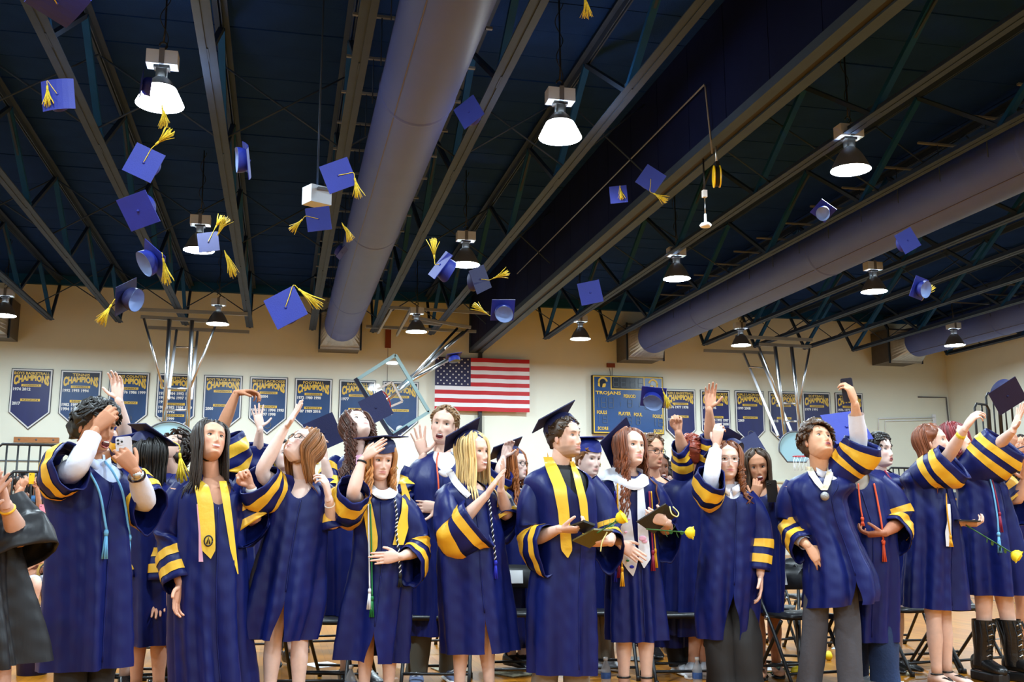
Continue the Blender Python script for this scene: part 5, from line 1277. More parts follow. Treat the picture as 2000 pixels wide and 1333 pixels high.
P7 = person(dict(label='woman with long auburn hair and white stole holding a black folder', x=1240, d=6.8, H=1.70, fem=True, yaw=18, neck=(1226, 928), head=(1232, 877), look=(36, 12, 4), skin=FAIR, hair='wavy', hairc=AUB, hlen=.48, mouth='closed', v=.06, fold=.018, lip=srgb(210, 110, 115), hairline=46,
    rows=[(960, 1172, 1276), (1010, 1182, 1284), (1070, 1190, 1284), (1150, 1190, 1290), (1250, 1191, 1297)], tilt=.02, feet=[(1216, 0), (1260, 0)], shoe='heel', fdir=-10,
    cap=dict(back=56, spin=45, roll=-14, m=CAPN, tassel=False, up=.138),
    L=dict(sh=(1180, 948, 0), e=(1180, 1038, 0), w=(1208, 1060, -.24), pose='flat', hd=(.7, -.5, .2), pn=(-.2, 0, -1), f=1.55, r=.10, dr=.05, stripes=False),
    R=dict(sh=(1268, 948, .05), e=(1300, 1035, .03), w=(1304, 1022, -.2), pose='grip', hd=(-.7, .3, .3), pn=(-.3, .3, -1), f=1.35, r=.12, dr=.06, stripes=False)))
WST = mat('white_satin_stole', srgb(232, 234, 244), .45, bump=.08, bscale=25)
strip(P7, [(1170, 926), (1186, 917), (1204, 914), (1222, 930), (1240, 936), (1254, 926), (1266, 932)], [(1171, 940), (1188, 938), (1206, 944), (1222, 953), (1240, 958), (1256, 953), (1268, 946)], WST, 'white_hood', .024); neckband(P7, (1196, 916, .02), (1256, 926, .02), WST, 'hood_neckband', .05, .03)
ribbon(P7, [(935, 1196, 1208), (960, 1203, 1222), (1000, 1207, 1232), (1050, 1209, 1238), (1095, 1213, 1246), (1112, 1224, 1242), (1126, 1236, 1237)], WST, 'white_stole', .02)
ribbon(P7, [(945, 1245, 1256), (1000, 1245, 1262), (1050, 1246, 1267), (1092, 1248, 1271), (1110, 1257, 1259)], WST, 'white_stole', .02)
for (x, y, m_, r_) in ((1255, 1052, PINKC, .016), (1259, 1058, PINKC, .012), (1222, 1040, PINKC, .007), (1228, 1078, MAROON, .006), (1226, 1096, GREENC, .007), (1234, 1108, BLUEC, .010), (1217, 1000, MAROON, .005), (1228, 1015, PINKC, .006)):
    c = P7['front'](x, y, .027); MB().add(ellip(c, (r_*1.5, .003, r_))).build('printed_mark', m_, P7['root'])
cord(P7, [(1203, 945), (1205, 1000), (1208, 1060), (1209, 1095)], MAROON, MAROON, .005, .018, .08); cord(P7, [(1206, 945), (1207, 1000), (1213, 1070), (1215, 1108)], GOLDC, GOLDC, .005, .03, .09); cord(P7, [(1201, 960), (1202, 1040), (1203, 1100)], BLUEC, BLUEC, .005, .015, .09)
cord(P7, [(1268, 960), (1271, 1010), (1274, 1060), (1275, 1075)], MAROON, MAROON, .006, .02, .1); cord(P7, [(1272, 960), (1275, 1010), (1279, 1060), (1280, 1072)], GOLDC, GOLDC, .005, .02, .09)

P8 = person(dict(label='curly haired woman in round glasses holding her cap on, black wide trousers', x=1425, d=6.9, H=1.64, fem=True, yaw=8, neck=(1424, 957), head=(1420, 902), look=(12, 6, 0), skin=FAIR, hair='curly', hairc=RUST, hlen=.26, glasses=CHROME, mouth='closed', v=.12, fold=.02, lip=srgb(190, 80, 80), shirt=WSH, locks=130,
    rows=[(990, 1378, 1472), (1050, 1368, 1478), (1130, 1360, 1480), (1190, 1356, 1476), (1245, 1362, 1470)], slit=(.66, .30, 6), pants=(BLKT, 1.55), feet=[(1412, 0), (1452, .0)], shoe='black',
    cap=dict(back=36, roll=-34, spin=45, m=CAPN, tassel=False, up=.148),
    L=dict(sh=(1386, 975, 0), e=(1387, 940, -.24), w=(1399, 872, -.12), pose='curl', hd=(.15, 1, 0), pn=(.4, 0, -1), shirt=WSH, shirt_to=.95, sp=[(1400, 970, 0, .095), (1388, 965, -.08, .115), (1384, 950, -.17, .125), (1390, 925, -.24, .11)], el=1.15),
    R=dict(sh=(1466, 975, 0), e=(1489, 1055, .0), w=(1485, 1122, -.05), pose='relaxed', hd=(0, -1, .05), pn=(-1, 0, 0), f=1.9, r=.075, dr=0, el=1.0)))

P9 = person(dict(label='curly haired man taking a selfie with raised phone, medal round his neck', x=1605, d=7.0, H=1.74, yaw=20, neck=(1602, 926), head=(1597, 866), look=(38, 32, 8), skin=TAN*np.array([1.2, 1.15, 1.1]) if False else srgb(215, 160, 125), hair='mop', hairc=srgb(70, 46, 26), curl=.012, hlen=.06, thk=.018, mouth='ooh', v=.13, fold=.016, shirt=WSH, locks=260, top=.03,
    rows=[(970, 1538, 1652), (1020, 1550, 1664), (1070, 1572, 1684), (1120, 1571, 1708), (1165, 1570, 1716), (1180, 1568, 1712)], tilt=.10, slit=(.80, .10, 8), pants=(GREYT, 1.05), feet=[(1574, 0), (1655, -.05)], shoe='grey', fdir=28,
    L=dict(sh=(1546, 950, 0), e=(1545, 1035, .03), w=(1577, 1066, -.14), pose='relaxed', hd=(.6, -.8, .1), pn=(-.3, -.2, -1), f=1.8, r=.10, dr=.03, el=1.15, shirt=WSH, shirt_to=.97),
    R=dict(sh=(1648, 928, .0), e=(1678, 868, -.06), w=(1670, 790, 'n'), pose='grip', hd=(-.25, 1, .1), pn=(-.8, .1, -.5), shirt=WSH, shirt_to=.92, sp=[(1632, 935, 0, .1), (1655, 905, -.02, .115), (1672, 885, -.05, .13), (1680, 862, -.07, .125)], el=1.1)))
MED = mat('medal_ribbon', srgb(240, 225, 190), .5, var=.5, vscale=35)
ribbon(P9, [(912, 1574, 1586), (928, 1580, 1594), (945, 1592, 1606), (958, 1604, 1613)], MED, 'medal_ribbon', .02, n=16); ribbon(P9, [(905, 1618, 1628), (925, 1614, 1627), (945, 1608, 1622), (958, 1606, 1616)], MED, 'medal_ribbon', .022, n=16)
c = P9['front'](1611, 970, .024); MB().add(lathe([(.001, -.004), (.026, -.004), (.028, 0), (.026, .004), (.001, .004)], 24, c=c, R=Rx(PI/2))).build('medal', mat('old_silver', (.35, .34, .33), .4, .9, bump=.3, bscale=150), P9['root'])

P10 = person(dict(label='auburn haired woman seen from the side, arm raised, yellow rose and sandals', x=1826, d=7.7, H=1.66, fem=True, yaw=62, neck=(1806, 915), head=(1822, 866), look=(80, 12, 0), skin=FAIR, hair='long', hairc=AUB, hlen=.40, mouth='closed', v=.08, fold=.02, hfrom=95,
    rows=[(950, 1768, 1852), (1000, 1765, 1868), (1060, 1768, 1872), (1120, 1764, 1872), (1185, 1760, 1876)], tilt=-.06, feet=[(1822, -.06), (1842, .08)], shoe='sandal', fdir=55,
    L=dict(sh=(1802, 935, -.12), e=(1852, 892, -.2), w=(1884, 838, 'n'), pose='curl', hd=(.6, .8, .1), pn=(.6, -.5, -.5), band=(.72, TASS, .03), sp=[(1795, 935, -.1, .1), (1820, 918, -.14, .12), (1842, 905, -.18, .135), (1856, 893, -.2, .13)], el=1.2),
    R=dict(sh=(1835, 940, .12), e=(1850, 1030, .1), w=(1876, 1022, -.02), pose='grip', hd=(1, -.1, 0), pn=(.1, .9, -.3), f=1.3, r=.11, dr=.05)))
ribbon(P10, [(985, 1848, 1856), (1020, 1850, 1858), (1040, 1846, 1858), (1068, 1848, 1860)], WHITEC, 'white_stole_end', .016, n=14)
cord(P10, [(975, 975), (990, 990)] if False else [(1848, 965), (1850, 1000), (1856, 1045)], GOLDC, GOLDC, .005, .02, .05)

P11 = person(dict(label='red haired graduate in tall black boots at right, arm raised high', x=1935, d=8.1, H=1.72, yaw=50, neck=(1885, 905), head=(1866, 862), look=(60, 15, 0), skin=FAIR, hair='wavy', hairc=RED_H, hlen=.12, mouth='closed', v=.06, fold=.022,
    rows=[(950, 1868, 1965), (1000, 1870, 1978), (1060, 1876, 1990), (1120, 1880, 1996), (1160, 1884, 1998)], feet=[(1912, 0), (1975, .06)], shoe='boot', fdir=48, legw=1.0,
    L=dict(sh=(1895, 925, -.1), e=(1940, 880, -.14), w=(1978, 842, 'n'), pose='open', hd=(.4, .9, 0), pn=(-.6, .3, .3), sp=[(1885, 930, -.08, .11), (1915, 905, -.1, .15), (1938, 880, -.12, .16), (1956, 858, -.14, .14)], el=1.2),
    R=dict(sh=(1940, 930, .1), e=(1985, 980, .1), w=(2000, 940, 0), pose='open', f=1.2, r=.13)))
cord(P11, [(1932, 930), (1940, 960), (1948, 1010), (1950, 1040)], LBLUE, LBLUE, .006); cord(P11, [(1936, 930), (1946, 970), (1952, 1000)], MAROON, MAROON, .005)

P0 = person(dict(label='woman in black gown clapping at the left edge, gold bracelet', x=-30, d=4.7, H=1.62, fem=True, yaw=8, neck=(-88, 935), head=(-92, 860), look=(40, 5, 0), skin=srgb(205, 160, 140), hair='long', hairc=DKBR, hlen=.2, mouth='smile', v=.08, fold=.025, gmat=GOWN2, stripes=False, group='onlookers in black',
    rows=[(985, -120, 30), (1060, -125, 30), (1150, -130, 40), (1230, -140, 55), (1305, -150, 68)], tilt=.0, shoe='black', feet=[(-70, 0), (30, 0)],
    L=dict(e=(-125, 1080, -.1), w=(-60, 1000, -.25), pose='flat', hd=(.6, .8, 0), f=1.1, r=.14),
    R=dict(sh=(5, 985, 0), e=(42, 1058, -.08), w=(12, 988, -.2), pose='flat', hd=(-.25, 1, 0), pn=(-1, 0, 0), sp=[(0, 985, 0, .1), (25, 1030, -.02, .13), (45, 1062, -.06, .15), (50, 1085, -.08, .15)], el=1.2, band=(.9, GOLD, .005))))

# ------------------------------------------------------------------ graduates: rows behind
LOW = dict(hres=(44, 40), res=(60, 40), locks=70)
def back(**k): q = dict(LOW); q.update(k); return person(q)
B1 = back(label='graduate seen from behind in navy cap with long yellow tassel', x=292, d=6.9, H=1.70, fem=True, yaw=150, neck=(300, 950), head=(292, 897), look=(165, 0, 0), skin=WARM, hair='long', hairc=BLKH, hlen=.4, v=.03, rows=[(990, 245, 335), (1060, 240, 340), (1150, 238, 345), (1260, 236, 348)], cap=dict(back=-18, spin=45, roll=-24, m=CAPN, te=135, td=(.15, 0, -1), tm=TASS), L=dict(f=1.8), R=dict(f=1.8))
B1b = back(label='dark haired graduate with head tipped far back before the round board', x=350, d=7.7, H=1.70, yaw=-20, neck=(350, 928), head=(338, 878), look=(-50, 62, 0), skin=FAIR, hair='mop', hairc=DKBR, hlen=.09, thk=.025, curl=.014, locks=160, v=.04, rows=[(960, 305, 395), (1060, 300, 400), (1200, 300, 405)], L=dict(f=1.8), R=dict(f=1.8))
B2 = back(label='graduate behind the laughing man with one pale arm straight up', x=225, d=7.4, H=1.76, yaw=0, neck=(222, 925), head=(205, 868), look=(10, 30, 0), skin=PALE, hair='short', hairc=LBR, v=.04, rows=[(960, 175, 275), (1060, 170, 280), (1200, 170, 285)], L=dict(f=1.8), R=dict(sh=(255, 925, 0), e=(246, 855, -.12), w=(232, 782, 'n'), free=1, pose='relaxed', hd=(-.15, 1, 0), pn=(-.4, 0, 1), sp=[(240, 930, 0, .11), (248, 895, -.04, .14), (250, 865, -.1, .16), (247, 838, -.13, .15)], el=1.05))
B3 = back(label='graduate behind the smiling woman with bare brown arm arched overhead', x=430, d=7.3, H=1.72, yaw=10, neck=(428, 922), head=(412, 868), look=(0, 20, 0), skin=TAN, hair='short', hairc=BLKH, v=.04, rows=[(955, 375, 490), (1060, 370, 495), (1200, 370, 500)], L=dict(f=1.8), R=dict(sh=(455, 915, 0), e=(430, 845, -.1), w=(462, 768, 'n'), free=1, pose='curl', hd=(1, .1, 0), pn=(.1, -1, .2), sp=[(450, 930, 0, .11), (455, 900, -.04, .15), (450, 880, -.08, .16), (440, 855, -.1, .15)], el=1.1))
B4 = back(label='laughing graduate with a raised pale arm, half hidden behind the woman in glasses', x=548, d=8.3, H=1.63, yaw=20, neck=(550, 930), head=(553, 892), look=(25, 12, 0), skin=PALE, hair='short', hairc=BLKH, mouth='open', v=.05, rows=[(960, 500, 600), (1060, 498, 602), (1200, 498, 605)], L=dict(sh=(520, 935, 0), e=(502, 890, -.1), w=(508, 838, 'n'), free=1, pose='open', hd=(-.2, 1, 0), pn=(.5, 0, 1), skin=PALE, sp=[(525, 940, 0, .1), (508, 915, -.04, .12), (502, 895, -.08, .12), (506, 868, -.11, .10)], stripes=False), R=dict(f=1.8))
ribbon(B4, [(905, 530, 538), (925, 528, 540), (960, 535, 548), (1000, 536, 548)], STOLEG, 'gold_stole', .02, n=14)
B5 = back(label='woman with long curly brown hair gazing straight up', x=685, d=7.3, H=1.72, fem=True, yaw=20, neck=(694, 895), head=(697, 834), look=(32, 46, 0), skin=PALE, hair='curly', hairc=srgb(74, 38, 24), hlen=.42, locks=130, mouth='closed', shirt=PINKC, collar=False, v=.14, lip=srgb(200, 100, 100), rows=[(935, 630, 760), (1030, 628, 765), (1200, 625, 770)], L=dict(sh=(650, 910, 0), e=(645, 955, -.12), w=(634, 898, -.2), pose='curl', hd=(-.3, 1, 0), pn=(.5, 0, -1), f=1.1, r=.13), R=dict(f=1.8))
B6 = back(label='fair young man with cropped hair shouting and waving, orange cord', x=842, d=7.3, H=1.84, yaw=8, neck=(862, 890), head=(868, 832), look=(-14, 2, 8), skin=FAIR, hair='short', hairc=srgb(125, 92, 58), hlen=.03, mouth='open', v=.15, shirt=WSH, collar=False, locks=150, rows=[(935, 790, 920), (1030, 795, 925), (1180, 800, 920), (1240, 795, 915)], pants=(OLIVE_T,), feet=[(815, 0), (880, .1)], shoe='bluegrey',
    L=dict(sh=(808, 925, 0), e=(800, 975, .05), w=(830, 880, -.05), arm=True, pose='open', hd=(-.25, 1, .1), pn=(.2, 0, 1), f=.9, r=.13, sp=[(815, 920, 0, .10), (803, 950, 0, .12), (806, 970, -.02, .13), (818, 982, -.06, .12)]), R=dict(f=1.7, e=(905, 1000, 0), w=(858, 990, -.2), pose='relaxed', hd=(-1, 0, 0)))
cord(B6, [(856, 885), (853, 905), (856, 940), (858, 990)], ORANGEC, ORANGEC, .006, .016)
B7 = back(label='woman in glasses and cap with long orange hair behind the clapping blonde', x=990, d=8.0, H=1.63, fem=True, yaw=45, neck=(998, 955), head=(1005, 909), look=(60, 5, 0), skin=PALE, hair='wavy', hairc=srgb(150, 84, 38), hlen=.42, glasses=BLKPL, v=.05, rows=[(985, 950, 1045), (1060, 945, 1048), (1180, 940, 1050), (1260, 940, 1052)], cap=dict(back=25, spin=45, m=CAPN, tassel=False), feet=[(1000, 0), (1020, 0)], L=dict(sh=(962, 965, 0), e=(975, 925, -.15), w=(983, 895, -.12), pose='curl', hd=(.4, 1, 0), sp=[(970, 965, 0, .1), (962, 950, -.06, .12), (968, 930, -.12, .12), (975, 915, -.15, .11)]), R=dict(f=1.7))
B8 = back(label='solemn young man in navy cap with side tassel between two seniors', x=1150, d=7.9, H=1.72, yaw=25, neck=(1146, 952), head=(1150, 898), look=(38, -4, 0), skin=PALE, hair='short', hairc=LBR, hlen=.03, v=.1, rows=[(985, 1110, 1200), (1060, 1105, 1205), (1200, 1100, 1210)], cap=dict(back=4, spin=45, te=-10, m=CAPM, td=(.05, 0, -1)), pants=(TANT,), feet=[(1155, 0), (1180, .1)], shoe='white', L=dict(f=1.8), R=dict(f=1.8))
cord(B8, [(1145, 945), (1152, 960), (1160, 965)], ORANGEC, ORANGEC, .006, .016, .03)
B9 = back(label='young man in dark glasses looking aside behind the auburn haired woman', x=1290, d=7.8, H=1.74, yaw=32, neck=(1276, 938), head=(1271, 884), look=(46, 0, 0), skin=WARM, hair='mop', hairc=srgb(95, 62, 34), hlen=.05, beard=.2, glasses=BLKPL, v=.08, rows=[(965, 1245, 1335), (1060, 1245, 1345), (1200, 1245, 1345), (1260, 1245, 1345)], pants=(BLKT,), feet=[(1325, 0), (1350, 0)], shoe='white', L=dict(f=1.8), R=dict(f=1.8))
B10 = back(label='laughing graduate with brown skin peeking past the man in dark glasses', x=1292, d=8.7, H=1.64, yaw=20, neck=(1290, 948), head=(1286, 916), look=(28, 5, 0), skin=BRN, hair='short', hairc=BLKH, mouth='open', v=.05, rows=[(970, 1255, 1330), (1060, 1250, 1335), (1200, 1250, 1335)], L=dict(f=1.8), R=dict(f=1.8))
B11 = back(label='dark haired graduate in profile at the back, last in the row of three heads', x=1310, d=9.4, H=1.62, yaw=-50, neck=(1306, 960), head=(1303, 930), look=(-75, 5, 0), skin=PALE, hair='short', hairc=DKBR, v=.05, rows=[(980, 1275, 1345), (1060, 1272, 1348), (1200, 1272, 1348)], L=dict(f=1.8), R=dict(f=1.8))
B12 = back(label='graduate seen from behind with both striped sleeves raised', x=1335, d=7.6, H=1.74, yaw=170, neck=(1348, 935), head=(1350, 885), look=(175, 20, 0), skin=WARM, hair='short', hairc=srgb(140, 60, 40), v=.02, rows=[(960, 1312, 1392), (1060, 1308, 1395), (1160, 1308, 1400), (1240, 1306, 1400)], feet=[(1350, 0), (1375, .05)], shoe='white', L=dict(sh=(1375, 930, 0), e=(1388, 865, -.05), w=(1385, 800, 'n'), hd=(.1, 1, 0), sp=[(1370, 930, 0, .1), (1382, 895, -.03, .10), (1386, 872, -.05, .09), (1386, 850, -.08, .08)]), R=dict(sh=(1330, 930, 0), e=(1335, 885, -.1), w=(1325, 845, -.2), pose='fist', hd=(-.1, 1, 0), sp=[(1335, 930, 0, .1), (1334, 905, -.05, .1), (1333, 888, -.08, .09), (1329, 866, -.14, .08)]))
B13 = back(label='laughing woman with long straight hair photographing with a black phone', x=1490, d=7.7, H=1.62, fem=True, yaw=0, neck=(1486, 960), head=(1479, 913), look=(6, -6, -6), skin=TAN, hair='long', hairc=srgb(62, 42, 26), hlen=.42, locks=110, mouth='open', v=.1, rows=[(990, 1445, 1530), (1060, 1442, 1532), (1150, 1445, 1530), (1195, 1445, 1528)], feet=[(1484, 0), (1512, .15)], shoe='sandal', L=dict(e=(1448, 1010, .05), w=(1476, 975, -.2), pose='curl', hd=(.2, 1, 0), pn=(0, 0, -1), f=1.2), R=dict(e=(1535, 1010, .05), w=(1522, 982, -.2), pose='grip', hd=(-.3, 1, 0), pn=(-.4, 0, -1), f=1.2))
B14 = back(label='graduate with orange cord and jeans behind the selfie man, hand at cap', x=1690, d=7.35, H=1.72, yaw=10, neck=(1666, 925), head=(1643, 868), look=(20, -14, 0), skin=srgb(190, 125, 95), hair='short', hairc=DKBR, shirt=mat('olive_shirt', srgb(190, 180, 165), .8), v=.16, rows=[(955, 1625, 1730), (1030, 1640, 1750), (1120, 1640, 1752), (1225, 1640, 1748), (1250, 1640, 1748)], pants=(DENIM, 1.25), feet=[(1662, .2), (1722, 0)], shoe='white', fdir=62, cap=dict(back=-38, spin=10, m=CAPM, tassel=False, up=.15), L=dict(sh=(1625, 930, 0), e=(1600, 880, .05), w=(1602, 848, -.1), pose='curl', hd=(.6, .5, 0), pn=(0, -.3, -1), sleeve=False), R=dict(sh=(1725, 945, .02), e=(1757, 1020, 0), w=(1728, 1042, -.2), pose='curl', hd=(-1, -.1, 0), pn=(.2, .8, -.3), f=1.4, r=.12))
cord(B14, [(1676, 945), (1680, 985), (1684, 1010)], ORANGEC, ORANGEC, .006, .018, .03); cord(B14, [(1707, 945), (1715, 985), (1722, 1025), (1725, 1055)], ORANGEC, ORANGEC, .007, .018)
B15 = back(label='pale graduate with dark curls smiling in profile at right', x=1725, d=8.3, H=1.70, yaw=50, neck=(1716, 925), head=(1717, 882), look=(58, 6, 0), skin=PALE, hair='mop', hairc=BLKH, curl=.01, hlen=.06, mouth='ooh', v=.05, rows=[(955, 1685, 1760), (1040, 1690, 1775), (1150, 1690, 1770)], L=dict(f=1.7), R=dict(f=1.7))
cord(B15, [(1728, 920), (1745, 945), (1752, 965)], MAROON, MAROON, .006, .016, .04)
B16 = back(label='graduate in cap and gold stole turned away at the right edge', x=1992, d=9.4, H=1.60, fem=True, yaw=75, neck=(1986, 955), head=(1984, 917), look=(95, 0, 0), skin=TAN, hair='wavy', hairc=DKBR, hlen=.2, v=.05, rows=[(980, 1960, 2025), (1060, 1955, 2030), (1150, 1955, 2030)], cap=dict(back=18, spin=45, m=CAPN, tassel=False), L=dict(f=1.6), R=dict(f=1.6))
ribbon(B16, [(950, 1974, 1984), (975, 1972, 1986), (1010, 1976, 1990), (1050, 1978, 1990)], STOLEG, 'gold_stole', .02, n=14)
# ------------------------------------------------------------------ folding chairs
def make_chair(lab, card=False):
    t = empty('folding_chair', lab, 'chair', group='black folding chairs behind the graduates')
    MB().add(prism(rrect(.40, .38, .06, 4), .03, (0, 0, .43), (1, 0, 0), (0, 1, 0))).build('seat', BLKPL, t)
    n = 9; xs = np.linspace(-.215, .215, n); yb = lambda x: .235-.10*(x/.22)**2*.5
    R = np.array([[(x, yb(x)-.0, .60), (x, yb(x)-.012, .61), (x, yb(x)+.012, .69), (x, yb(x)+.03, .77-.02*(x/.22)**2), (x, yb(x)+.045, .765-.02*(x/.22)**2), (x, yb(x)+.03, .69), (x, yb(x)+.014, .60)] for x in xs])
    MB().add(loft(R, True, True)).build('backrest', BLKPL, t)
    for e in (-1, 1):
        MB().add(tube(spline([(e*.225, -.24, .0), (e*.225, -.02, .36), (e*.225, .10, .52), (e*.222, .20, .72), (e*.20, .215, .755)], 18), .0125, 8)).build('front_leg', BLKPL, t)
        MB().add(tube(spline([(e*.205, .25, .0), (e*.205, .03, .26), (e*.205, -.10, .42)], 12), .0125, 8)).build('rear_leg', BLKPL, t)
        MB().add(lathe([(.001, 0), (.016, .0), (.016, .012), (.001, .014)], 10, c=(e*.232, .035, .43), R=Ry(e*PI/2))).build('hinge_bolt', CHROME, t)
        for y, x in ((-.24, .225), (.25, .205)): MB().add(lathe([(.016, 0), (.016, .03), (.012, .035)], 10, c=(e*x, y, 0))).build('foot_cap', BLKPL, t)
    MB().add(tube([(-.225, -.19, .085), (.225, -.19, .085)], .010, 6)).build('front_crossbar', BLKPL, t); MB().add(tube([(-.205, .20, .085), (.205, .20, .085)], .010, 6)).build('rear_crossbar', BLKPL, t)
    if card: MB().add(box((.0, yb(.0)-.004, .682), (.135, .003, .095), Rx(-.22))).build('name_card', PAPER, t, False)
    return t
c_plain = make_chair('x'); c_card = make_chair('x', True)
used = {}
def chair(px, py, d, rz, lab, card=False):
    h = ray(px, py); az = math.atan2(h[0], h[1]); src = c_card if card else c_plain
    if src.name not in used: used[src.name] = 1; r = src; r.location = (d*math.sin(az), d*math.cos(az), 0); r.rotation_euler = (0, 0, math.radians(rz)); r['label'] = lab
    else: r = dup(src, (d*math.sin(az), d*math.cos(az), 0), math.radians(rz), lab)
    return r
chair(258, 1150, 7.3, -8, 'black folding chair between the laughing man and the smiling woman')
chair(318, 1150, 7.5, -18, 'black folding chair almost hidden behind the smiling woman')
chair(622, 1150, 7.1, -12, 'black folding chair right of the woman in glasses')
chair(664, 1150, 7.4, -20, 'black folding chair behind the strawberry blonde woman, left one')
chair(858, 1145, 7.3, -14, 'black folding chair to the left of the clapping blonde')
chair(1012, 1135, 7.5, -5, 'folding chair with white card between the blonde and the tall bearded man', True)
chair(1170, 1140, 7.6, -8, 'folding chair with white card behind the tall bearded man', True)
chair(1322, 1130, 7.5, -6, 'folding chair with white card right of the white stole woman', True)
chair(1556, 1125, 7.6, 6, 'folding chair with white card behind the selfie man', True)
chair(1497, 1150, 8.1, -30, 'empty folding chair beside the laughing woman with the phone')
chair(1768, 1100, 8.4, 10, 'folding chair left of the side-on auburn woman')
chair(1862, 1110, 8.7, 12, 'folding chair between the auburn woman and the tall boots')
for i, (px, d, w_) in enumerate(((300, 9.2, 'behind the smiling woman'), (505, 9.2, 'behind the woman in glasses'), (655, 9.3, 'behind the strawberry blonde'), (820, 9.2, 'left of the clapping blonde'), (1000, 9.3, 'left of the bearded man'), (1175, 9.4, 'right of the bearded man'), (1330, 9.3, 'right of the white stole woman'), (1480, 9.5, 'right of the curly haired woman'), (1590, 9.4, 'behind the selfie man'), (1745, 9.8, 'left of the side-on woman'))):
    chair(px, 1130, d, -8+4*(i % 4), 'black folding chair in the back row, '+w_)
# ------------------------------------------------------------------ held things
def folder(P, qs, m, inner, lab, t, thick=.014):
    pts = [P['P2'](x, y, tt) for x, y, tt in qs]; R = P['RW']; o = sum(pts)/4; W = [R@(p-o) for p in pts]
    e = empty('diploma_folder', lab, 'folder', R@o+P['loc'])
    n = nrm(np.cross(W[1]-W[0], W[3]-W[0])); V = np.array([w_+n*thick/2 for w_ in W]+[w_-n*thick/2 for w_ in W])
    MB().add((V, np.array([[0, 1, 2, 3], [7, 6, 5, 4], [0, 4, 5, 1], [1, 5, 6, 2], [2, 6, 7, 3], [3, 7, 4, 0]]))).build('cover', m, e, False)
    V2 = np.array([w_*.86+n*(thick/2+.002) for w_ in W]); MB().add((V2, np.array([[0, 1, 2, 3]]))).build('inner_page', inner, e, False)
    return e
LEATH = mat('black_leatherette', (.012, .011, .010), .4, bump=.1, bscale=120); OLV = mat('olive_leatherette', srgb(96, 84, 34), .5, bump=.1, bscale=120); BRL = mat('dark_brown_leatherette', (.022, .015, .010), .42, bump=.1, bscale=120)
folder(P6, [(1113, 1028, -.26), (1140, 1018, -.36), (1162, 1026, -.34), (1144, 1042, -.24)], LEATH, LEATH, 'small black folder lying on top of the olive folder', 0)
folder(P6, [(1118, 1056, -.27), (1160, 1034, -.35), (1198, 1036, -.30), (1152, 1070, -.24)], OLV, OLV, 'olive green diploma folder held by the tall bearded man', 0)
folder(P7, [(1243, 1020, -.28), (1300, 984, -.24), (1322, 1006, -.14), (1276, 1043, -.20)], BRL, LEATH, 'dark brown diploma folder held by the white stole woman', 0)
def rose(o, dirv, L, lab, leaves=2, r=.033, droop=0.):
    t = empty('yellow_rose', lab, 'rose', o); d_ = nrm(dirv); up = nrm(np.cross(d_, (.2, .9, .3))); sd = np.cross(d_, up)
    P = spline([(0, 0, 0), d_*L*.5+np.array([0, 0, -droop]), d_*L], 12); MB().add(tube(P, .0042, 6)).build('stem', LEAF, t)
    b = d_*L; Rm = np.stack([up, sd, d_], 1)
    MB().add(lathe([(.006, -.012), (r*.7, 0), (r*.98, r*.6), (r*.9, r*1.15), (r*.55, r*1.5), (.002, r*1.35)], 16, c=b, R=Rm)).build('bloom', ROSE, t)
    for k in range(6):
        a = k*2*PI/6; mb = MB(); q = np.linspace(-.62, .62, 7)
        G = np.array([[b+Rm@np.array([(rr_)*math.cos(a+x), (rr_)*math.sin(a+x), z]) for x in q] for rr_, z in ((r*.75, r*.0), (r*1.08, r*.5), (r*1.1, r*1.0), (r*1.28, r*1.25))])
        mb.add(loft(G, False)).build('petal', ROSE, t)
    for k in range(leaves*3):
        s0 = P[int(4+k % 6)]; a = k*2.1; dv = nrm(up*math.cos(a)+sd*math.sin(a)+d_*.5); wv = np.cross(dv, d_)*.016; l = .055
        V = np.array([s0, s0+dv*l*.35+wv, s0+dv*l*.75+wv*.8, s0+dv*l, s0+dv*l*.75-wv*.8, s0+dv*l*.35-wv]); MB().add((V, np.array([[0, 1, 2, 3, 4, 5]]))).build('leaf', LEAF, t, False)
    return t
def wpt(P, x, y, t): return P['RW']@P['P2'](x, y, t)+P['loc']
rose(wpt(P6, 1166, 1042, -.36), wpt(P6, 1204, 1018, -.40)-wpt(P6, 1166, 1042, -.36), .15, 'yellow rose lying across the bearded man olive folder', 3)
rose(wpt(P7, 1262, 1034, -.27), wpt(P7, 1334, 1040, -.30)-wpt(P7, 1262, 1034, -.27), .25, 'yellow rose held with the dark brown folder', 3)
rose(wpt(P10, 1886, 1026, -.06), wpt(P10, 1962, 1072, -.1)-wpt(P10, 1886, 1026, -.06), .33, 'yellow rose on a long stem in the side-on woman hand', 2, .036)
for P, pts, l in ((P6, [(1186, 1040, -.36), (1176, 1060, -.37), (1173, 1078, -.37)], 'cream ribbon loop hanging from the olive folder'), (P7, [(1308, 990, -.22), (1312, 1004, -.24), (1322, 1010, -.22), (1325, 1002, -.2), (1314, 990, -.2)], 'cream ribbon loop tied at the dark brown folder')):
    o = wpt(P, *pts[0]); r = MB().add(tube(spline([wpt(P, *q)-o for q in pts], 16), .004, 6)).build('ribbon_loop', mat('cream_ribbon', srgb(235, 225, 150), .6), None, loc=o); tag(r, l, 'ribbon')
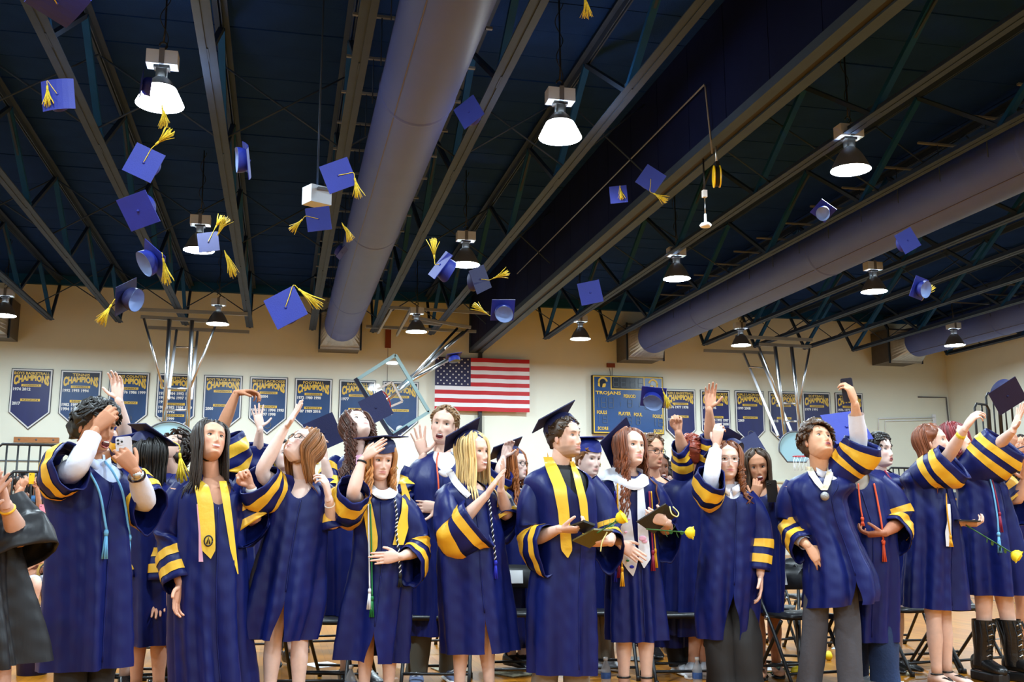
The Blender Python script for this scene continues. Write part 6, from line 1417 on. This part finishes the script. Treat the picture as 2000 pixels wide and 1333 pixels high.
def phone(P, px, py, t, u, v, m, lab, wd=.074, ht=.152, lenses=3, screen=False):
    o = wpt(P, px, py, t); e = empty('phone', lab, 'phone', o); R = P['RW']; cv = lambda q: R@np.array([q[0], -q[2], q[1]], float)
    U = nrm(cv(u)); V = cv(v); V = nrm(V-U*np.dot(U, V)); N = np.cross(U, V)
    MB().add(prism(rrect(wd, ht, .011), .009, (0, 0, 0), U, V)).build('phone_case', m, e, False)
    MB().add(prism(rrect(.034, .034, .008), .003, U*-wd*.23+V*ht*.34+N*.009, U, V)).build('camera_bump', m, e, False)
    for k in range(lenses):
        a, b = ((-.008, .008), (-.008, -.008), (.009, 0))[k]; MB().add(lathe([(.0055, 0), (.0055, .0025), (.001, .0026)], 12, c=U*(-wd*.23+a)+V*(ht*.34+b)+N*.012, R=np.stack([U, V, N], 1))).build('camera_lens', BLKLE, e)
    MB().add(prism(rrect(wd-.006, ht-.006, .009), -.001, N*-.0005, U, V)).build('screen', mat('phone_glass', (.01, .01, .012), .08), e, False)
PW = mat('white_phone_case', srgb(225, 225, 235), .3); PB = mat('navy_phone_case', srgb(24, 34, 58), .3); PK = mat('black_phone_case', (.01, .01, .011), .3); PP = mat('pink_phone_case', srgb(230, 140, 160), .4)
phone(P1, 243, 884, -.27, (1, .12, .1), (-.12, 1, 0), PW, 'white phone with three lenses held by the laughing man')
phone(P9, 1656, 762, P9['arms']['R'][2][1]+.035, (1, .05, .3), (-.22, 1, .1), PB, 'dark navy phone raised high by the selfie man', lenses=2)
phone(B13, 1508, 960, B13['arms']['R'][2][1]-.045, (1, .06, 0), (-.06, 1, .1), PK, 'black phone held up by the laughing long haired woman')
phone(P10, 1890, 1019, -.08, (.3, 0, 1), (1, -.05, -.2), PK, 'black phone lying in the side-on woman palm', lenses=1)
# ------------------------------------------------------------------ caps in the air
def cambasis(n, spin):
    n = nrm(n); z = camvec(*n); x = camvec(1, 0, 0); x = nrm(x-z*np.dot(x, z)) if abs(np.dot(x, z)) < .98 else nrm(np.cross((0, 0, 1.), z)); y = np.cross(z, x); a = math.radians(spin)
    return np.stack([x*math.cos(a)+y*math.sin(a), -x*math.sin(a)+y*math.cos(a), z], 1)
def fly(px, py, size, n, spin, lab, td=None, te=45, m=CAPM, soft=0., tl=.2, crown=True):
    dep = .25*2000/size; o = atD(px, py, dep); R = cambasis(n, spin)
    t = empty('graduation_cap', lab, 'cap', o, group='graduation caps tossed in the air')
    cap_parts(t, (0, 0, 0), R, m, 1., td is not None, camvec(*td) if td is not None else (0, 0, -1), te, name=None, tl=tl, soft=soft, crown=crown)
    return t
fly(112, 6, 88, (.1, -.72, .6), 40, 'pale lit cap cut by the top left corner', (.5, .6, .2), 60, soft=2)
fly(112, 184, 62, (.05, .25, .95), 8, 'square blue cap near the left edge with yellow strands across it', (.15, -1, .3), 120, soft=2)
fly(276, 166, 44, (-.75, .1, .35), 20, 'small cap flying edge-on beside the left lamp')
fly(281, 318, 62, (.05, .15, .95), -25, 'royal blue diamond-tilted cap with tassel streaming up to the right', (.75, .7, 0), 90)
fly(270, 412, 66, (-.1, -.35, .9), 20, 'large pale blue cap directly below the diamond-tilted cap')
fly(487, 314, 60, (.88, .0, -.35), 25, 'crumpled cap flying edge-on left of the wide duct', soft=3)
fly(661, 343, 58, (.1, .1, .98), 22, 'bright blue cap with a fluffy tassel in front of the wide duct', (.25, -1, .1), -10)
fly(622, 428, 47, (.08, .1, .98), 8, 'blue cap right below the beige speaker box, tassel to its left', (-.7, -.7, 0), 160)
fly(668, 494, 27, (.75, -.55, .2), 10, 'tiny cap seen side-on before the wide duct')
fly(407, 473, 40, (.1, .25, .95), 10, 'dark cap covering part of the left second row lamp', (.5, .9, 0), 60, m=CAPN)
fly(302, 507, 62, (.5, .35, -.55), 20, 'cap with pale round opening and big golden tassel at left', (.3, -1, .3), -60, tl=.26)
fly(246, 580, 62, (-.86, .28, -.2), 30, 'cap flying on edge with tassel behind, above the tennis banner', (-.6, -1, .1), 190, m=CAPN)
fly(558, 601, 66, (-.05, .2, .95), 28, 'blue diamond cap with long tassel below the wide duct left side', (.8, -.6, .1), 45, tl=.26)
fly(916, 219, 50, (-.35, .1, .75), 30, 'blurry blue cap right of the wide duct, high up')
fly(860, 518, 58, (-.72, .55, .35), 25, 'cap tilted steeply left of the middle second row lamp', (-.1, 1, 0), 100)
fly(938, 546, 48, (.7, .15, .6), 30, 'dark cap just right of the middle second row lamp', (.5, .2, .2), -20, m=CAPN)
fly(982, 606, 46, (-.15, .45, -.78), 5, 'cap showing its pale lining above the flag', (-.8, .5, 0), 150)
fly(1153, 572, 44, (.05, .1, .98), 12, 'plain blue cap above the scoreboard')
fly(1208, 380, 34, (-.05, .1, .98), 5, 'small blue square cap with its tassel on top, left of the pair', (.1, -1, .4), 75)
fly(1271, 350, 44, (-.05, .15, .95), -35, 'blue cap with ruffled tassel beside the bulkhead beam', (.8, -.5, .3), -60)
fly(1608, 412, 36, (.3, .5, -.78), 30, 'pale-lined cap in front of the long right duct')
fly(1773, 470, 42, (.2, .2, .9), 30, 'faint dark blue cap below the long right duct', m=CAPM)
fly(1795, 563, 42, (-.45, .2, -.75), 20, 'cap with oval pale opening near the right lamp', (.7, .9, 0), 45)
fly(1276, 776, 48, (.15, .5, -.72), 0, 'cap with pale lining covering a corner of the scoreboard', (.4, -1, .2), -60)
fly(886, 695, 30, (-.2, .93, -.3), 10, 'small cap flying level across the flag corner')
fly(734, 797, 52, (.1, .15, .95), 28, 'dark cap in front of the folded basketball hoop', m=CAPN)
fly(1968, 774, 60, (.1, -.35, .85), 35, 'dark cap leaving the hand at the right edge', m=CAPN)
fly(1462, 880, 58, (-.3, .4, .6), 20, 'dark cap whirling behind the curly haired woman', m=CAPN)
fly(632, 846, 62, (.15, .1, .98), 24, 'navy cap held up by the curly haired woman gazing up', m=CAPN)
fly(455, 872, 58, (.35, .35, .8), -32, 'navy cap with gold band beside the smiling woman head', m=CAPN, crown=True) if False else None
fly(1746, 1046, 60, (-.1, .8, .5), 30, 'navy cap with yellow tassel held at the waist by the jeans wearer', (.7, -.9, .1), 0, m=CAPN); fly(1900, 885, 40, (-.2, .3, -.8), 10, 'cap with pale lining in front of the raised arms at right', m=CAPN)
def tassel_only(px, py, dep, dv, lab, L=.2):
    o = atD(px, py, dep); t = MB(); d_ = camvec(*nrm(dv)); rg = np.random.RandomState(int(px))
    t.add(tube([d_*-.09, d_*-.05, d_*-.04], [.003, .008, .006], 8)); sx = nrm(np.cross(d_, (.3, 1, .2))); sy = np.cross(d_, sx)
    for i in range(34):
        a = rg.uniform(0, 6.28); q = rg.uniform(.2, 1); v = (sx*math.cos(a)+sy*math.sin(a))*q
        t.add(tube(spline([d_*-.045+v*.006, d_*.02+v*.022+sx*.01, d_*(L-.08)*rg.uniform(.7, 1.1)+v*.045+sx*rg.uniform(-.03, .03)], 5), [.003, .003, .0028, .0026, .002], 4))
    ob = t.build('loose_tassel', TASS, None, loc=o); tag(ob, lab, 'tassel', 'yellow tassels in the air')
tassel_only(1143, 8, 9, (.05, -1, 0), 'golden tassel at the top edge of the frame'); tassel_only(318, 222, 8.5, (.2, -1, .3), 'yellow tassel just under the brightest left lamp')
tassel_only(675, 450, 10.5, (.4, -.8, 0), 'bent yellow tassel against the wide duct'); tassel_only(444, 506, 10, (.3, -.9, 0), 'ruffled yellow tassel between left lamp and truss', .26); tassel_only(433, 446, 10, (.5, .8, 0), 'yellow tassel streaming up beside the left second row lamp')
# ------------------------------------------------------------------ things on the floor
WATER = mat('bottle_plastic', (.85, .92, 1.), .12, alpha=.32, spec=.6); BLAB = mat('bottle_label_blue', srgb(70, 110, 180), .5, var=.3, vscale=30)
def bottle(px, py, lab):
    o = atZ(px, py, 0); t = empty('water_bottle', lab, 'bottle', o, group='water bottles on the floor')
    pr = [(.001, .002), (.03, 0), (.032, .01)]
    for k in range(5): pr += [(.0325, .015+k*.012), (.031, .021+k*.012)]
    pr += [(.0325, .08), (.0325, .125), (.031, .14), (.026, .16), (.016, .18), (.012, .188), (.012, .2)]
    MB().add(lathe(pr, 20, caps=False)).build('bottle_body', WATER, t)
    MB().add(lathe([(.0332, .083), (.0332, .122)], 20, caps=False)).build('bottle_label', BLAB, t); MB().add(lathe([(.0001, .217), (.014, .216), (.0145, .197), (.0001, .195)], 16, caps=False)).build('bottle_cap', PAPER, t)
bottle(1184, 1352, 'clear water bottle beside the heeled feet of the white stole woman'); bottle(1363, 1352, 'clear water bottle left of the black wide trousers'); bottle(684, 1372, 'water bottle cap and neck showing between the bare legs at lower left')
def sheet_on_floor(px, py, rz, lab, m=PAPER, wd=.216, ht=.28, cat='paper', nm='paper_sheet', th=.003):
    o = atZ(px, py, 0); ob = MB().add(box((0, 0, th/2+.001), (wd, ht, th), Rz(rz))).build(nm, m, None, False, loc=o); tag(ob, lab, cat, 'papers and programmes on the floor')
PROG = mat('printed_programme', srgb(150, 140, 110), .6, var=.8, vscale=30)
for a in ((1345, 1302, .3, 'white paper sheet under the chair by the white stole woman'), (1480, 1306, 1., 'white paper sheet beside the black wide trousers'), (1130, 1312, .7, 'white paper sheet between the bearded man and heels'), (630, 1300, .4, 'white paper sheet behind the bare legs of the glasses woman'), (1660, 1268, .9, 'white paper sheet behind the selfie man shoes')): sheet_on_floor(*a)
for a in ((1000, 1318, .5, 'printed programme by the clapping blonde feet'), (1735, 1316, 1.2, 'printed programme by the white shoe'), (1545, 1300, .2, 'dark programme under the empty chair'), (1255, 1290, .9, 'dark programme under the carded chair'), (880, 1310, .2, 'printed programme behind the clapping blonde'), (1690, 1290, .6, 'printed programme right of the selfie man')): sheet_on_floor(*a, m=PROG if 'printed' in a[3] else BRL, cat='programme', nm='programme', th=.008)
for px, py, q, l in ((1716, 1306, (.9, -.3, 0), 'yellow rose lying on the floor beside the white shoe'), (1612, 1282, (.8, .2, 0), 'yellow rose lying between the selfie man legs'), (1548, 1312, (.9, .1, 0), 'yellow rose on the floor left of the grey shoes')):
    o = atZ(px, py, .035); rose(o-nrm(np.array(q))*.22, q, .22, l, 3, .03)
o = atD(846, 1206, 7.15); rose(o, (.3, -.6, .0), .14, 'yellow rose on the seat of the chair left of the blonde', 3, .03)
# ------------------------------------------------------------------ bleachers and onlookers
BLE = mat('bleacher_blue', srgb(40, 48, 90), .5); BLW = mat('bleacher_wood', srgb(170, 120, 66), .45, var=.15, vscale=4)
def bleachers(nm_lab, x0, sgn, y0, y1, n):
    t = empty('bleachers', nm_lab, 'bleachers', (x0, y0, 0))
    for i in range(n):
        xs = sgn*(.3+.62*i); z = .38+.30*i
        MB().add(box((xs, (y1-y0)/2, z), (.28, y1-y0, .05))).build('bench', BLW, t, False); MB().add(box((xs+sgn*.3, (y1-y0)/2, z-.12), (.36, y1-y0, .04))).build('footboard', BLE, t, False); MB().add(box((xs-sgn*.1, (y1-y0)/2, z/2-.06), (.03, y1-y0, z-.1))).build('riser', BLE, t, False)
    return t
bleachers('stepped bleachers at the left wall where onlookers sit', -3.5, -1, 14.2, 24, 7)
bleachers('stepped bleachers at right behind the graduates', 13.3, 1, 12.5, 25, 6)
def rail(o, L, h, d_, lab, n=7):
    t = empty('hand_rail', lab, 'railing', o); d_ = nrm(d_); P = [(0, 0, 0), np.array([0, 0, h-.08]), d_*.08+np.array([0, 0, h]), d_*(L-.08)+np.array([0, 0, h]), d_*L+np.array([0, 0, h-.08]), d_*L]
    MB().add(tube(P, .02, 8)).build('rail_frame', BLKPL, t)
    for k in range(1, n): MB().add(tube([d_*L*k/n, d_*L*k/n+np.array([0, 0, h])], .014, 6)).build('baluster', BLKPL, t)
    MB().add(tube([(0, 0, .1), d_*L+np.array([0, 0, .1])], .015, 6)).build('lower_bar', BLKPL, t)
p = atY(8, 965, 15); rail(atY(-20, 1010, 15.5), 1.0, 1.0, (1, .1, 0), 'tall black railing at the far left edge'); rail(atY(6, 1012, 15.2), .55, .62, (1, .1, 0), 'black bleacher railing right of the tall one, behind the seated onlookers'); rail(atY(50, 1030, 15.6), .6, .62, (1, .1, 0), 'lower black bleacher railing next to the woman in the blue top')
rail(atY(1738, 990, 18), 1.0, .75, (1, .2, 0), 'black railing behind the auburn haired woman')
for i, (x, y, h) in enumerate(((1912, 905, .95), (1934, 880, .95), (1956, 860, .95))): rail(atY(x, y, 15+i*.5), .5, 1.0, (1, .5, 0), 'black stair railing at upper right, %s step' % ['lowest', 'middle', 'highest'][i], 2)
def sitter(lab, px, py, d, yaw, skin, hairc, top, bottom, seat_z, ph=None, hair='short', leg=True, arms=((-.10, -.30, 1.02), (.10, -.30, 1.02))):
    o = atD(px, py, d); az = math.atan2(o[0], o[1]); base = np.array([o[0], o[1], 0]); t = empty('person', lab, 'person', base, -az+math.radians(yaw), group='onlookers seated on the bleachers')
    hz = o[2]-0; sz = hz-.72; skin = np.array(skin); b = MB(); hc = np.array([0, -.02, hz])
    th, ph_ = head_grid(36, 30); HPp = head_surface(th, ph_); b.add(loft(HPp*.95+hc, True, True), col=skin)
    for e in (-1, 1): b.add(ellip(hc+np.array([e*.073, .01, -.01]), (.008, .016, .028)), col=skin)
    b.add(tube([(0, .01, hz-.06), (0, .02, hz-.2)], .052, 14), col=skin)
    a = np.linspace(0, 2*PI, 20, endpoint=False)
    prof = [(hz-.19, .07, .06), (hz-.23, .16, .10), (hz-.3, .19, .115), (hz-.45, .17, .12), (hz-.62, .165, .125), (hz-.74, .18, .14)]
    TR = lambda k, q: np.array([[(A*k*math.cos(x)+q*0, B*k*math.sin(x)+.02, z) for x in a] for z, A, B in prof]); b.add(loft(TR(.94, 0), True, True), col=skin)
    cl = MB().add(loft(TR(1.04, 0)))
    for e, w_ in zip((-1, 1), arms):
        S0 = np.array([e*.18, .02, hz-.27]); W0 = np.array([w_[0], w_[1], hz+w_[2]-1.0-.05]); E0 = (S0+W0)/2+np.array([e*.07, -.02, -.14]); P = spline([S0, E0, W0], 12)
        b.add(tube(P, np.interp(np.linspace(0, 1, 12), [0, .5, 1], [.05, .042, .027]), 10), col=skin); HV, HF = hand('grip'); d_ = nrm(W0-E0); z_ = nrm(np.cross(d_, (e, 0, 0))); x_ = np.cross(d_, z_); b.add((HV*np.array([e, 1, 1])@np.stack([x_, d_, z_], 1).T+W0, HF), col=skin)
        cl.add(tube(P[:5], [.062, .062, .06, .058, .058], 12))
        if leg:
            K = np.array([e*.11, -.44, sz+.06]); A_ = np.array([e*.10, -.40, max(sz-.36, .09)]); H0 = np.array([e*.09, .0, sz+.04]); b.add(tube(spline([H0, (H0+K)/2, K, (K+A_)/2, A_], 16), np.interp(np.linspace(0, 1, 16), [0, .4, .5, .7, 1], [.08, .065, .055, .055, .036]), 12), col=skin)
            f = np.array([A_[0], A_[1]-.06, A_[2]-.05]); b.add(ellip(f, (.045, .12, .04)), col=skin); MB().add(ellip(f+np.array([0, 0, -.02]), (.05, .13, .028))).build('shoe', BLKLE, t)
            MB().add(tube(spline([H0, (H0*.4+K*.6), K*.8+H0*.2], 8), .088, 12)).build('shorts', bottom, t)
    b.build('body', SKIN, t, colors=True); cl.build('shirt', top, t)
    hm = MB(); th2, ph2 = head_grid(36, 28); lim = np.degrees(ph2)+0*th2; tabs = np.degrees(np.abs(th2))+0*ph2; op = np.interp(lim, [-90, -20, 0, 20, 40, 55], [130, 110, 80, 60, 40, -1]); ed = sm((tabs-op)/16); HS = head_surface(th2, ph2, False, 0, False); nn_ = head_surface(th2, ph2, False, 1., False)-HS; HS = HS+nn_*((.018*ed-.004*(1-ed))[..., None]); n_ = HS.shape[1]; Fh = gridF(HS.shape[0], n_)
    hm.add((HS.reshape(-1, 3)*.95+hc, [Fh[ed.ravel()[Fh].max(1) > .02], np.arange(n_)[::-1][None]]), col=hairc)
    if hair == 'long':
        rg = np.random.RandomState(int(px)); 
        for k in range(40):
            q = math.radians(rg.uniform(60, 300)); p0 = hc+np.array([.085*math.sin(q), -.1*math.cos(q), .02]); hm.add(tube(spline([p0, p0*1+np.array([.02*math.sin(q), -.02*math.cos(q), -.15]), p0+np.array([.02*math.sin(q), -.03*math.cos(q), -.36])], 8), [.012, .012, .012, .011, .01, .009, .007, .003], 5), col=hairc)
    hm.build('hair', HAIRM, t, colors=True)
    for e in (-1, 1): MB().add(ellip(hc+np.array([e*.029, -.074, .004]), (.012, .010, .006))).build('eye', EYEW, t)
    if ph is not None:
        m_, l_ = ph; R = Rz(-az+math.radians(yaw)); pt = np.array([(arms[0][0]+arms[1][0])/2, arms[0][1]-.03, hz+arms[0][2]-1.0+.06]); q = empty('phone', l_, 'phone', R@pt+base, -az+math.radians(yaw)); MB().add(prism(rrect(.075, .15, .01), .009, (0, 0, 0), (1, 0, 0), (0, 0, 1))).build('phone_case', m_, q, False); MB().add(lathe([(.006, 0), (.006, .003), (.001, .003)], 10, c=(-.02, -.009, .05), R=Rx(PI/2))).build('camera_lens', BLKLE, q)
TEAL = mat('blue_denim_top', srgb(70, 120, 170), .7, var=.2); MUST = mat('mustard_top', srgb(200, 160, 80), .7); LILAC = mat('lilac_top', srgb(190, 150, 190), .7); GRYS = mat('grey_top', srgb(90, 95, 105), .7); SHORTW = mat('white_shorts', srgb(200, 205, 220), .7)
sitter('onlooker in grey holding up a phone, nearest the left railing', 18, 945, 14.6, 30, TAN, DKBR, GRYS, BLKT, .5, (PK, 'grey phone raised by the onlooker nearest the left railing'))
sitter('onlooker in dark top filming beside the blue-topped woman', 38, 948, 14.0, 25, WARM, DKBR, BLACK, BLKT, .5, (YELLOW, 'yellow phone of the filming onlooker'))
sitter('woman in blue denim top on the bleachers beside the railing', 74, 942, 14.4, 10, WARM, DKBR, TEAL, DENIM, .5, None, 'long', arms=((-.2, -.2, .75), (.1, -.3, .72)))
sitter('onlooker filming with a pink phone below the railing', 62, 1010, 13.2, 20, WARM, LBR, BLACK, BLKT, .4, (PP, 'pink phone raised by the onlooker below the railing'))
sitter('onlooker in mustard top with bare crossed legs at left', 72, 1030, 13.0, 20, FAIR, LBR, MUST, SHORTW, .4, None, arms=((-.1, -.3, .6), (.12, -.3, .6)))
sitter('onlooker in lilac top partly hidden by the laughing man', 92, 1040, 13.1, -10, BRN, BLKH, LILAC, BLKT, .4, None, arms=((-.1, -.3, .6), (.12, -.3, .6)))
sitter('onlooker in white at the right bleachers behind the cap wearer', 1968, 905, 12.8, 0, BRN, BLKH, WSH, BLKT, .4, None)
sitter('onlooker with a dark top high on the right bleachers', 1994, 868, 13.2, 0, WARM, DKBR, GRYS, BLKT, .4, None)
o = atZ(62, 1318, 0); ob = empty('floor_bin', 'small blue bin on the floor behind the black gown', 'bin', o); MB().add(lathe([(.001, .0), (.10, 0), (.13, .26), (.14, .27), (.12, .26), (.09, .02)], 20)).build('bin', BANN, ob)
# no two parts left loose
